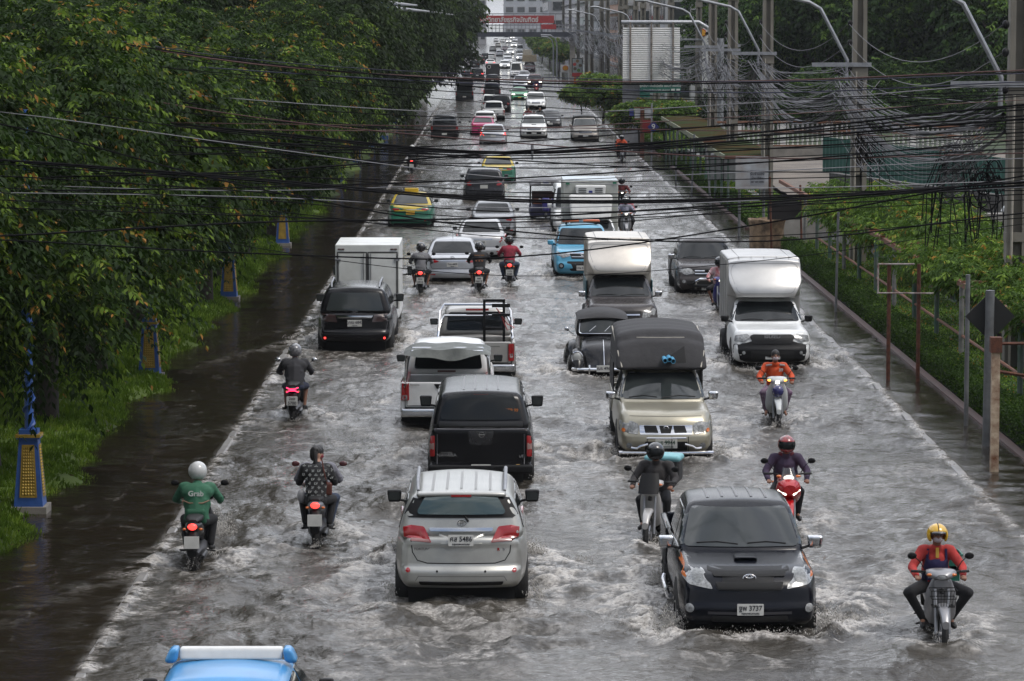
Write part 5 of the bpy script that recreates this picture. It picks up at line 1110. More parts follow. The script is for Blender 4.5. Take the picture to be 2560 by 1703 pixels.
DKG = paint('dark_grey2', (.035, .036, .04), .5, .25); DKR = paint('dark_red', (.08, .012, .014), .3); MAR = paint('maroon', (.05, .01, .012), .3)
v = pickup('revo_dark', 'dark grey pickup near the left kerb carrying steel rack hoops', DKG); pick_rear(v)
for y, tp in ((-v.L / 2 + .3, 1.45), (-1.6, 1.62), (-.8, 1.78)): MB().tube([(-.85, y, 1.05), (-.80, y, tp), (.80, y, tp), (.85, y, 1.05)], .03, 6).build('rack_hoop', STEEL, v.o)
v = pickup('pick_white', 'white pickup driving away beyond the pink taxi', WHITE); pick_rear(v)
suv('wag_white', 'white hatchback directly ahead of the pink taxi', WHITE, h=1.5, name='hatchback_car', cat='car'); suv('suv_white', 'white SUV almost hidden by the white pickup', WHITE)
v = suv('pick_black', 'black pickup with a canopy, right of the two white vehicles driving away', PBLACK, name='pickup_truck', cat='pickup', h=1.76)
v = pickup('triton_dark', 'dark pickup driving away ahead of the black canopied one', DKG); pick_rear(v)
v = pickup('song', 'dark covered passenger truck near the left kerb, driving away', mat('song_green', (.02, .03, .03), rough=.5), name='covered_pickup'); pick_rear(v)
ct, V, F = canvas_top(v.o, .92, -v.L / 2 + .0, .5, 1.66, 2.42, CANVAS, nose=.2)
for sg in (-1, 1): MB().box(sg * .89 - .015, -v.L / 2 + .1, 1.6, sg * .89 + .015, -.6, 1.7).tube([(sg * .87, -v.L / 2 + .05, 1.0), (sg * .87, -v.L / 2 + .05, 1.7)], .03, 6).build('canopy_post', STEEL, v.o, 0)
MB().box(-.8, -v.L / 2 + .9, 1.1, .8, -v.L / 2 + .95, 1.7).build('passenger_screen', BLACK, v.o, 0)
suv('car_b1', 'black hatchback just ahead of the dark pickup', PBLACK, h=1.6, name='hatchback_car', cat='car'); suv('suv_b2', 'black SUV with lit tail lamps in the shade of the overhanging tree', PBLACK, lit=True)
sedan('sed_b3', 'black sedan left of the black SUV with lit tail lamps', PBLACK, detail=0)
v = Veh('truck_b', 'box_truck', 'black box truck with a round white emblem on its rear', 'truck'); v.lower(BLACK, [(-2.8, .8), (2.8, .8)], .4, [(0, 0), (1, 0)], [(0, 0), (1, 0)], name='chassis', r=.05, n=(4, 6, 3))
V, F = rbox(1.9, 4.0, .03, (3, 4, 3), lambda a, b, c: (a, -.8 + b, .8 + 1.5 * c), 1.5); MB().add(V, F).build('cargo_box', mat('box_black', (.02, .02, .022), rough=.5), v.o, 0); v.cabin(BLACK, 1.3, 2.8, 1.4, 2.3, .8, 1.9, .9, .8, name='cab'); v.wheels(-1.6, 1.9, .38, .25, detail=False)
MB().tube([(-.5 + .22 * math.cos(t), -2.82, 1.9 + .22 * math.sin(t)) for t in np.linspace(0, 6.28, 20)], .03, 5, False).build('emblem', WHITEPL, v.o)
sedan('car_wr', 'white car with lit red tail lamps under the tip of the overhanging tree', WHITE, detail=0, lit=True)
# oncoming
v = pickup('hilux_w', 'white pickup with bonnet scoop and people standing in its bed, coming toward us', WHITE, glass=GLASS_G); pick_front(v); MB().box(-.15, 1.6, 1.06, .15, 1.85, 1.13).build('bonnet_scoop', BLACK, v.o, 0)
sedan('sedan_d', 'dark sedan tucked in beside the white pickup with people in its bed', DKG, detail=1)
v = pickup('hilux_gold', 'beige pickup with a canopy, alone in the right lane, coming toward us', paint('beige', (.30, .27, .235), .4), glass=GLASS_G); pick_front(v); v.cabin(v.o.children[0].data.materials[0], -v.L / 2 + .05, .1, -v.L / 2 + .2, .0, 1.08, 1.86, .85, .72, r=.12, name='canopy')
suv('innova', 'white people carrier coming toward us beside the green taxi', WHITE, h=1.75, glass=GLASS_G, name='people_carrier', cat='car'); sedan('taxi_green', 'bright green taxi with lit headlamps', LGRN, lit=True, detail=1, plate_m=PLATE_Y, name='taxi', cat='taxi', glass=GLASS_G)
suv('suv_f1', 'silver people carrier behind the green taxi', SILVER2, h=1.7, name='people_carrier', cat='car'); v = pickup('pick_red', 'dark red pickup behind the rider in blue', DKR); pick_front(v, True)
sedan('sed_f2', 'silver sedan between the white van and the dark red pickup', SILVER2, detail=0); suv('van_far', 'white high-roof van farther up the road', WHITE, h=2.2, van=True, name='van', cat='van')
v = pickup('pick_load', 'maroon pickup stacked high with cardboard, coming toward us', MAR); pick_front(v)
ld = thing('cardboard_load', 'tan cardboard load stacked above the cab of the maroon pickup', 'cargo', v.o.location, 0); MB().box(-1.1, -.4, 1.75, 1.1, 1.9, 2.75).build('cardboard_stack', mat('cardboard', (.42, .34, .22), rough=.8), ld, 0); MB().box(-1.0, .4, 2.75, .35, 1.9, 3.6).build('cardboard_stack', mat('cardboard2', (.48, .44, .36), rough=.8), ld, 0)
# faint traffic beyond
FARW = [(1228, 150, 'R', 0), (1250, 141, 'R', 1), (1262, 172, 'F', 0), (1270, 160, 'F', 1), (1268, 150, 'F', 2), (1302, 152, 'F', 0), (1300, 131, 'F', 3), (1285, 118, 'F', 0), (1262, 128, 'F', 4), (1245, 118, 'R', 2), (1232, 128, 'R', 5), (1272, 108, 'F', 0), (1256, 106, 'R', 0), (1288, 104, 'F', 1), (1240, 104, 'R', 0), (1266, 100, 'F', 3), (1281, 98, 'F', 0), (1276, 137, 'F', 0), (1186, 172, 'R', 6), (1200, 160, 'R', 6), (1180, 158, 'R', 5), (1214, 150, 'R', 6)]
LB = ['white car', 'pale silver car', 'silver car', 'white van', 'dark red car', 'grey car', 'black car']
PB = {}
for i, (x, y, d, k) in enumerate(FARW):
    LBi = LB[k].split(',')[0] + ', %s of the distant queue counted from the near end' % ORD[sorted(range(len(FARW)), key=lambda j: -FARW[j][1]).index(i)]
    kind = (d, 'van' if k == 3 else 'car', k)
    if kind not in PB:
        T['tmp'] = (x, y, d, 1.8, 4.6, 0); PB[kind] = suv('tmp', LBi, [WHITE, SILVER2, SILVER, WHITE, DKR, SILVER, PBLACK][k], h=2.1 if k == 3 else 1.6, van=k == 3, lit=(i in (2, 7)), group='distant traffic', name='distant_car', cat='car')
    else:
        p = G(x, y); dup(PB[kind].o, (p.x, p.y + 2.3, -.2), None, LBi, 'distant traffic')
# ------------------------------------------------------------------ motorbikes and their riders
def remesh(mb, name, m, parent, voxel=.02, smooth=5, holes=None):
    me = mb.mesh('tmp', 0); ob = bpy.data.objects.new('tmp', me); COL.objects.link(ob)
    md = ob.modifiers.new('r', 'REMESH'); md.mode = 'VOXEL'; md.voxel_size = voxel; md.use_smooth_shade = True
    sm = ob.modifiers.new('s', 'SMOOTH'); sm.iterations = smooth; sm.factor = .5
    dg = bpy.context.evaluated_depsgraph_get(); out = bpy.data.meshes.new_from_object(ob.evaluated_get(dg))
    bpy.data.objects.remove(ob); out.materials.clear(); out.shade_smooth(); return link(name, out, parent, m)
def cap(mb, a, b, r0, r1, seg=10):
    a, b = Vector(a), Vector(b); d = (b - a); L_ = d.length or 1e-4; P = []; Rr = []
    u = d / L_
    for t in (-.92, -.6, 0): P.append(a + u * r0 * t); Rr.append(r0 * math.sqrt(max(.02, 1 - t * t)))
    P.append(a.lerp(b, .5)); Rr.append((r0 + r1) / 2)
    for t in (0, .6, .92): P.append(b + u * r1 * t); Rr.append(r1 * math.sqrt(max(.02, 1 - t * t)))
    return mb.tube(P, Rr, seg)
SHOE = mat('shoe', (.012, .012, .012), rough=.6); RUBBER = mat('grip_rubber', (.012, .012, .012), rough=.7)
def person(label, bike_o, jm, tm, cat='person', skin=None, lean=0.0, knee=.22, hz=1.02, helmet=None, hcol=None, open_face=False, mask=None, turn=0.0, scale=1.0, hair=False, barefoot=False,
           shorts=False, pillion=False, fine=True, group=None, sleeves=True, dx=0, dy=0, dz=0, xhand=.31, wide=1.0, loc=None, rz=None):
    skin = skin or SKIN; o = thing('person', label, cat, loc if loc is not None else bike_o.matrix_basis @ Vector((dx, dy, dz)), rz if rz is not None else bike_o.rotation_euler[2], group)
    o.scale = (scale * .97, scale * .97, scale * .945); v = .013 if fine else .03
    S = lambda s: s
    pel = Vector((0, -.22, .88)); che = Vector((0, -.12 + lean, 1.20)); nk = Vector((0, -.03 + lean * 1.3, 1.43)); hd = Vector((0, .03 + lean * 1.4, 1.565))
    J = {}
    for s in (-1, 1):
        J['sh', s] = Vector((s * .185 * wide, -.07 + lean * 1.2, 1.345)); J['el', s] = Vector((s * .34, .06 + lean * .8, 1.13)); J['ha', s] = Vector((s * xhand, .34, hz + .03))
        if pillion: J['el', s] = Vector((s * .28, -.02, 1.10)); J['ha', s] = Vector((s * .14, .22, .98))
        J['hip', s] = Vector((s * .10, -.20, .85)); J['kn', s] = Vector((s * knee, .20, .80)); J['an', s] = Vector((s * .19, .08, .40)); J['to', s] = Vector((s * .21, .24, .34))
    b = MB()
    b.ball(hd, (.078, .095, .115)).ball(hd + Vector((0, .03, -.06)), (.058, .065, .065)); cap(b, nk - Vector((0, .02, .06)), hd - Vector((0, .01, .05)), .058, .055)
    b.ball(hd + Vector((0, .10, -.012)), (.015, .022, .026))
    for s in (-1, 1): b.ball(hd + Vector((s * .079, 0, -.01)), (.012, .022, .032))
    cap(b, pel, che, .14, .15).ball(che + Vector((0, 0, .05)), (.17, .11, .13))
    for s in (-1, 1):
        cap(b, J['sh', s], J['el', s], .045, .038); cap(b, J['el', s], J['ha', s], .037, .026); cap(b, J['hip', s], J['kn', s], .078, .055); cap(b, J['kn', s], J['an', s], .052, .034); cap(b, J['an', s], J['to', s], .034, .028)
        h = J['ha', s]; dirx = -s
        b.ball(h + Vector((0, .045, .0)), (.042, .045, .026))
        for k in range(4):   # fingers curl round the grip, unequal lengths
            x = h.x + (k - 1.5) * .021; l = (.034, .042, .040, .030)[k]
            cap(b, (x, h.y + .075, h.z + .004), (x, h.y + .085 + l * .5, h.z - .012), .0115, .0105, 6); cap(b, (x, h.y + .085 + l * .5, h.z - .012), (x, h.y + .085 + l * .35, h.z - .012 - l * .8), .0105, .009, 6)
        cap(b, (h.x + dirx * .040, h.y + .035, h.z - .005), (h.x + dirx * .050, h.y + .075, h.z - .022), .012, .010, 6)
    remesh(b, 'body', skin, o, v, 3)
    c = MB(); c.ball(pel + Vector((0, 0, -.02)), (.185 * wide, .15, .12)); cap(c, pel, che, .165 * wide, .185 * wide); c.ball(che + Vector((0, -.01, .07)), (.235 * wide, .145, .15)); c.ball(che + Vector((0, -.01, -.12)), (.195 * wide, .15, .16)); cap(c, che + Vector((0, 0, .1)), nk + Vector((0, 0, -.035)), .12, .075)
    for s in (-1, 1):
        cap(c, J['sh', s] - Vector((s * .05, 0, 0)), J['sh', s], .085, .08); cap(c, J['sh', s], J['el', s], .078, .062)
        if sleeves: cap(c, J['el', s], J['ha', s] - (J['ha', s] - J['el', s]).normalized() * .02, .060, .045)
        # folds
        for k in range(3): q = J['sh', s].lerp(J['el', s], .3 + .25 * k); c.ball(q + Vector((0, -.01, .0)), (.075, .07, .022))
    for k in range(3): c.ball(Vector((.06 * (k - 1), -.30 + .03 * k, 1.0 + .08 * k)), (.12, .06, .03))
    jk = remesh(c, 'jacket', jm, o, v * 1.2, 4)
    t = MB(); t.ball(pel + Vector((0, .0, -.05)), (.19 * wide, .18, .12))
    for s in (-1, 1):
        cap(t, J['hip', s], J['kn', s], .105, .078)
        if not shorts: cap(t, J['kn', s], J['an', s] + Vector((0, 0, .03)), .072, .055)
    remesh(t, 'shorts' if shorts else 'trousers', tm, o, v * 1.3, 4)
    if not barefoot:
        for s in (-1, 1):
            q = MB(); cap(q, J['an', s] + Vector((0, -.02, -.03)), J['to', s] + Vector((0, .03, .0)), .045, .040); remesh(q, 'shoe', SHOE, o, .02, 2)
    if helmet:
        q = MB(); N, M_ = 12, 20; Vt = []; F_ = []; rx, ry, rz_ = .146, .165, .155; hc = hd + Vector((0, -.005, .015))
        cut = -.55 if open_face else -.80
        for i in range(N + 1):
            a = math.pi * .5 * 0 + (math.acos(cut)) * i / N
            for k in range(M_):
                p = 2 * math.pi * k / M_ + math.pi / 2; Vt.append((hc.x + rx * math.sin(a) * math.cos(p), hc.y + ry * math.sin(a) * math.sin(p), hc.z + rz_ * math.cos(a)))
        for i in range(N):
            for k in range(M_):
                a = (i + .5) / N * math.acos(cut); fr = min(k + .5, M_ - k - .5)
                if fr < M_ * .17 and a > 1.25 and (open_face or (a < 2.05)): continue
                F_.append((i * M_ + k, (i + 1) * M_ + k, (i + 1) * M_ + (k + 1) % M_, i * M_ + (k + 1) % M_))
        q.add(Vt, F_); hm = q.build('helmet', hcol, o, 60); md = hm.modifiers.new('s', 'SOLIDIFY'); md.thickness = .02; md.offset = -1
        if not open_face or helmet == 'visor':
            q = MB(); Vt = []
            for i in range(7):
                a = lerp(1.18, 1.98, i / 6)
                for k in range(11): p = math.pi / 2 + lerp(-1.15, 1.15, k / 10); Vt.append((hc.x + (rx + .004) * math.sin(a) * math.cos(p), hc.y + (ry + .004) * math.sin(a) * math.sin(p), hc.z + rz_ * math.cos(a)))
            q.add(Vt, [(i * 11 + k, (i + 1) * 11 + k, (i + 1) * 11 + k + 1, i * 11 + k + 1) for i in range(6) for k in range(10)]); q.build('visor', GLASS, hm, 60)
    if hair:
        q = MB(); q.ball(hd + Vector((0, -.015, .03)), (.092, .105, .108)).ball(hd + Vector((0, -.06, -.03)), (.075, .06, .09)); remesh(q, 'hair', HAIR, o, .016, 2)
    if mask is not None:
        q = MB(); q.ball(hd + Vector((0, .035, -.045)), (.066, .085, .055)); remesh(q, 'face_mask', mask, o, .013, 2)
    for s in (-1, 1):
        if not pillion: MB().ball(hd + Vector((s * .032, .086, .018)), (.015, .010, .009)).build('eye', mat('eye_dark', (.02, .015, .012), rough=.2, var=0), o)
    if turn:
        for ch in o.children:
            pass
    return o, J, hd, jk
def mc_wheel(o, y, r=.29, w=.09, m=ALLOY):
    t_ = MB().lathe([(r - .075, -w * .3), (r - .03, -w / 2), (r, 0), (r - .03, w / 2), (r - .075, w * .3), (r - .075, -w * .3)], (0, y, r), 'x', 26).build('wheel', TYRE, o)
    mb = MB(); mb.lathe([(r - .075, -.02), (r - .095, -.02), (r - .095, .02), (r - .075, .02)], (0, y, r), 'x', 26); mb.lathe([(0, -.05), (.05, -.05), (.05, .05), (0, .05)], (0, y, r), 'x', 12)
    for k in range(5):
        a = k * 2 * math.pi / 5; mb.tube([(0, y + .04 * math.cos(a), r + .04 * math.sin(a)), (0, y + (r - .08) * math.cos(a), r + (r - .08) * math.sin(a))], .014, 5)
    mb.build('rim', m, t_)
def hull(o, name, m, secs, n=12, k=2.6):
    """loft of super-ellipse sections (y, zc, hw, hh)"""
    mb = MB(); V = []; c = len(secs)
    for (y, zc, hw, hh) in secs:
        for i in range(n * 2):
            a = 2 * math.pi * i / (n * 2); ca, sa = math.cos(a), math.sin(a)
            V.append((hw * abs(ca) ** (2 / k) * (1 if ca >= 0 else -1), y, zc + hh * abs(sa) ** (2 / k) * (1 if sa >= 0 else -1)))
    N = n * 2; F = [(i * N + j, i * N + (j + 1) % N, (i + 1) * N + (j + 1) % N, (i + 1) * N + j) for i in range(c - 1) for j in range(N)] + [tuple(range(N)), tuple((c - 1) * N + j for j in range(N))[::-1]]
    return mb.add(V, F).build(name, m, o, 50)
def scooter(key, label, bm, dep=.16, front=None, plate=None, lit=True, mir=None, ind=False, basket=False, cub=True, name='motorbike', rz=0.0, shield=None, wide=.30, small=False, tail='bar', tailm=None, mround=True):
    x, yw, d = B[key]; p = G(x, yw); L_ = 1.85
    o = thing(name, label, 'motorbike', (p.x, p.y + L_ / 2 - .1, -dep), (0 if d == 'R' else math.pi) + rz)
    r = .29; yr, yf = -.62, .64; fm = front or bm
    mc_wheel(o, yr, r, .10); mc_wheel(o, yf, r, .09)
    hull(o, 'rear_fairing', bm, [(-.92, .80, .05, .03), (-.86, .78, .10, .07), (-.6, .74, .135, .11), (-.3, .66, .13, .13), (-.05, .55, .10, .12), (.1, .45, .07, .10)])
    hull(o, 'seat', mat('seat_vinyl', (.014, .013, .013), rough=.55, bump=.2), [(-.80, .86, .06, .03), (-.7, .88, .12, .045), (-.3, .87, .13, .055), (.0, .82, .09, .05), (.08, .80, .05, .03)])
    hull(o, 'rear_mudguard', BLACK, [(-1.0, .42, .07, .05), (-.95, .52, .085, .10), (-.88, .62, .09, .12), (-.8, .70, .09, .09)])
    hull(o, 'engine', mat('engine_grey', (.08, .08, .085), rough=.5, metal=.4), [(-.7, .33, .08, .08), (-.3, .36, .15, .12), (.0, .38, .14, .12), (.1, .4, .06, .06)])
    hull(o, 'floorboard', BLACK, [(-.1, .40, .14, .05), (.15, .36, .15, .04), (.33, .38, .12, .06)])
    sh = [(.28, .42, .13, .10), (.36, .58, .20, .20), (.42, .74, .19, .20), (.46, .90, .14, .12), (.47, .98, .09, .06)]
    hull(o, 'leg_shield', shield or fm, [(y_, z_, w_ * wide / .30, h_) for y_, z_, w_, h_ in sh] + [(.52, .92, .10, .06)])
    hull(o, 'front_mudguard', fm, [(yf - .30, .48, .05, .05), (yf - .18, .60, .07, .05), (yf, .66, .075, .04), (yf + .2, .58, .06, .05), (yf + .3, .46, .045, .05)])
    mb = MB()
    for s in (-1, 1): mb.tube([(s * .085, .50, .86), (s * .085, yf, .30)], .022, 8)
    mb.build('fork', STEEL, o); mb = MB()
    mb.tube([(-.33, .34, 1.06), (-.22, .40, 1.07), (0, .45, 1.03), (.22, .40, 1.07), (.33, .34, 1.06)], .014, 6); mb.tube([(0, .42, 1.03), (0, .52, .8)], .03, 8); mb.build('handlebar', BLACK, o)
    for s in (-1, 1): MB().tube([(s * .25, .385, 1.066), (s * .37, .315, 1.06)], .019, 8).build('grip', RUBBER, o)
    hd_ = hull(o, 'handlebar_cover', fm, [(.30, 1.05, .08, .03), (.36, 1.06, .20, .05), (.45, 1.05, .20, .065), (.52, 1.03, .13, .055), (.56, 1.02, .07, .03)])
    MB().ball((0, .535, 1.02), (.085, .03, .045)).build('headlight', LAMP_ON if (lit and d == 'F') else CLEAR_L, o)
    for s in (-1, 1): MB().ball((s * .15, .49, 1.04), (.045, .03, .022)).build('turn_signal', AMBER_ON if ind else AMBER, o)
    mm = mir or BLACK
    for s in (-1, 1):
        mb = MB(); mb.tube([(s * .20, .38, 1.08), (s * .27, .40, 1.20), (s * .33, .38, 1.25)], .007, 5).ball((s * .37, .375, 1.27), (.062, .018, .045)).build('mirror', mm, o)
    mb = MB(); mb.lathe([(.03, -.2), (.05, -.15), (.055, .2), (.03, .26)], (.14, -.72, .36), 'y', 12); mb.tube([(.14, -.46, .37), (.12, -.2, .30), (.06, .05, .30)], .018, 6); mb.build('exhaust', mat('exhaust_metal', (.09, .09, .09), rough=.4, metal=.8), o)
    if tail == 'X': 
        for dz, m_ in ((.03, 1), (-.03, -1)):
            MB().tube([(-.12, -.93, .80 + dz * 1.6), (-.05, -.945, .80 + dz * .5), (.05, -.945, .80 + dz * .5), (.12, -.93, .80 + dz * 1.6)], .011, 6).build('tail_light', mat('tail_pink', (.5, .02, .06), emit=(1, .03, .10), es=2.2, var=0), o)
    else: MB().ball((0, -.90, .80), (.07, .04, .05)).build('tail_light', RED_ON if tailm is None else tailm, o)
    for s in (-1, 1): MB().ball((s * .12, -.86, .76), (.03, .02, .02)).build('turn_signal', AMBER, o)
    if d == 'R' or plate:
        yy = -1.03; pm = MB().prism(rect(-.11, .50, .11, .68, .01), yy - .01, yy).build('number_plate', PLATE, o, 0)
        if plate: text_on(pm, plate[0], .075, (0, yy - .013, .635), 'R', INK, .001); text_on(pm, plate[1], .085, (0, yy - .013, .545), 'R', INK, .001)
    mb = MB()
    for s in (-1, 1): mb.tube([(s * .10, -.05, .33), (s * .26, -.03, .31)], .014, 6).tube([(s * .10, -.4, .38), (s * .24, -.38, .38)], .012, 6)
    mb.build('foot_peg', BLACK, o)
    if basket:
        bk = MB(); z0, z1 = .66, .88
        for z, w_, dd in ((z1, .17, .12), (.77, .155, .11), (z0, .14, .09)):
            bk.tube([(-w_, .54, z), (w_, .54, z), (w_, .54 + 2 * dd, z), (-w_, .54 + 2 * dd, z), (-w_, .54, z)], .006, 5)
        for k in range(9):
            t = -1 + k / 4; bk.tube([(t * .14, .54 + .18, z0), (t * .17, .54 + .24, z1)], .0035, 4)
        for k in range(5): bk.tube([(-.14, .54 + .045 * k, z0), (.14, .54 + .045 * k, z0)], .0035, 4)
        bk.build('basket', BLACK, o, 0)
    return o
JB = mat('jacket_black', (.012, .012, .013), rough=.8, bump=.3, bscale=12); JD = mat('jacket_charcoal', (.03, .03, .034), rough=.8, bump=.3, bscale=12)
TR_K = mat('trousers_black', (.010, .010, .012), rough=.85, bump=.3, bscale=12); TR_J = mat('jeans', (.035, .05, .085), rough=.9, bump=.3, bscale=14)
HELB = mat('helmet_black', (.012, .012, .013), rough=.25, coat=.7, var=.1); HELW = mat('helmet_white', (.5, .51, .5), rough=.25, coat=.6, var=.1)
GREENJ = mat('jacket_green', (.035, .11, .065), rough=.8, var=.25, vscale=4, bump=.3, bscale=12, dirt=(.01, .10, .05)); TXW = mat('print_white', (.45, .47, .45), rough=.7, var=0)
# Grab rider
o = scooter('grab', 'black scooter beside the left kerb with a triangular red tail lamp', paint('scooter_black', (.012, .012, .013), .2, .25), plate=None)
pr, J, hd, jk = person('person seen from behind in a green delivery jacket and white helmet', o, GREENJ, TR_K, helmet=1, hcol=HELW, wide=1.12, lean=.02)
text_on(jk, 'Grab', .115, (0, -.305, 1.27), 'R', TXW, .003, tilt=-.1); text_on(jk, 'Grab', .10, (0, -.42, .90), 'R', mat('print_pale_green', (.08, .2, .12), var=0), .003)
MB().tube([(-.20, -.262, 1.16), (-.1, -.315, 1.125), (.1, -.315, 1.125), (.20, -.262, 1.16)], .012, 5).build('reflective_band', mat('band_tan', (.22, .13, .08), rough=.6), jk)
q = MB(); V, F = rbox(.34, .12, .05, (5, 3, 5), lambda a, b, c: (a * (1 - .12 * c), -.36 + b, .80 + c * .24), .24); q.add(V, F).build('jacket_tail', mat('green_deep', (.006, .075, .035), rough=.7), jk, 50)
# woman with monogram top
o = scooter('woman', 'silver and black scooter with a round tail lamp, carrying two people', paint('scooter_silver', (.20, .20, .21), .5), mir=mat('mirror_maroon', (.08, .015, .015), rough=.2, coat=.8))
pr2, *_ = person('person in a grey sweater and jeans steering in front of the patterned shirt', o, mat('sweater_grey', (.20, .20, .23), rough=.9, bump=.3), TR_J, helmet=None, hair=True, wide=1.15, knee=.27, dy=.06)
PAT = mat('top_black', (.010, .010, .011), rough=.8)
pr, J, hd, jk = person('woman pillion in a black top with white flower and letter print, red face mask', o, PAT, PAT, skin=SKIN_P, hair=True, mask=mat('mask_red', (.16, .01, .02), rough=.7), pillion=True, dy=-.34, dz=.04, sleeves=False, knee=.24, hz=.98, wide=.98)
for ch in pr.children:   # head turned to the right
    if ch.name.startswith(('hair', 'face_mask', 'eye')): ch.matrix_basis = Matrix.Translation(hd) @ Matrix.Rotation(R(-62), 4, 'Z') @ Matrix.Translation(-hd)
MB().ball(hd + Vector((-.02, -.08, .075)), .05).build('hair_bun', HAIR, pr); q = MB(); cap(q, hd + Vector((-.03, -.09, .05)), hd + Vector((-.01, -.15, -.20)), .05, .03); remesh(q, 'pony_tail', HAIR, pr, .016, 2)
bvj = BVHTree.FromPolygons([v_.co.copy() for v_ in jk.data.vertices], [tuple(p_.vertices) for p_ in jk.data.polygons]); rr_ = random.Random(5)
for i in range(9):
    for j in range(5):
        x = -.19 + .095 * j + (.047 if i % 2 else 0); z = .86 + .066 * i
        h_ = bvj.ray_cast(Vector((x, -2, z)), Vector((0, 1, 0)))
        if h_[0] is None: continue
        yy = h_[0].y - .006
        if (i + j) % 3 == 0: text_on(jk, 'LV', .05, (x, yy, z), 'R', TXW, .002)
        else:
            mb = MB()
            for k in range(4):
                a = k * math.pi / 2 + (.785 if (i * j) % 2 else 0); mb.prism([(x, z), (x + .02 * math.cos(a - .4), z + .02 * math.sin(a - .4)), (x + .03 * math.cos(a), z + .03 * math.sin(a)), (x + .02 * math.cos(a + .4), z + .02 * math.sin(a + .4))], yy, yy + .004)
            mb.build('flower_print', TXW, jk, 0)
bg_ = thing('shoulder_bag', 'brown leather shoulder bag hanging on the patterned rider', 'bag', pr.location, 0); q = MB(); V, F = rbox(.14, .08, .03, (3, 3, 4), lambda a, b, c: (.17 + a, -.16 + b, .86 + c * .20), .2); q.add(V, F).build('bag_body', mat('leather_brown', (.09, .025, .015), rough=.45), bg_, 50)
MB().tube([(.16, -.22, 1.05), (.12, -.25, 1.25), (.08, -.16, 1.44)], .011, 5).build('strap', mat('leather_brown'), bg_)
pb = thing('plastic_bag', 'clear plastic bag hanging at the left of the patterned rider', 'bag', pr.location, 0); q = MB(); q.ball((-.23, -.18, .85), (.07, .06, .11)); q.tube([(-.22, -.17, .93), (-.2, -.15, 1.04)], .012, 6); remesh(q, 'bag_body', mat('thin_plastic', (.35, .35, .36), rough=.3, alpha=.6), pb, .015, 2)
# charcoal jacket, pink X lamp
o = scooter('blackj', 'black scooter with a glowing pink-red cross tail lamp, plate 5700', BLACK, plate=('2ขอ', '5700'), tail='X', mir=CHROME)
person('person in a charcoal jacket and patterned black helmet, riding along the left kerb', o, JD, mat('shorts_navy', (.02, .025, .05), rough=.9), helmet=1, hcol=mat('helmet_pattern', (.03, .03, .032), rough=.2, coat=.8, var=.9, vscale=28, dirt=(.25, .25, .26)), shorts=True, wide=1.16, lean=.03)
o = scooter('vest', 'black scooter behind the white box truck, plate with two rows', BLACK, plate=('4กย', '2910'))
p_, J, hd, jk = person('person in a black vest over pale sleeves and black helmet, left of the silver sedan', o, mat('grey_sleeve', (.16, .16, .17), rough=.9), TR_K, helmet=1, hcol=HELB, shorts=True, fine=False, knee=.26)
q = MB(); q.ball((0, -.14, 1.15), (.215, .16, .24)); q.ball((0, -.12, 1.28), (.20, .15, .12)); vs_ = remesh(q, 'vest', JB, p_, .03, 3); text_on(jk, 'MAX', .09, (0, -.315, 1.33), 'R', TXW, .003)
o = scooter('tee', 'small motorbike right of the silver sedan, with mud-splashed plate', BLACK, plate=('666', '8613'))
p_, J, hd, jk = person('person in a black tee with orange back print, right of the silver sedan', o, JB, TR_K, helmet=1, hcol=HELB, shorts=True, fine=False, knee=.27, lean=.04, wide=1.08)
for z, s_ in ((1.33, 'RACING TEAM'), (1.22, 'RIDERS')): text_on(jk, s_, .045, (0, -.318, z), 'R', mat('print_orange', (.3, .13, .04), var=0), .002)
for x in (-.09, 0, .09): MB().box(x - .025, -.325, 1.14, x + .025, -.32, 1.18).build('print_patch', mat('print_patch', (.35, .12, .05), var=.3), jk, 0)
o = scooter('redj', 'black motorbike with a pair of red tail lamps, right of the two silver sedans', BLACK, plate=('1กฒ', '3345'))
person('person in a red and maroon jacket and jeans, hair in a ponytail under a helmet', o, mat('jacket_maroon', (.11, .012, .02), rough=.8, var=.3, dirt=(.35, .02, .05)), TR_J, helmet=1, hcol=HELB, fine=False, knee=.27)
o = scooter('nightl', 'motorbike near the left kerb beyond the green and yellow taxi', BLACK); person('person in black with a pale helmet, far along the left kerb', o, JB, TR_K, helmet=1, hcol=HELW, fine=False, wide=1.25)
# oncoming -------------------------------------------------------------
RJ = mat('shirt_red', (.42, .035, .03), rough=.85, var=.2, bump=.3); 
o = scooter('yellow', 'silver scooter with a wire basket, nearest on the right', paint('scooter_grey', (.27, .27, .28), .5), basket=True, lit=False, wide=.31)
p_, J, hd, jk = person('person in a yellow helmet, red shirt, navy apron and pale mask', o, RJ, TR_K, helmet=1, hcol=mat('helmet_yellow', (.62, .36, .01), rough=.22, coat=.8, var=.06), open_face=True, mask=mat('mask_pale', (.42, .36, .38), rough=.8), knee=.40, xhand=.31)
MB().tube([hd + Vector((0, .155 * math.sin(a) + -.0, .015 + .155 * math.cos(a))) for a in np.linspace(-.6, 1.15, 8)], .007, 5).build('helmet_stripe', BLACK, p_)
q = MB(); q.ball(hd + Vector((0, .14, .055)), (.105, .06, .028)); remesh(q, 'helmet_peak', HELB, p_, .014, 2)
APR = mat('apron_navy', (.022, .018, .075), rough=.85, bump=.3); bj = BVHTree.FromPolygons([v_.co.copy() for v_ in jk.data.vertices], [tuple(p2.vertices) for p2 in jk.data.polygons])
decal(bj, 'F', rp([(-.20, .86), (.20, .86), (.15, 1.24), (-.15, 1.24)], .02), .012, .02, 5).build('apron', APR, p_, 60)
for s in (-1, 1): strip(bj, 'F', [(s * .13, 1.23), (s * .12, 1.38)], .035, .014).build('apron_strap', APR, p_, 0)
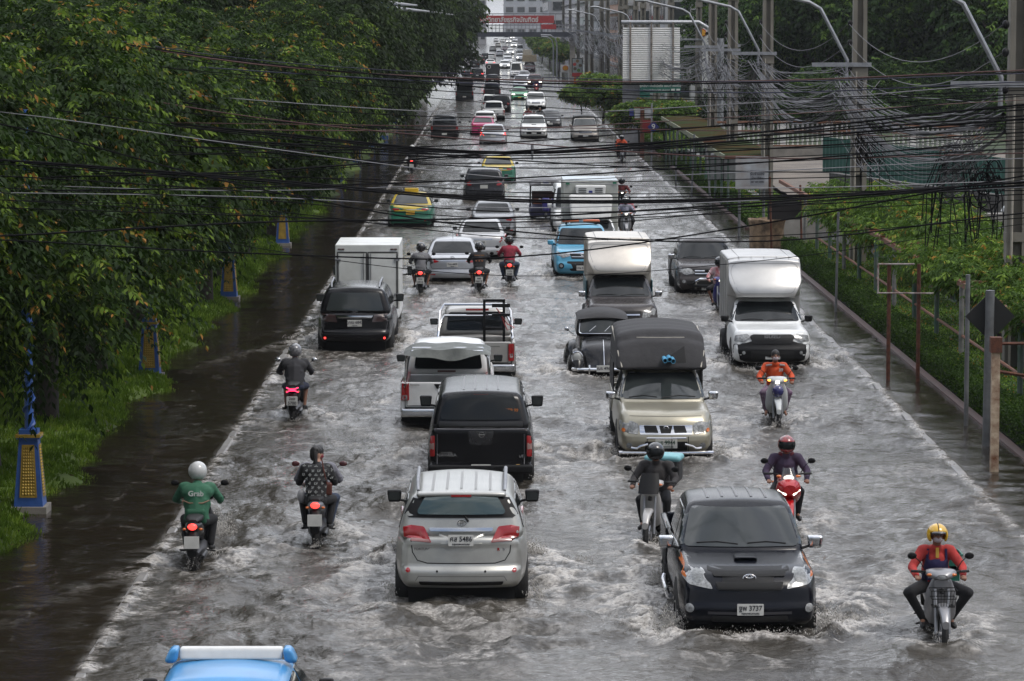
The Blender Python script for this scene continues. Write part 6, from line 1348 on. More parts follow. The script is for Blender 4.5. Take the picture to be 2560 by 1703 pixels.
text_on(p_, 'กาแฟ ชาไทย', .05, (0, .10, 1.0), 'F', mat('print_lilac', (.2, .18, .3), var=0), .002); strip(bj, 'F', [(0, 1.26), (0, 1.40)], .045, .014).build('button_placket', mat('placket_yellow', (.5, .3, .04), var=.1), p_, 0)
cr_ = thing('crate', 'green plastic crates with bottles on the tail of the scooter with the wire basket', 'crate', o.location, math.pi); CG = mat('crate_green', (.01, .13, .09), rough=.5)
for (x0, z0, z1) in ((-.40, .98, 1.14), (-.38, .78, .92)): MB().box(x0, -.95, z0, -.12, -.55, z1).box(x0 - .02, -.97, z1 - .02, -.1, -.53, z1).build('crate_tray', CG, cr_, 0)
MB().ball((-.22, -.7, 1.12), (.11, .11, .12)).build('bottle', mat('bottle_teal', (.02, .16, .12), rough=.2, coat=.5), cr_)
# orange vest rider
o = scooter('orange', 'white scooter with lit amber indicators and a dark blue helmet on its front hook', paint('scooter_white', (.55, .57, .57), 0), ind=True, lit=True, wide=.34)
p_, J, hd, jk = person('person in an orange vest marked 39 over dark sleeves, bare-headed with a pale mask', o, mat('vest_orange', (.58, .07, .012), rough=.75, bump=.3), mat('floral_trousers', (.06, .02, .06), rough=.9, var=.9, vscale=22, dirt=(.3, .25, .3)), hair=True, mask=mat('mask_pale', (.42, .36, .38), rough=.8), barefoot=True, knee=.27)
text_on(jk, '39', .09, (-.11, .095, 1.27), 'F', TXW, .003); 
for s in (-1, 1): MB().tube([(s * .19, .03, 1.36), (s * .08, .08, 1.385)], .02, 5).build('reflective_band', mat('band_grey', (.3, .3, .3), rough=.5), jk)
hl_ = thing('hung_helmet', 'dark blue helmet hanging on the front of the white scooter', 'helmet', o.location, math.pi); MB().ball((0, .64, .84), (.12, .12, .125)).build('helmet_shell', mat('helmet_blue', (.025, .025, .12), rough=.2, coat=.8), hl_)
# purple rider on red sport bike
RED = paint('bike_red', (.42, .008, .012), .1, .25)
o = scooter('purple', 'red sports motorbike with smoked screen, half hidden behind the black pickup', RED, lit=True, wide=.28, dep=.16)
for ch in list(o.children):
    if ch.name.split('.')[0] in ('handlebar_cover', 'leg_shield'): bpy.data.objects.remove(ch)
hull(o, 'nose_fairing', RED, [(.25, .72, .16, .20), (.45, .80, .20, .20), (.62, .86, .17, .15), (.74, .86, .09, .07)]); hull(o, 'fuel_tank', RED, [(-.15, .86, .10, .06), (.1, .93, .15, .09), (.28, .92, .12, .08)])
q = MB(); Vt = []
for i in range(7):
    for k in range(9): a = lerp(-1.2, 1.2, k / 8); t = i / 6; Vt.append((math.sin(a) * lerp(.15, .09, t), lerp(.60, .42, t) + .08 * math.cos(a) - .03, lerp(.96, 1.17, t)))
q.add(Vt, [(i * 9 + k, i * 9 + k + 1, (i + 1) * 9 + k + 1, (i + 1) * 9 + k) for i in range(6) for k in range(8)]); q.build('windscreen', mat('smoked_screen', (.05, .05, .055), rough=.08, alpha=.75, var=0), o, 60)
for s in (-1, 1): MB().tube([(s * .16, .60, .84), (s * .06, .73, .79)], .022, 6).build('headlight', LAMP_ON, o)
p_, J, hd, jk = person('person in a purple long-sleeved top and red and black patterned helmet', o, mat('top_purple', (.045, .028, .06), rough=.85, bump=.3), TR_K, helmet=1, hcol=mat('helmet_red_pattern', (.03, .03, .03), rough=.22, coat=.8, var=.9, vscale=16, dirt=(.35, .02, .02)), lean=.06, hz=.98, wide=1.08)
hull_ = MB().tube([(-.12, .02, 1.42), (0, .06, 1.37), (.12, .02, 1.42)], .035, 6).build('collar', mat('collar_red', (.12, .01, .02), rough=.8), jk)
# grey jacket rider with blue box
BRZ = paint('bike_bronze_white', (.42, .41, .40), .2)
o = scooter('greyj', 'white and bronze maxi scooter with a black screen, left of the black pickup', BRZ, lit=False, wide=.26, rz=-.22)
q = MB(); Vt = []
for i in range(7):
    for k in range(9): a = lerp(-1.2, 1.2, k / 8); t = i / 6; Vt.append((math.sin(a) * lerp(.17, .20, min(1, t * 2)) * (1 - .3 * t), lerp(.66, .48, t) + .08 * math.cos(a) - .03, lerp(.92, 1.22, t)))
q.add(Vt, [(i * 9 + k, i * 9 + k + 1, (i + 1) * 9 + k + 1, (i + 1) * 9 + k) for i in range(6) for k in range(8)]); q.build('windscreen', BLACK, o, 60)
p_, J, hd, jk = person('person in a grey-brown zipped jacket and black full-face helmet', o, mat('jacket_greybrown', (.03, .027, .027), rough=.85, bump=.5, bscale=14), TR_K, helmet=1, hcol=HELB, wide=1.15)
bx = thing('delivery_box', 'pale blue box behind the rider in the grey-brown jacket', 'box', o.location, o.rotation_euler[2]); q = MB(); V, F = rbox(.54, .42, .05, (6, 4, 4), lambda a, b, c: (a, -.78 + b, .92 + c * .36), .36); q.add(V, F).build('box_body', mat('box_black2', (.02, .02, .02), rough=.5), bx, 50)
V, F = rbox(.58, .46, .05, (6, 4, 3), lambda a, b, c: (a, -.78 + b, 1.26 + c * .10 - .04 * abs(a)), .1); MB().add(V, F).build('box_lid', mat('lid_pale_blue', (.18, .42, .46), rough=.5), bx, 50)
# others oncoming
o = scooter('behind', 'blue-tailed motorbike squeezed beside the white pickup with the aluminium box', mat('bike_blue', (.02, .02, .15), rough=.3, coat=.6)); person('person in a red and white racing jacket and black helmet', o, mat('jacket_redwhite', (.45, .45, .45), rough=.8, var=.9, vscale=5, dirt=(.4, .02, .03)), TR_K, helmet=1, hcol=HELB, shorts=True, fine=False, knee=.33)
o = scooter('whiteh', 'silver scooter with lit headlamp right of the refrigerated truck', paint('scooter_silver2', (.3, .3, .31), .4))
person('person in a pale lilac shirt and white helmet with dark visor', o, mat('shirt_lilac', (.30, .30, .38), rough=.85), TR_K, helmet='visor', hcol=HELW, fine=False, knee=.3)
person('pillion in pink peering from behind the white-helmeted rider', o, mat('shirt_pink', (.5, .17, .19), rough=.85), TR_K, helmet=1, hcol=HELB, fine=False, pillion=True, dx=-.06, dy=-.36, dz=.06)
o = scooter('helm3', 'dark motorbike farther back beside the refrigerated truck', BLACK); person('person in a dark red jacket and black helmet behind the lilac shirt', o, mat('jacket_dark_red', (.12, .015, .015), rough=.8), TR_K, helmet=1, hcol=HELB, fine=False)
o = scooter('orange2', 'dark grey maxi scooter with lit lamp alone by the right kerb', mat('bike_darkgrey', (.035, .037, .045), rough=.35, coat=.5), wide=.36); person('person in an orange vest and grey helmet alone by the right kerb', o, mat('vest_orange'), TR_K, helmet='visor', hcol=mat('helmet_grey', (.12, .12, .12), rough=.3), fine=False)
person('pillion in orange behind the lone rider at the right kerb', o, mat('vest_orange'), TR_K, helmet=1, hcol=HELB, fine=False, pillion=True, dx=.05, dy=-.36, dz=.05)
o = scooter('bluered', 'small red motorbike far away in the right lanes', RED); person('person in a blue shirt on the small red motorbike', o, mat('shirt_blue', (.02, .03, .25), rough=.8), mat('trousers_red', (.3, .02, .02), rough=.8), helmet=1, hcol=HELB, fine=False)
# people standing in the bed of the white pickup
hp_ = G(1335, 346)
for i, (dx, lab) in enumerate(((-.35, 'person standing left in the bed of the oncoming white pickup'), (.45, 'person standing right in the bed of the oncoming white pickup'), (.05, 'person crouching in the middle of the white pickup bed'))):
    person(lab, o, [mat('jacket_dark_red'), JB, mat('shirt_brown', (.10, .05, .035), rough=.9)][i], TR_K, hair=True, fine=False, loc=(hp_.x + dx, hp_.y + 4.0, .42 - (.25 if i == 2 else 0)), rz=math.pi)
# ------------------------------------------------------------------ right-hand side of the road
HX = 9.72
BRICK = mat('wet_brick_kerb', (.085, .035, .03), rough=.4, var=.4, vscale=6, bump=.5)
SOIL = mat('ground_cover_base', (.04, .08, .012), rough=.9, var=.4, vscale=3, dirt=(.02, .025, .01))
def leaf_scatter(P, seed, ll, lw, m, name, tonek=.6):
    r = np.random.RandomState(seed); n = len(P); d = r.normal(0, 1, (n, 3)); d[:, 2] = np.abs(d[:, 2]) * .8; d /= np.linalg.norm(d, axis=1, keepdims=True)
    w = np.cross(d, r.normal(0, 1, (n, 3))); w /= np.linalg.norm(w, axis=1, keepdims=True); l = (ll * (.7 + .6 * r.rand(n)))[:, None]; ww = (lw * (.7 + .6 * r.rand(n)))[:, None]
    V = np.stack([P, P + d * l * .5 + w * ww, P + d * l, P + d * l * .5 - w * ww], 1).reshape(-1, 3)
    t = r.rand(n) * tonek + (r.rand(n) < .1) * .35
    return big_mesh(name, V, np.arange(4 * n).reshape(-1, 4), m, {'tone': np.repeat(np.clip(t, 0, 1), 4)})
BEDS = [(44, 112.5), (126, 180), (193, 330)]
HLAB = ['clipped hedge nearest on the right, along the brick kerb', 'clipped hedge beyond the round planter', 'clipped hedge farthest up the right kerb']
for bi, (a, b) in enumerate(BEDS):
    mb = MB().box(HX - .12, a, -.3, HX + .06, b, .06); tag(mb.build('bed_kerb', BRICK, smooth=0), None, None, kind='structure')
    terrain('planting_bed', [(a, HX + .2, HX + 2.7, .22, .43), (b, HX + .2, HX + 2.7, .22, .43)], SOIL, 20, .03)
    L_ = b - a; n = int(min(52000, L_ * 800) * (1.0 if bi == 0 else .55)); r = np.random.RandomState(bi)
    # hedge: front face and top of a rounded box
    u = r.rand(n); y = a + L_ * (r.rand(n) ** (1.25 if bi == 0 else 1)); f = r.rand(n)
    x = np.where(u < .45, HX + .08 + .12 * r.rand(n), HX + .08 + .62 * r.rand(n)); z = np.where(u < .45, .02 + .46 * f, .44 + .08 * r.rand(n)); z += .03 * samp('m', x, y, 30.) - .06 * (x < HX + .14) * (z > .4)
    sz = .055 if bi == 0 else .10
    o = thing('hedge', HLAB[bi], 'hedge', (0, 0, 0), 0, 'hedges along the right kerb'); link('leaves', leaf_scatter(np.stack([x, y, z], 1), bi, sz, sz * .4, LEAF_H, 'leaves'), o)
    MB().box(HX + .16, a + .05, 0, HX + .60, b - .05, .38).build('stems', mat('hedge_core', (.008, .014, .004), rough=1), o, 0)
    n2 = int(n * 1.1); x = HX + .35 + 2.2 * r.rand(n2); y = a + L_ * (r.rand(n2) ** (1.25 if bi == 0 else 1)); z = .42 + .06 * r.rand(n2) + .02 * samp('m', x, y, 30.)
    tag(link('ground_cover', leaf_scatter(np.stack([x, y, z], 1), 30 + bi, sz * 1.1, sz * .35, LEAF_P, 'ground_cover', .95)), None, None, kind='stuff')
PG = mat('post_green', (.012, .075, .045), rough=.55, var=.3, dirt=(.12, .12, .11), vscale=3)
# pergola
o = thing('pergola', 'long low pergola of green posts and a rusty beam behind the near hedge', 'pergola', (0, 0, 0))
RB = mat('beam_rust', (.12, .075, .05), rough=.8, var=.5, vscale=4, dirt=(.16, .045, .02))
MB().box(10.55, 45, 1.97, 10.66, 122, 2.09).build('beam', RB, o, 0); MB().box(12.75, 45, 1.97, 12.86, 112, 2.09).build('beam', RB, o, 0); MB().tube([(10.62, 45, .85), (10.62, 108, .85)], .035, 6).build('lower_rail', RB, o)
for k in range(17): 
    y = 112 - 4.2 * k
    if y < 44: break
    for x in (10.6, 12.8): MB().tube([(x, y, .2), (x, y, 2.0)], .06, 10).build('post', PG if k % 3 else mat('post_grey', (.2, .2, .19), rough=.7, var=.3), o)
for k in range(26): y = 110 - 2.6 * k; MB().box(10.5, y, 2.10, 12.9, y + .05, 2.15).build('rafter', RB, o, 0)
# small trees over the pergola
pk = [tree_kind('pergola_tree', 'x', 'tree', 300 + i, 2.55, 1.75, 2.5, .85, 1500, LEAF_P, 1.9, .07, length=.30, nleaf=9, ll=.17, lw=.06, droop=.25, bright=.2, shell=.35) for i in range(3)]
PL = ['leafy small tree over the near end of the pergola, lowest in view', 'leafy small tree second from the near end of the pergola', 'small tree behind the empty rusty sign frame', 'small tree over the pergola beside the black diamond sign']
for i, y in enumerate([50, 55, 60, 65.5, 71, 76.5, 82, 88, 94, 99.5, 105, 110, 115]):
    plant(pk[i % 3], 12.2 + (.4 if y > 100 else .25 * math.sin(i * 2.1)), y, (-.6 if y > 74 else -.15), rnd.uniform(0, 6), PL[i] if i < len(PL) else '%s small tree over the pergola, counted from its near end' % ORD[i], 'small trees over the pergola', rnd.uniform(.92, 1.1))
# bushy trees farther along the right
bk = tree_kind('roadside_tree', 'x', 'tree', 330, 3.0, 1.9, 2.4, 1.15, 2300, LEAF_P, 2.2, .1, length=.45, nleaf=8, ll=.26, lw=.12, bright=.25)
for i, (px_, py_, s_, sc, lab) in enumerate([(1508, 208, 33, .9, 'yellow-green bushy tree left of the corrugated billboard'), (1540, 236, 35, .75, 'smaller bushy tree at the foot of the corrugated billboard'), (1600, 276, 40, .8, 'bushy tree directly under the green Thai sign'), (1665, 280, 41, .85, 'bushy tree right of the green Thai sign, above the shelter roof'),
                                       (1455, 232, 30, .8, 'dark low tree beside the orange-posted menu sign')]):
    Y = FPX / s_; plant(bk, (px_ - VANISH) / s_, Y, CAMH - (py_ - HORIZON) / s_ - 3.0 * sc, i, lab, 'bushy trees on the right', sc)
for i, Y in enumerate([500, 535, 575, 620, 670, 730, 800]):
    plant(bk, 9.6 + (i % 2) * .8, Y, -.3, i, '%s small green tree lining the far right kerb, counted from the near end' % ORD[i], 'far right kerb trees', 1.25)
# round planter and walls
pl = G(1917, 617); prof = [(.60, 0), (.62, .3), (.60, .6), (.64, .86), (.68, .93), (.66, .99), (.58, 1.0), (.52, .93), (.5, .8), (0, .78)]
mb = MB(); mb.lathe(prof, (0, 0, 0), 'z', 40); mb.v = [(x * (1 + .03 * math.sin(7 * math.atan2(y, x))), y * (1 + .03 * math.sin(7 * math.atan2(y, x))), z + .02 * math.sin(5 * math.atan2(y, x)) * (z > .9)) for x, y, z in mb.v]
o = mb.build('round_planter', mat('stained_planter', (.26, .18, .11), rough=.85, var=.8, vscale=3.5, dirt=(.06, .04, .025), bump=.8), None, 50); o.location = pl; tag(o, 'big round weathered concrete planter with a cracked rim, by the gap in the hedges', 'planter')
WALL = mat('pale_wall', (.30, .29, .265), rough=.85, var=.3, vscale=.9, dirt=(.16, .15, .135))
def wall(name, label, pts, th=.16, m=WALL, cat='wall'):
    """pts: (x, y, z0, z1)"""
    mb = MB(); V = []
    for i, (x, y, z0, z1) in enumerate(pts):
        a = Vector(pts[max(0, i - 1)][:2]); b = Vector(pts[min(len(pts) - 1, i + 1)][:2]); t = (b - a).normalized(); nn = Vector((-t.y, t.x)) * th / 2
        for s_ in (-1, 1):
            V += [(x + nn.x * s_, y + nn.y * s_, z0), (x + nn.x * s_, y + nn.y * s_, z1)]
    F = []
    for i in range(len(pts) - 1):
        a, b = 4 * i, 4 * i + 4; F += [(a, b, b + 1, a + 1), (a + 2, a + 3, b + 3, b + 2), (a + 1, b + 1, b + 3, a + 3)]
    e = 4 * (len(pts) - 1); F += [(0, 1, 3, 2), (e, e + 2, e + 3, e + 1)]
    return tag(mb.add(V, F).build(name, m, smooth=0), label, cat)
wall('low_wall', 'pale low wall right of the round planter', [(10.3, 119.5, -.3, .80), (13.4, 119.5, -.3, .80)])
wall('ramp_wall', 'long pale wall behind the pergola posts', [(11.5, 116, -.3, .55), (13.25, 93, -.3, 1.72), (17.5, 92, -.3, 1.75)])
wall('slab_wall', 'thick pale concrete beam behind the pergola trees', [(14.9, 108, 1.25, 1.62), (18.6, 108, 1.30, 1.70)], .5)
wall('retaining_wall', 'grey retaining wall below the balustrade', [(12.5, 184, -.3, .95), (20.0, 184, -.3, .95), (21.5, 170, -.3, .7)], .4, CONC)
wall('yard_wall', 'dark stained concrete ramp wall right of the second utility pole', [(14.2, 138, -.3, 1.6), (19.5, 120, -.3, 1.5), (24, 118, -.3, 1.4)], .3, mat('dark_concrete', (.09, .088, .082), rough=.9, var=.4))
# corrugated teal fence
mb = MB(); V = []; A, B_ = Vector((16.8, 168)), Vector((26, 122)); n = 160
for i in range(n + 1):
    p = A.lerp(B_, i / n); q = .03 * (1 if i % 2 else -1); V += [(p.x + q, p.y, .2), (p.x + q, p.y, 2.05)]
mb.add(V, [(2 * i, 2 * i + 2, 2 * i + 3, 2 * i + 1) for i in range(n)]); fo = mb.build('teal_fence', mat('teal_sheet', (.010, .085, .065), rough=.5, var=.2), None, 0); md = fo.modifiers.new('s', 'SOLIDIFY'); md.thickness = .02; tag(fo, 'teal corrugated sheet fence below the balustrade', 'fence')
# balustrade
WB = mat('white_baluster', (.66, .66, .64), rough=.7, var=.15); TERR = mat('terracotta_rail', (.20, .095, .055), rough=.8, var=.25)
def balustrade(label, x0, x1, Y, zb, dz=0.0):
    o = thing('balustrade', label, 'balustrade', (0, 0, 0)); n = int((x1 - x0) / .27); H_ = 1.29
    for z0, h in ((zb, .08), (zb + .82, .09), (zb + H_, .12)): MB().prism([(x0, z0), (x1, z0 + dz), (x1, z0 + dz + h), (x0, z0 + h)], Y - .14, Y + .14).build('rail', TERR, o, 0)
    for i in range(n):
        x = x0 + (i + .5) * (x1 - x0) / n; d = dz * (i + .5) / n
        if i % 9 == 4: MB().box(x - .16, Y - .10, zb + .08 + d, x + .16, Y + .10, zb + H_ + d - .002).build('pier', WB, o, 0); continue
        mb = MB(); mb.lathe([(.05, zb + .08 + d), (.035, zb + .2 + d), (.075, zb + .38 + d), (.04, zb + .62 + d), (.055, zb + .82 + d)], (x, Y, 0), 'z', 8); mb.lathe([(.045, zb + .91 + d), (.07, zb + 1.08 + d), (.045, zb + H_ + d)], (x, Y, 0), 'z', 8); mb.build('baluster', WB, o)
    return o
balustrade('long white balustrade with terracotta rails behind the bus shelter roofs', 12.4, 20.4, 184, .95)
balustrade('white balustrade sloping down at the right, above the teal fence', 22.2, 27.4, 184, .85, -.25)
# bus shelters
SHR = mat('rusty_green_sheet', (.022, .040, .020), rough=1.0, spec=0.0, var=.9, vscale=.55, dirt=(.06, .03, .015))
def shelter(label, x0, x1, y0, y1, z0, z1):
    o = thing('bus_shelter', label, 'bus shelter', (0, 0, 0)); mb = MB(); n = int((y1 - y0) / .35); V = []
    for i in range(n + 1):
        y = y0 + (y1 - y0) * i / n; q = .03 if i % 2 else -.03; V += [(x0, y, z0 + q), (x1, y, z1 + q)]
    r_ = mb.add(V, [(2 * i, 2 * i + 1, 2 * i + 3, 2 * i + 2) for i in range(n)]).build('roof', SHR, o, 0); md = r_.modifiers.new('s', 'SOLIDIFY'); md.thickness = .02
    MB().box(x0 - .06, y0, z0 - .16, x0, y1, z0 + .04).build('fascia', mat('fascia_tan', (.24, .17, .10), rough=.7, var=.4, dirt=(.05, .16, .11)), o, 0); MB().box(x0, y0 - .05, z0 - .12, x1, y0, z0 + .02).build('fascia', RB, o, 0)
    for k in range(int((y1 - y0) / 4) + 1):
        for x in (x0 + .15, x1 - .2): MB().tube([(x, y0 + .2 + 4 * k, -.3), (x, y0 + .2 + 4 * k, z0)], .05, 8).build('post', PG, o)
    MB().box(x1 - .5, y0 + 1, .35, x1 - .15, y1 - 1, .5).build('bench', mat('bench_grey', (.2, .2, .2)), o, 0)
shelter('far bus shelter with long rusty green roof', 9.75, 11.7, 154, 192, 2.35, 2.45); shelter('near bus shelter with rusty green roof', 9.6, 11.6, 137, 151.5, 2.35, 2.45)
o = thing('kiosk', 'grey metal kiosk standing under the far shelter roof', 'kiosk', (10.6, 152.6, 0)); MB().box(-.6, -.4, -.3, .6, .4, 1.75).build('cabinet', mat('cabinet_grey', (.17, .18, .19), rough=.5), o, 0); MB().box(-.66, -.46, 1.75, .66, .46, 1.8).build('lid', STEEL, o, 0); MB().box(-.02, -.41, -.2, .02, -.402, 1.7).build('door_gap', DARK, o, 0)
# signs and posts on the flooded pavement
def post(name, label, x, y, z1, r, m, lean=0.0, cat='post'):
    return tag(MB().tube([(x, y, -.32), (x + lean, y, z1)], r, 10).build(name, m), label, cat)
def ps(px_, py_): q = G(px_, py_); return q.x, q.y, FPX / q.y
GP = mat('grey_post', (.17, .175, .18), rough=.5, metal=.3, var=.2)
x, y, s_ = ps(2220, 954); x2, y2, _ = ps(2293, 947); o = thing('sign_frame', 'empty rusty sign frame on two thin red-brown posts', 'sign frame', (0, 0, 0)); y2 = y
for xx in (x, x + .66): MB().tube([(xx, y, -.3), (xx, y, 2.62)], .045, 8).build('post', RUST, o)
MB().tube([(x - .25, y - .05, 2.62), (x + .55, y - .05, 2.62)], .022, 6).tube([(x - .25, y - .05, 2.62), (x - .25, y - .05, 1.98)], .022, 6).tube([(x - .27, y - .05, 1.98), (x + .98, y - .05, 1.97)], .02, 6).build('frame', mat('frame_white', (.4, .38, .36), rough=.6, var=.5, dirt=(.15, .05, .03)), o)
x, y, s_ = ps(2089, 780); post('thin_post', 'thin grey post at the hedge end, right of the white box pickup', x, y, 2.75, .035, GP, .05)
x, y, s_ = ps(2415, 1064); post('thin_post', 'slim dark grey post left of the black diamond sign', x, y, 3.0, .045, GP)
x, y, s_ = ps(2466, 1116); o = thing('warning_sign', 'black-backed diamond sign on a thick grey post', 'sign', (x, y, 0)); MB().tube([(0, 0, -.3), (.03, 0, 2.95)], .085, 12).build('post', GP, o)
MB().prism([(-.42, 2.45), (.05, 1.98), (.52, 2.45), (.05, 2.92)], .09, .11).build('sign_plate', mat('sign_back', (.012, .012, .012), rough=.6), o, 0)
x, y, s_ = ps(2485, 1182); o = thing('rusted_post', 'cream post streaked with rust, nearest post on the right', 'post', (x, y, 0)); MB().box(-.07, -.07, -.3, .07, .07, 2.15).build('shaft', mat('cream_rust', (.40, .33, .24), rough=.7, var=.9, vscale=5, dirt=(.14, .045, .015)), o, 0)
MB().box(-.1, -.1, 2.15, .1, .1, 2.42).build('cap', RUST, o, 0); MB().tube([(.05, 0, 2.3), (1.4, .4, 2.28)], .03, 6).tube([(.05, .1, 1.8), (1.5, 2.2, 1.4)], .035, 6).build('brace', RUST, o)
for (px_, py_, zt_, ln, lab) in [(1689, 462, 2.6, .05, 'thin grey post farthest up the flooded right pavement'), (1728, 497, 2.9, .12, 'thin pale post leaning a little, before the white Thai sign'), (1780, 533, 2.9, -.28, 'pale post leaning toward the road, before the white Thai sign'), (1930, 640, 2.7, -.1, 'thin dark post holding the left side of the black board'), (2005, 628, 2.3, -.08, 'thin dark post holding the right side of the black board')]:
    x, y, s_ = ps(px_, py_); post('thin_post', lab, x, y, zt_, .04, GP if py_ < 600 else RUST, ln)
x, y, s_ = ps(1960, 634); o = tag(MB().box(x - .55, y + .3, 1.15, x + .62, y + .34, 1.78).build('black_board', mat('board_dark', (.01, .008, .008), rough=.7), smooth=0), 'dark blank board held between two thin posts above the planter', 'sign board')
x, y, s_ = ps(1848, 595); o = thing('notice_sign', 'white sign with rust spots and small Thai lettering on grey posts', 'sign', (0, 0, 0)); 
NM = mat('notice_white', (.40, .43, .46), rough=.6, var=.25, vscale=2, dirt=(.30, .27, .25)); MB().box(x - .15, y, 1.80, x + 1.06, y + .03, 3.0).build('sign_board', NM, o, 0)
MB().box(x + .38, y - .01, 1.95, x + .92, y - .004, 2.50).build('notice_panel', mat('notice_grey', (.30, .31, .33), rough=.6), o, 0)
for t_, zz, sz in (('รับจำนอง', 2.36, .14), ('บ้าน ที่ดิน', 2.20, .11), ('087 459 4590', 2.06, .085)): text_on(o, t_, sz, (x + .65, y - .014, zz), 'R', INK, .002)
for dx in (0, .9): MB().tube([(x + dx, y + .08, -.3), (x + dx, y + .08, 2.9)], .05, 8).build('post', GP, o)
o = thing('stop_sign', 'blue diamond bus stop sign with a white 9 and a red panel behind', 'sign', (0, 0, 0)); Y = 186; s_ = FPX / Y; x = (1633 - VANISH) / s_; z = CAMH - (316 - HORIZON) / s_
BLU = mat('sign_blue', (.02, .025, .15), rough=.5, var=.1); MB().prism([(x - .34, z), (x, z - .34), (x + .34, z), (x, z + .34)], Y, Y + .02).build('sign_plate', BLU, o, 0); text_on(o, '9', .44, (x, Y - .006, z), 'R', WHITEPL, .006); MB().tube([(x - .1, Y + .05, -.3), (x - .1, Y + .05, 3.3)], .045, 8).build('post', STEEL, o)
MB().box(x - .60, Y + .3, z - .35, x - .12, Y + .33, z + .38).build('red_panel', mat('panel_red', (.22, .012, .015), rough=.5), o, 0)
o = thing('old_board', 'pair of white boards in a rusty frame with a blue panel at their left', 'sign board', (0, 0, 0)); Y = 196; s_ = FPX / Y; xx = lambda p: (p - VANISH) / s_; zz = lambda p: CAMH - (p - HORIZON) / s_
MB().box(xx(1586), Y, zz(294), xx(1600), Y + .05, zz(270)).box(xx(1611), Y, zz(294), xx(1631), Y + .05, zz(270)).build('white_board', NM, o, 0); MB().box(xx(1600), Y - .05, -.3, xx(1610), Y + .05, zz(266)).box(xx(1584), Y - .03, zz(269), xx(1633), Y + .02, zz(266)).box(xx(1584), Y - .03, zz(298), xx(1633), Y + .02, zz(295)).build('frame', RUST, o, 0); MB().box(xx(1573), Y, zz(290), xx(1584), Y + .05, zz(270)).build('blue_panel', BLU, o, 0)
# corrugated billboard
Y = 215; s_ = FPX / Y; o = thing('billboard', 'white corrugated billboard back with three brown battens hung from a pipe gantry', 'billboard', (0, 0, 0)); CW = mat('corrugated_white', (.78, .77, .75), rough=.5, var=.06)
x0, x1, z0, z1 = xx(1555), xx(1697), zz(206), zz(69); x0, x1 = (1556 - VANISH) / s_, (1698 - VANISH) / s_; z0, z1 = CAMH - (206 - HORIZON) / s_, CAMH - (69 - HORIZON) / s_
V = []; n = 26 * 4
for i in range(n + 1):
    z = z0 + (z1 - z0) * i / n; q = (.0, .05, .055, .02)[i % 4]; V += [(x0, Y - q, z), (x1, Y - q, z)]
b_ = MB().add(V, [(2 * i, 2 * i + 1, 2 * i + 3, 2 * i + 2) for i in range(n)]).build('sheet', CW, o, 0); md = b_.modifiers.new('s', 'SOLIDIFY'); md.thickness = .05
BT = mat('batten_brown', (.26, .22, .19), rough=.8, var=.5)
for f_ in (.13, .50, .88): xm = lerp(x0, x1, f_); MB().box(xm - .055, Y - .14, z0 - .05, xm + .055, Y - .06, z1 + .35).build('batten', BT, o, 0)
X9 = lambda p: (p - VANISH) / s_; zp = CAMH - (56 - HORIZON) / s_; MB().tube([(x0 - .1, Y, zp), (X9(1745), Y, zp), (X9(1770), Y, zp - .4), (X9(1788), Y, zp - 1.1), (X9(1793), Y, zp - 2.2)], .14, 10).build('gantry_pipe', STEEL, o); MB().tube([(X9(1800), Y, -.3), (X9(1800), Y, 6.8)], .22, 12).build('post', STEEL, o)
MB().box(x0 + .02, Y + .3, -.3, x0 + 1.25, Y + .7, z0 + .1).build('pylon', mat('pylon_grey', (.20, .20, .21), rough=.6), o, 0)
o = thing('shop_sign', 'green sign with white Thai lettering below the corrugated billboard', 'sign', (0, 0, 0)); Y = 215; s_ = FPX / Y; X2 = lambda p: (p - VANISH) / s_; Z2 = lambda p: CAMH - (p - HORIZON) / s_
SG = mat('sign_green', (.008, .12, .085), rough=.5, var=.1); MB().box(X2(1599), Y, Z2(231), X2(1701), Y + .08, Z2(196)).build('sign_board', SG, o, 0); MB().box(X2(1599), Y, Z2(242), X2(1624), Y + .08, Z2(231.4)).build('sign_board', SG, o, 0); MB().box(X2(1694), Y + .1, Z2(196), X2(1701), Y + .15, Z2(186)).build('sign_edge', SG, o, 0)
text_on(o, 'จุลเสนา เอ็นจิเนียริ่ง แอนด์ เซอร์วิส', .20, (X2(1650), Y - .01, Z2(214)), 'R', WHITEPL, .004); text_on(o, 'ออกแบบติดตั้งระบบไฟฟ้า ปรับอากาศ', .12, (X2(1640), Y - .01, Z2(224)), 'R', WHITEPL, .002)
for p in (1677, 1690): MB().box(X2(p), Y - .012, Z2(227), X2(p + 9), Y - .004, Z2(221)).build('white_square', WHITEPL, o, 0)
for p in (1605, 1695): MB().tube([(X2(p), Y + .12, -.3), (X2(p), Y + .12, Z2(196))], .08, 8).build('post', GP, o)
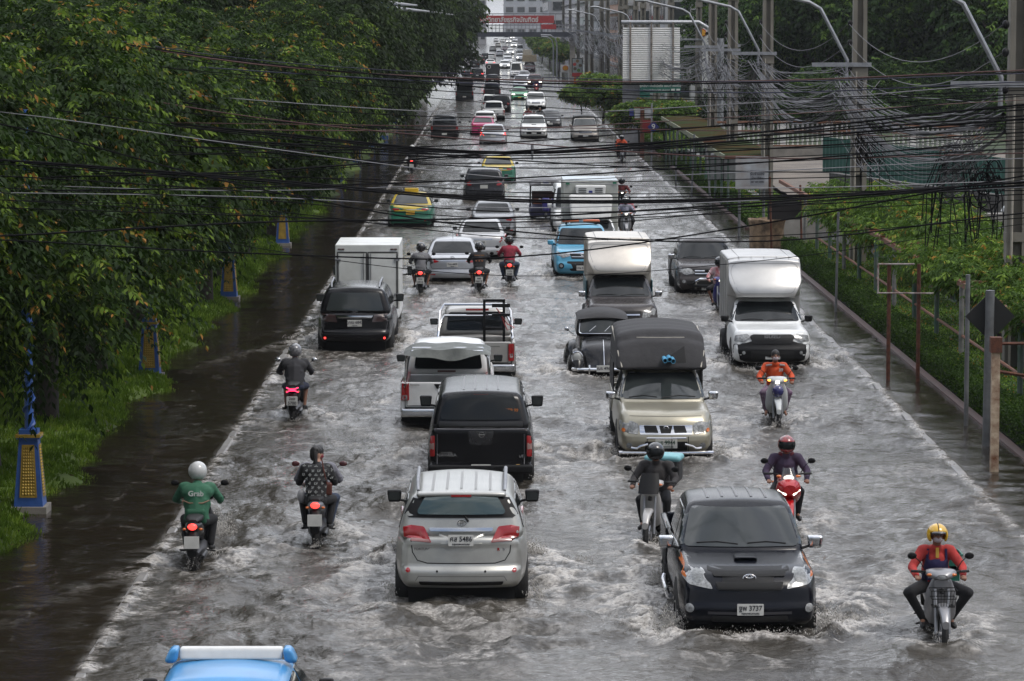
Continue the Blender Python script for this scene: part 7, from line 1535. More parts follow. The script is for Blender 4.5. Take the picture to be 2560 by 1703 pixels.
# fuel station signs far off
Y = 400; s_ = FPX / Y; o = thing('fuel_sign', 'small white roadside sign with a yellow and red scallop shell emblem', 'sign', (0, 0, 0)); MB().box(X2(1402), Y, CAMH - (180 - HORIZON) / s_, X2(1423), Y + .1, CAMH - (161 - HORIZON) / s_).build('sign_board', WHITEPL, o, 0) if 0 else None
XX = lambda p: (p - VANISH) / s_; ZZ = lambda p: CAMH - (p - HORIZON) / s_
MB().box(XX(1401), Y, ZZ(180), XX(1423), Y + .1, ZZ(161)).build('sign_board', WHITEPL, o, 0)
def shell(cx, cz, r, m): return MB().prism([(cx + r * 1.0 * math.cos(a) * (1 + .05 * math.cos(9 * a)), cz + r * (math.sin(a) if a < math.pi else .8 * math.sin(a)) ) for a in np.linspace(0, 2 * math.pi, 28, endpoint=False)], 0, .05)
for r_, m_, dy in ((7.2 / s_, mat('shell_red', (.45, .03, .01), rough=.5), -.06), (6.0 / s_, mat('shell_yellow', (.65, .30, .01), rough=.5), -.12)): q = shell(0, 0, r_, m_).build('emblem', m_, o, 0); q.location = (XX(1413), Y + dy, ZZ(170))
for p in (1402, 1422): MB().tube([(XX(p), Y + .1, -.3), (XX(p), Y + .1, ZZ(180))], .10, 6).build('post', WHITEPL, o)
Y = 365; s_ = FPX / Y; o = thing('menu_sign', 'upright food advertisement sign with round dishes and a red foot on an orange post', 'sign', (0, 0, 0)); MB().box(XX(1429), Y, ZZ(191), XX(1456), Y + .2, ZZ(145)).build('sign_case', BLACK, o, 0); MB().box(XX(1431), Y - .02, ZZ(181), XX(1454), Y - .01, ZZ(147)).build('poster', mat('poster_grey', (.33, .37, .36), rough=.5), o, 0); MB().box(XX(1430), Y - .03, ZZ(190), XX(1455), Y - .015, ZZ(181)).build('red_band', mat('band_red', (.45, .03, .03), rough=.5), o, 0)
for (a, b, c) in ((1436, 160, (.4, .03, .02)), (1443, 152, (.2, .12, .05)), (1450, 163, (.10, .07, .04)), (1437, 171, (.12, .09, .06)), (1446, 175, (.09, .2, .04))): q = MB().prism(circ(0, 0, 4.2 / s_, 12), 0, .02).build('dish', mat('dish%d' % a, c, rough=.5), o, 0); q.location = (XX(a), Y - .05, ZZ(b))
MB().box(XX(1434), Y, -.3, XX(1440), Y + .1, ZZ(191)).build('post', mat('post_orange', (.5, .12, .01), rough=.5), o, 0)
# footbridge across the road
Y = 488; s_ = FPX / Y; o = thing('footbridge', 'far footbridge over the road with a red banner in white Thai letters', 'footbridge', (0, 0, 0))
MB().box(-13, Y, ZZ(92), 12.6, Y + 3, ZZ(80)).build('deck', mat('deck_dark', (.03, .035, .05), rough=.7), o, 0); MB().box(-13, Y, ZZ(64), 12.6, Y + .08, ZZ(62)).box(-13, Y, ZZ(72), 12.6, Y + .08, ZZ(71)).build('railing', mat('rail_grey', (.25, .25, .27)), o, 0)
for k in range(46): MB().box(-12.6 + .55 * k, Y, ZZ(80), -12.5 + .55 * k, Y + .06, ZZ(60)).build('baluster', mat('rail_grey'), o, 0)
MB().box(XX(1195), Y - .1, ZZ(58), XX(1385), Y - .05, ZZ(39)).build('banner', mat('banner_red', (.35, .03, .03), rough=.6, var=.15), o, 0); text_on(o, 'มหาวิทยาลัยธุรกิจบัณฑิตย์', .98, (XX(1272), Y - .14, ZZ(50)), 'R', WHITEPL, .02, sx=.86)
MB().box(XX(1352), Y - .1, ZZ(73), XX(1390), Y - .05, ZZ(61)).build('red_panel', mat('banner_red'), o, 0)
for x in (-10.5, 11.5): MB().box(x - .4, Y + .8, -.3, x + .4, Y + 2, ZZ(92)).build('column', CONC, o, 0)
MB().box(-13, Y + .1, ZZ(36), 12.6, Y + 3.1, ZZ(34)).build('bridge_roof', mat('roof_grey', (.10, .10, .11)), o, 0)
for k in range(9): MB().box(-12.8 + 3.1 * k, Y + .05, ZZ(60), -12.7 + 3.1 * k, Y + .15, ZZ(36)).build('roof_post', mat('rail_grey'), o, 0)
for i, (px_, yb, arm) in enumerate(((1392, 197, 40), (1383, 190, 30))):
    s_ = (yb - HORIZON) / CAMH; Y = FPX / s_; x = (px_ - VANISH) / s_; zt_ = CAMH - ((88 if i == 0 else 92) - HORIZON) / s_
    tag(MB().tube([(x, Y, -.3), (x, Y, zt_ - 1.2), (x - .25, Y, zt_ - .4), (x - .9, Y, zt_), (x - arm / s_, Y, zt_ + .05)], .09, 8).build('curved_pole', STEEL), ['tall curved steel pole arching toward the far footbridge', 'shorter curved steel pole beside the arching one'][i], 'pole')

# ------------------------------------------------------------------ utility poles, lamps, telephone cables
PC = mat('pole_concrete', (.20, .185, .155), rough=.85, var=.18, vscale=.8)
LAMPH = mat('lamp_head_grey', (.35, .36, .38), rough=.4)
POLES = [(11.35, 71.3), (11.35, 102.5), (11.35, 137), (11.0, 152.5), (11.3, 171), (11.4, 232), (11.4, 254), (11.0, 278), (11.5, 302), (11.2, 328), (11.5, 355), (11.3, 385), (11.6, 418), (11.4, 452), (11.5, 505), (11.6, 560)]
PLAB = ['thick concrete utility pole at the right edge of the frame', 'concrete utility pole with a slot, second from the right', 'concrete utility pole standing above the near bus shelter', 'slim concrete pole just left of the one above the near shelter']
def utility_pole(x, Y, lab, lamp=True, full=True):
    o = thing('utility_pole', lab, 'utility pole', (x, Y, 0), 0, 'utility poles along the right kerb'); b0, b1 = .255, .19; H_ = 13
    sh = MB(); V = []
    for z, w in ((-.3, b0), (H_, b1)):
        for (a, b) in ((-1, -1), (-.42, -1), (-.42, -.08), (.42, -.08), (.42, -1), (1, -1), (1, 1), (.42, 1), (.42, .08), (-.42, .08), (-.42, 1), (-1, 1)): V.append((a * w, b * w * .8, z))
    sh.add(V, [(i, (i + 1) % 12, 12 + (i + 1) % 12, 12 + i) for i in range(12)]).build('shaft', PC, o, 0)
    for z in (3.2, 6.2, 8.9): MB().box(-.25, -.20, z, .25, .20, z + (.35 if z > 4 else .2)).build('web', PC, o, 0)
    MB().box(-1.5, -.26, 6.55, .35, -.20, 6.68).build('crossarm', STEEL, o, 0)
    for z in (6.5, 7.3, 7.9): MB().ball((-.32, -.2, z), (.08, .08, .10)).build('insulator', BLACK, o)
    if full:
        MB().box(-1.6, -.1, 10.2, 1.6, .1, 10.35).build('crossarm', PC, o, 0)
        if lamp:
            MB().tube([(-.42, -.2, 6.1), (-.40, -.2, 6.75), (-1.25, -.2, 8.35), (-1.6, -.2, 8.55), (-3.4, -.2, 8.95)], .055, 8).build('lamp_arm', STEEL, o); MB().ball((-3.7, -.2, 9.0), (.38, .14, .08)).build('lamp_head', LAMPH, o)
        MB().tube([(-.15, -.24, .3), (-.12, -.24, 6.4)], .03, 6).build('conduit', mat('conduit_cream', (.36, .33, .28), rough=.6), o)
    return o
for i, (x, Y) in enumerate(POLES): utility_pole(x, Y, PLAB[i] if i < 4 else '%s concrete utility pole up the right kerb, counted from the near end' % ORD[i], i in (0, 1, 2, 4, 6, 9), i < 12)
# extra poles of the crowded row
for i, (x, Y) in enumerate(((12.9, 178), (14.6, 236), (12.7, 238), (13.1, 268), (12.8, 300), (13.2, 340), (12.9, 400))): utility_pole(x, Y, '%s concrete pole of the back row behind the kerb poles, by distance' % ORD[i], False, False)
GC = mat('cable_grey', (.11, .107, .115), rough=.6, var=.2); GC2 = mat('cable_dark_grey', (.06, .06, .065), rough=.6, var=.2); BC = mat('cable_black', (.005, .005, .006), rough=.8, spec=.1, var=0)
def strand(mb, a, b, sag, r, rr, n=14, wob=.04):
    P = []; ph = rr.uniform(0, 6)
    for i in range(n + 1):
        t = i / n; P.append(Vector(a).lerp(Vector(b), t) + Vector((wob * math.sin(ph + t * 7), 0, -sag * 4 * t * (1 - t) + wob * math.sin(ph * 2 + t * 11))))
    mb.tube(P, r, 4, False)
rr = random.Random(3)
for i in range(len(POLES) - 1):
    (xa, ya), (xb_, yb) = POLES[i], POLES[i + 1]; far = i > 5
    o = thing('cable_bundle', 'x', 'cables', (0, 0, 0), 0, 'cable bundles between the poles'); o['label'] = ['tangle of grey cables sagging between the right-edge pole and the second pole', 'tangle of grey cables sagging between the second and third utility poles', 'grey cables sagging from the pole above the near shelter'][i] if i < 3 else 'grey telephone cables sagging from the %s to the %s pole up the right kerb' % (ORD[i], ORD[i + 1])
    for mi, (m_, cnt) in enumerate(((GC, 26 if not far else 14), (GC2, 14 if not far else 9))):
        mb = MB()
        for k in range(cnt):
            z = 5.1 + rr.random() * 1.5; dx = -.25 - .5 * rr.random(); strand(mb, (xa + dx, ya, z), (xb_ + dx + rr.uniform(-.2, .2), yb, z + rr.uniform(-.4, .4)), rr.choice([.3, .5, .8, 1.1, 1.5]) * (1 if not far else .7), rr.choice([.008, .010, .014]) * (1 if not far else 1.6), rr)
        for k in range(2 if mi == 0 else 1): strand(mb, (xa - .35 + .1 * k, ya, 6.0 - .4 * k), (xb_ - .35, yb, 5.9 - .4 * k), .9 + .3 * k, .045, rr)
        mb.build('strands', m_, o, 0)
    mb = MB()
    for z in (6.5, 7.3, 7.9): strand(mb, (xa - .35, ya, z), (xb_ - .35, yb, z), 1.0, .010 if not far else .02, rr, 16, 0)
    mb.build('service_wires', GC, o, 0); mb = MB()
    # messy drops and loops hanging around each pole
    for k in range(15 if not far else 8):
        a = Vector((xb_ + rr.uniform(-.8, .1), yb - rr.uniform(0, 5), 4.3 + rr.random() * 2.3)); l = rr.uniform(.4, 1.8); P = [a + Vector((rr.uniform(-.3, .3) * t + .25 * math.sin(t * 4 + k), -t * rr.uniform(.5, 3), -l * math.sin(t * 2.4))) for t in np.linspace(0, 1.3, 9)]; mb.tube(P, .010 if not far else .018, 4, False)
    mb.build('loops', GC2 if i % 2 else GC, o, 0)
# two hanging knots of coiled cable
def coil(lab, c, n, sz, seed, drops):
    r_ = random.Random(seed); o = thing('cable_coil', lab, 'cables', c); mb = MB()
    for k in range(n):
        cx, cz = r_.uniform(-sz, sz) * .6, r_.uniform(-sz, sz); R_ = r_.uniform(.12, .38); P = [(cx + R_ * math.cos(t) * .7, r_.uniform(-.3, .3) * .2 + .1 * math.sin(t * 2), cz + R_ * math.sin(t) * 1.1) for t in np.linspace(0, 5.6, 16)]; mb.tube(P, .016, 4, False)
    mb.build('coils', BC if seed % 2 else GC2, o, 0); mb = MB()
    for k in range(drops): x = r_.uniform(-sz * 1.6, sz * 1.6); mb.tube([(x * .6, 0, sz * .5), (x, 0, -sz), (x * 1.1 + r_.uniform(-.2, .2), 0, -sz - r_.uniform(.6, 1.8))], .013, 4, False)
    mb.build('drops', BC, o, 0)
coil('black coils of cable hanging on the second pole', py(2005, 330, 100), 26, .45, 1, 8); coil('grey knot of looped cable hanging before the teal fence', py(2200, 390, 80), 34, .5, 2, 18)
coil('small dark knot of cable hanging right of the grey knot', py(2270, 420, 78), 16, .35, 3, 12)

# ------------------------------------------------------------------ blue and gold lamp posts on the left bank
PB_ = mat('post_blue', (.025, .085, .30), rough=.45, var=.15); PGD = mat('post_gold', (.36, .24, .035), rough=.45, metal=.3, var=.2)
def deco_post(lab):
    o = thing('lamp_post', lab, 'lamp post', (0, 0, 0), 0, 'blue and gold lamp posts')
    mb = MB(); mb.add([(-.235, -.235, 0), (.235, -.235, 0), (.235, .235, 0), (-.235, .235, 0), (-.15, -.15, 1.10), (.15, -.15, 1.10), (.15, .15, 1.10), (-.15, .15, 1.10)], [(0, 3, 2, 1), (4, 5, 6, 7), (0, 1, 5, 4), (1, 2, 6, 5), (2, 3, 7, 6), (3, 0, 4, 7)]); mb.box(-.19, -.19, 1.10, .19, .19, 1.13).box(-.15, -.15, 1.17, .15, .15, 1.25).build('pedestal', PB_, o, 0)
    MB().box(-.20, -.20, 1.125, .20, .20, 1.175).build('gold_band', PGD, o, 0); MB().box(-.30, -.30, -.25, .30, .30, .0).build('plinth', CONC, o, 0)
    for a in range(4):
        q = MB(); c_, s__ = math.cos(a * math.pi / 2), math.sin(a * math.pi / 2)
        def T_(u, v, d): hw = lerp(.235, .15, v / 1.1) ; X_, Y_, Z3 = u * hw / .235, -(hw + d), v; return (X_ * c_ - Y_ * s__, X_ * s__ + Y_ * c_, Z3)
        for i in range(5):
            for j in range(16):
                u0 = -.125 + .05 * i; v0 = .18 + .05 * j; q.add([T_(u0, v0 + .025, .006), T_(u0 + .025, v0, .006), T_(u0 + .05, v0 + .025, .006), T_(u0 + .025, v0 + .05, .006), T_(u0 + .025, v0 + .025, .022)], [(0, 1, 4), (1, 2, 4), (2, 3, 4), (3, 0, 4)])
        for (u0, v0, u1, v1) in ((-.15, .15, .15, .18), (-.15, .98, .15, 1.01), (-.15, .15, -.125, 1.0), (.125, .15, .15, 1.0)): q.add([T_(u0, v0, .02), T_(u1, v0, .02), T_(u1, v1, .02), T_(u0, v1, .02)], [(0, 1, 2, 3)])
        q.add([T_(-.15, .15, .004), T_(.15, .15, .004), T_(.15, 1.0, .004), T_(-.15, 1.0, .004)], [(0, 1, 2, 3)]); q.build('gold_lattice', PGD, o, 0)
    mb = MB(); mb.tube([(0, 0, 1.2), (0, 0, 1.5), (0, 0, 8.7)], [.10, .075, .055], 10); mb.build('column', PB_, o)
    mb = MB(); mb.tube([(.085 * math.cos(t), .085 * math.sin(t), 1.3 + t * .085) for t in np.linspace(0, 55, 330)], .028, 5); mb.build('spiral', PB_, o)
    MB().tube([(-1.2, 0, 8.62), (2.9, 0, 8.45)], .05, 8).tube([(-.6, .2, 8.85), (2.6, .2, 8.7)], .05, 8).build('lamp_arm', mat('arm_blue', (.02, .12, .45), rough=.4), o); MB().tube([(2.8, 0, 8.46), (4.5, 0, 8.30)], [.11, .04], 8).tube([(2.5, .2, 8.72), (3.9, .2, 8.6)], [.11, .04], 8).build('lamp_head', LAMPH, o)
    mb = MB(); mb.ball((.55, 0, 8.05), (.16, .05, .16))
    for k in range(10): a = k * math.pi / 5; mb.prism([(.55 + .15 * math.cos(a - .25), 8.05 + .15 * math.sin(a - .25)), (.55 + .45 * math.cos(a), 8.05 + .45 * math.sin(a)), (.55 + .15 * math.cos(a + .25), 8.05 + .15 * math.sin(a + .25))], -.03, .03)
    mb.box(.0, -.03, 8.40, 1.2, .03, 8.48).build('gold_ornament', PGD, o, 0); return o
dp = deco_post('nearest blue and gold lamp post on the left bank'); q = G(76, 1262, .12); dp.location = (q.x, q.y, .12); NEARP = [dp]
for i, (x, Y) in enumerate([(G(375, 945).x, G(375, 945).y), (-7.65, 94), (G(707, 614).x, G(707, 614).y), (G(771, 521).x, G(771, 521).y), (-7.7, 161), (-7.7, 183), (-7.7, 205), (-7.7, 228), (-7.7, 252), (-7.7, 276)]):
    d_ = dup(dp, (x, Y, .10), 0, ['second blue and gold lamp post, behind drooping leaves', 'third blue and gold lamp post, mostly hidden by leaves', 'fourth blue and gold lamp post, beside the white box truck', 'fifth blue and gold lamp post, on the grass left of the yellow and green taxi'][i] if i < 4 else '%s blue and gold lamp post along the left bank, counted from the near end' % ORD[i + 1])
    NEARP.append(d_) if Y < 150 else None
for d_ in NEARP:
    for ch in list(d_.children):
        if ch.name.split('.')[0] in ('lamp_arm', 'lamp_head', 'gold_ornament'): bpy.data.objects.remove(ch)
        elif ch.name.split('.')[0] in ('column', 'spiral'): ch.scale = (1, 1, .74)
x, y, s_ = ps(960, 352); o = thing('kerb_notice', 'small white and blue notice on the left pavement', 'sign', (x, y, 0)); MB().box(-.28, 0, .35, .28, .03, .85).build('white_board', WHITEPL, o, 0); MB().box(-.28, 0, .08, .28, .03, .34).build('blue_board', mat('arm_blue'), o, 0); MB().tube([(0, .05, -.3), (0, .05, .8)], .03, 6).build('post', GP, o)

# ------------------------------------------------------------------ buildings behind the poles
def building(lab, x0, x1, y0, y1, h, col, floors, bays, name='building', roof=(.10, .09, .09), front='x', trim=(.3, .3, .3)):
    o = thing(name, lab, 'building', (0, 0, 0)); m_ = mat('bld_%.2f_%.2f_%.0f' % (col[0], col[1], x0 * 10 + y0), col, rough=.8, var=.15, vscale=.2); MB().box(x0, y0, -.3, x1, y1, h).build('wall', m_, o, 0)
    MB().box(x0 - .3, y0 - .3, h, x1 + .3, y1 + .3, h + .5).build('roof', mat('roof_%.2f' % roof[0], roof, rough=.8), o, 0); tm = mat('trim_%.2f' % trim[0], trim, rough=.7); fh = h / floors
    for f_ in range(floors):
        for b in range(bays):
            w = (x1 - x0) / bays; cx = x0 + w * (b + .5); z = fh * f_ + fh * .3; q = MB().box(cx - w * .36, y0 - .10, z - .08, cx + w * .36, y0 - .01, z + fh * .5).build('window', tm, o, 0); MB().box(cx - w * .31, y0 - .13, z, cx + w * .31, y0 - .105, z + fh * .45).build('pane', GLASS_G, q, 0)
        nb = max(2, int((y1 - y0) / 5))
        for b in range(nb):
            w = (y1 - y0) / nb; cy = y0 + w * (b + .5); z = fh * f_ + fh * .3; q = MB().box(x0 - .10, cy - w * .36, z - .08, x0 - .01, cy + w * .36, z + fh * .5).build('window', tm, o, 0); MB().box(x0 - .13, cy - w * .31, z, x0 - .105, cy + w * .31, z + fh * .45).build('pane', GLASS_G, q, 0)
        MB().box(x0 - .45, y0 - .05, fh * f_ + fh * .92, x0 - .02, y1, fh * f_ + fh).build('ledge', tm, o, 0)
    return o
for k, (x0, x1, y0, y1, h, c, fl, by, lab) in enumerate([(15.5, 21, 300, 330, 14, (.42, .42, .43), 4, 2, 'white four-storey building behind the green-posted station'), (14.5, 20, 345, 375, 13, (.36, .34, .32), 4, 2, 'beige shophouse block behind the crowded poles'), (14.2, 22, 380, 420, 15, (.42, .26, .19), 5, 3, 'peach-coloured apartment block above the far poles'),
      (14, 22, 430, 480, 17, (.30, .31, .32), 5, 3, 'grey shophouse block beyond the peach block'), (14, 26, 500, 580, 22, (.33, .36, .34), 6, 3, 'pale green-grey tower block beyond the footbridge'), (15, 30, 620, 720, 30, (.34, .33, .36), 8, 4, 'lilac-grey high-rise at the far end of the road'), (13, 40, 800, 900, 45, (.36, .37, .39), 10, 5, 'pale high-rise farthest up the right side'), (4, 30, 1500, 1540, 130, (.42, .44, .47), 26, 5, 'pale tower rising straight above the far footbridge')]):
    building(lab, x0, x1, y0, y1, h, c, fl, by)
for k, (x0, x1, y0, y1, h) in enumerate([(-60, -20, 900, 960, 30), (-14, -3, 1100, 1150, 26)]): building(['broad low block far beyond the left trees', 'small grey block at the very end of the road'][k], x0, x1, y0, y1, h, (.3, .3, .31), 5, 5)
o = thing('station_canopy', 'white fuel station canopy with a teal stripe behind the poles', 'canopy', (0, 0, 0)); Y = 262; s_ = FPX / Y; MB().box(XX(1745), Y, ZZ(80), XX(1900), Y + 9, ZZ(76)).build('teal_stripe', mat('stripe_teal', (.05, .30, .32), rough=.5), o, 0); MB().box(XX(1745), Y + .05, ZZ(100), XX(1900), Y + 9, ZZ(80.3)).build('canopy_fascia', WHITEPL, o, 0)
for p in (1760, 1880): MB().box(XX(p), Y + 3, -.3, XX(p + 10), Y + 3.4, ZZ(100)).build('column', WHITEPL, o, 0)
tag(MB().box(XX(1824), Y - 3, -.3, XX(1831), Y - 2.8, ZZ(25)).build('green_pylon', mat('lime', (.22, .5, .02), rough=.5), smooth=0), 'narrow lime green pylon between the utility poles', 'pylon')
o = thing('station_sign', 'white pylon sign with a yellow and red emblem behind the gantry', 'sign', (0, 0, 0)); MB().box(XX(1728), Y - 8, -.3, XX(1756), Y - 7.6, ZZ(65)).build('sign_board', WHITEPL, o, 0)
q = shell(0, 0, .35, None).build('emblem', mat('shell_red'), o, 0); q.location = (XX(1737), Y - 8.1, ZZ(82)); q = shell(0, 0, .29, None).build('emblem', mat('shell_yellow'), o, 0); q.location = (XX(1737), Y - 8.16, ZZ(82))
for i, c_ in enumerate(((.3, .05, .12), (.05, .25, .3), (.45, .2, .08), (.1, .12, .4))): tag(MB().box(XX(1745 + 14 * i), Y - 12, ZZ(170 + 6 * i), XX(1753 + 14 * i), Y - 11.9, ZZ(120 + 12 * i)).build('hanging_banner', mat('banner%d' % i, c_, rough=.6, var=.4), smooth=0), ['maroon', 'teal', 'orange', 'blue'][i] + ' advertising banner among the poles before the station', 'banner')
suvx = thing('parked_car', 'silver car half seen at the far right, behind the first utility pole', 'car', (18.6, 112, .3)); V, F = rbox(1.8, 4.4, .2, (5, 12, 5), lambda a, b, c: (b, a, .25 + .75 * c), .75); MB().add(V, F).build('body', SILVER2, suvx, 50)
V, F = rbox(1.6, 2.8, .25, (5, 8, 5), lambda a, b, c: (b * (1 - .25 * c), a * (1 - .2 * c), .95 + .55 * c), .55); MB().add(V, F).build('cabin', GLASS_G, suvx, 50); V, F = rbox(1.2, 1.7, .1, (4, 6, 3), lambda a, b, c: (b, a, 1.46 + .06 * c), .06); MB().add(V, F).build('roof', SILVER2, suvx, 50)
for x in (-1.35, 1.35): MB().lathe([(.15, -.1), (.32, -.08), (.33, 0), (.32, .08), (.15, .1)], (x, -.85, .32), 'y', 16).build('wheel', TYRE, suvx)
# the street behind the photographer, seen only as reflections
o = thing('near_footbridge', 'footbridge the photograph is taken from', 'footbridge', (0, 0, 0)); MB().box(-14, -4.5, 5.9, 14, -.9, 6.4).build('deck', CONC, o, 0); MB().box(-14, -.9, 6.4, 14, -.8, 7.4).build('parapet', CONC, o, 0); MB().box(-14, -4.6, 6.4, 14, -4.5, 7.5).build('parapet', CONC, o, 0)
for x in (-13, 13): MB().box(x - .5, -3.5, -.3, x + .5, -2, 5.9).build('column', CONC, o, 0)

# ------------------------------------------------------------------ cables crossing the road
BR = mat('cable_red_brown', (.06, .018, .014), rough=.5, var=0); PGc = mat('cable_pale', (.20, .20, .21), rough=.45, var=0); NV = mat('cable_navy', (.012, .014, .035), rough=.5, var=0)
CAB = [([64, 161, 200, 202, 176], 5, BR, 'thick red-brown'), ([66, 157, 206, 206, 181], 5, BC, ''), ([60, 150, 190, 204, 184], 3, NV, ''), ([128, 178, 213, 232, 205], 4, NV, 'dark blue'), ([133, 190, 238, 250, 236], 3, BC, ''), ([80, 172, 222, 246, 226], 3, BC, ''),
 ([190, 251, 284, 255, 207], 3, PGc, 'pale grey'), ([165, 262, 296, 275, 236], 3, BC, ''), ([189, 294, 357, 396, 383], 4, BR, 'red-brown'), ([170, 286, 340, 372, 340], 3, BC, ''), ([305, 325, 322, 288, 250], 3, BR, 'brown'), ([225, 300, 330, 310, 268], 4, BC, ''),
 ([270, 329, 381, 329, 262], 7, BC, ''), ([274, 334, 385, 336, 274], 5, BC, ''), ([330, 356, 383, 348, 298], 7, BC, ''), ([334, 361, 390, 353, 306], 4, BC, ''), ([398, 381, 356, 303, 240], 4, BC, ''), ([445, 428, 379, 338, 290], 6, BC, ''), ([450, 434, 386, 360, 322], 3, BC, ''),
 ([280, 367, 446, 470, 452], 3, PGc, 'pale grey'), ([260, 340, 400, 430, 420], 4, BC, ''), ([330, 380, 420, 405, 372], 4, BC, ''), ([445, 437, 481, 482, 470], 3, BC, ''), ([400, 447, 499, 494, 457], 7, BC, ''), ([404, 452, 504, 499, 465], 6, BC, ''), ([410, 458, 492, 489, 476], 4, BC, ''), ([462, 477, 455, 428, 396], 3, PGc, 'pale grey'),
 ([310, 471, 578, 603, 533], 5, BC, ''), ([482, 493, 520, 500, 468], 3, PGc, 'pale grey'), ([500, 525, 594, 590, 545], 3, BC, ''), ([600, 634, 643, 557, 440], 5, BC, ''), ([500, 538, 570, 519, 450], 3, BC, ''), ([478, 468, 446, 405, 350], 5, BC, ''), ([430, 441, 456, 447, 430], 3, BC, ''), ([590, 556, 544, 505, 455], 6, BC, ''), ([520, 540, 556, 512, 462], 4, BC, ''),
 ([440, 480, 530, 515, 486], 4, BC, ''), ([470, 500, 548, 530, 500], 3, BC, ''), ([300, 310, 318, 330, 352], 3, BR, 'rusty'), ([350, 392, 410, 394, 360], 3, BC, ''), ([355, 372, 396, 372, 331], 5, BC, ''), ([110, 200, 262, 300, 318], 2.5, BC, ''), ([40, 140, 226, 222, 214], 2.5, BC, ''), ([480, 620, 690, 650, 560], 2.5, BC, '')]
rr = random.Random(9); TAGS = ['across the upper trees', 'across the middle of the road', 'low across the road']
for i, (ys, w, m_, cn) in enumerate(CAB):
    Yc = min(66, FPX * 2.65 / (max(ys) - 50)) * rr.uniform(.94, 1.0); xs = [-400, 0, 640, 1280, 1920, 2560, 2960]; yy = [ys[0] - (ys[1] - ys[0]) * .6] + ys + [ys[4] + (ys[4] - ys[3]) * .65]; P = []; sl = rr.uniform(-2.5, 2.5)
    for k in range(len(xs) - 1):
        for j in range(6):
            t = j / 6; p0, p1, p2, p3 = yy[max(k - 1, 0)], yy[k], yy[k + 1], yy[min(k + 2, len(yy) - 1)]
            yv = .5 * (2 * p1 + (p2 - p0) * t + (2 * p0 - 5 * p1 + 4 * p2 - p3) * t * t + (3 * p1 - p0 - 3 * p2 + p3) * t ** 3); xv = lerp(xs[k], xs[k + 1], t); P.append(PY(xv, yv, Yc + sl * (xv - 1280) / 1280))
    s_ = FPX / Yc; o = MB().tube(P, w * .42 / s_, 6, False).build('overhead_cable', m_)
    tag(o, '%s cable over the road, %s from the top at the left edge' % (cn or ('thin black' if w < 5 else 'thick black'), ORD[sorted(range(len(CAB)), key=lambda j: CAB[j][0][0]).index(i)]), 'cable', 'cables strung across the road')
# a hanging connector and a pale tag on the cables
q = PY(1331, 360, 62); tag(MB().tube([q, q + Vector((0, 0, -.12))], .03, 8).tube([q + Vector((0, 0, -.12)), q + Vector((0, 0, -.3))], .018, 8).build('cable_connector', PGc), 'small pale connector hanging from the cable crossing', 'connector')
# ------------------------------------------------------------------ spray thrown up by wheels
SPR = mat('spray_water', (.62, .60, .57), rough=.4, var=0); _t = SPR.node_tree; _tr = nd(_t, 'ShaderNodeBsdfTranslucent'); _tr.inputs[0].default_value = (.75, .73, .70, 1); _m = nd(_t, 'ShaderNodeMixShader'); _m.inputs[0].default_value = .55
_t.links.new(_t.nodes['Principled BSDF'].outputs[0], _m.inputs[1]); _t.links.new(_tr.outputs[0], _m.inputs[2]); _t.links.new(_m.outputs[0], _t.nodes['Material Output'].inputs[0])
def spray(pts, seed, label_n=None):
    """pts: (x, y, spread_x, spread_y, height, count, size)"""
    r = np.random.RandomState(seed); P = []; S_ = []
    for (x, y, sx, sy, h, n, sz) in pts:
        cl = max(3, n // 60); cx = x + r.normal(0, sx * .6, cl); cy = y + r.normal(0, sy * .6, cl); ch = h * r.rand(cl) ** 1.3; k = r.randint(0, cl, n)
        u = r.rand(n); P.append(np.stack([cx[k] + r.normal(0, sx * .35, n) * (.4 + u), cy[k] + r.normal(0, sy * .35, n), .01 + ch[k] * (1 - (1 - u) ** 2) * (.5 + .5 * r.rand(n))], 1)); S_.append(sz * (.3 + r.rand(n) ** 3 * 1.6))
    P = np.concatenate(P); s = np.concatenate(S_)[:, None]; n = len(P)
    D = np.array([[1, 0, 0], [0, 1, 0], [-1, 0, 0], [0, -1, 0], [0, 0, 1], [0, 0, -1]], float); st = 1 + r.rand(n, 1) * 1.5
    V = P[:, None, :] + D[None] * s[:, None, :] * np.stack([np.ones((n, 1)), np.ones((n, 1)), st], 2); V += r.normal(0, .25, V.shape) * s[:, None, :]
    F = np.array([[0, 1, 4], [1, 2, 4], [2, 3, 4], [3, 0, 4], [1, 0, 5], [2, 1, 5], [3, 2, 5], [0, 3, 5]]); Q_ = (np.arange(n)[:, None, None] * 6 + F[None]).reshape(-1, 3)
    tag(link('water_spray', big_mesh('water_spray', V.reshape(-1, 3), Q_, SPR, None, True)), None, None, kind='stuff')
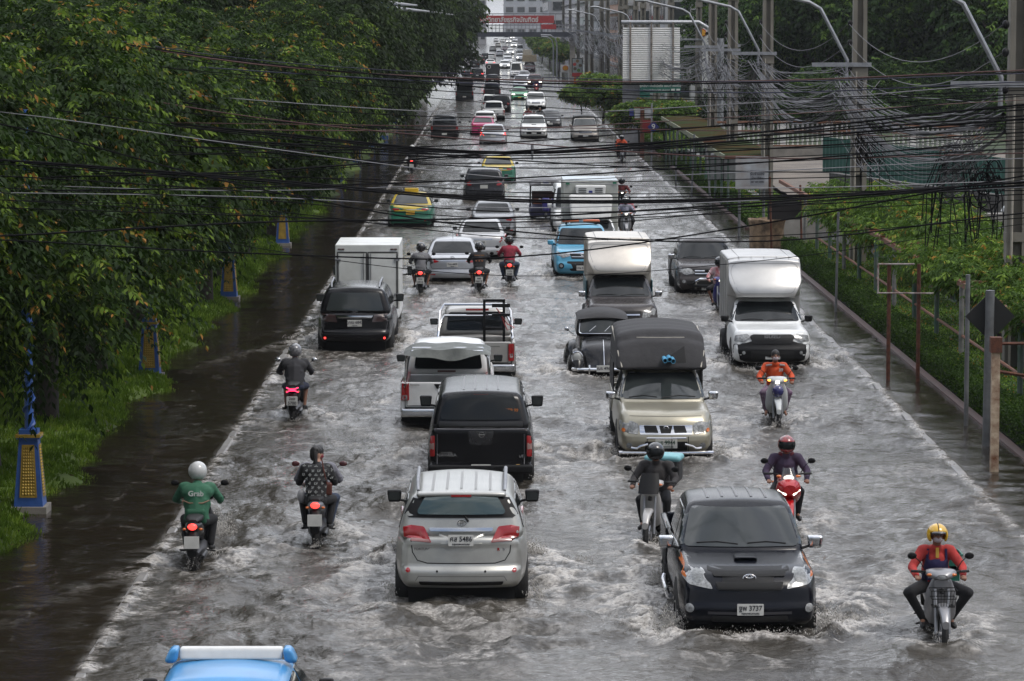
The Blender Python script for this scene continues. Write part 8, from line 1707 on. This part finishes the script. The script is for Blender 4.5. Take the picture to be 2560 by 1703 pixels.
def wheel_spray(k, amt, h=.3, seed=0, nose=True):
    q = T[k]; p = near(k); w = q[3] / 2; L_ = q[4]; pts = []
    yn = p.y + L_ - .6 if q[2] == 'R' else p.y + .7
    for sg in (-1, 1):
        pts.append((p.x + sg * (w + .12), yn - (.3 if q[2] == 'F' else -.2), .13, .25, h, int(900 * amt), .006)); pts.append((p.x + sg * (w + .55), yn + (.5 if q[2] == 'F' else -.6), .28, .4, h * .35, int(450 * amt), .005))
        yr = p.y + (.8 if q[2] == 'R' else L_ - 1.0); pts.append((p.x + sg * (w + .08), yr, .12, .4, h * .7, int(450 * amt), .0055))
    if nose: pts.append((p.x, p.y - .15 if q[2] == 'F' else p.y + L_ + .1, w * .8, .12, h * .5, int(600 * amt), .0055))
    spray(pts, seed)
for i, (k, a, h) in enumerate([('vigo_black', 2.4, .42), ('gold', 1.2, .28), ('isuzu', 1.8, .36), ('revo_blue', 1.6, .32), ('beetle', .9, .22), ('suv_silver', 1.5, .28), ('suv_black', 1.6, .35), ('triton_grey', .8, .22), ('navara', .7, .22), ('revo_white', .5, .2), ('vigo_silver', .5, .2), ('revo_dark', .6, .3)]):
    wheel_spray(k, a, h, i)
for i, (k, q) in enumerate(B.items()):
    p = near(k); f = 1 if q[2] == 'R' else 0
    if p.y < 125: spray([(p.x, p.y - .05, .10, .12, .20, 300, .005), (p.x + .15, p.y + 1.2, .16, .25, .14, 200, .0045), (p.x - .15, p.y + 1.2, .16, .25, .14, 200, .0045)], 40 + i)
g_ = near('grab'); spray([(g_.x + .15, g_.y + 3.4, .18, .5, .45, 1500, .007)], 77)
# ------------------------------------------------------------------ damp air between here and the end of the road
hz = MB().box(-1200, -200, -2.0, 1200, 3200, 160).build('haze', None, None, 0)
hm = bpy.data.materials.new('haze'); hm.use_nodes = True; ht = hm.node_tree; ht.nodes.clear(); pv = nd(ht, 'ShaderNodeVolumePrincipled', i_Density=.0001)
pv.inputs['Color'].default_value = (.82, .85, .90, 1); ho = nd(ht, 'ShaderNodeOutputMaterial'); ht.links.new(pv.outputs[0], ho.inputs['Volume']); hz.data.materials.append(hm); hz['kind'] = 'stuff'
scene.cycles.volume_bounces = 0
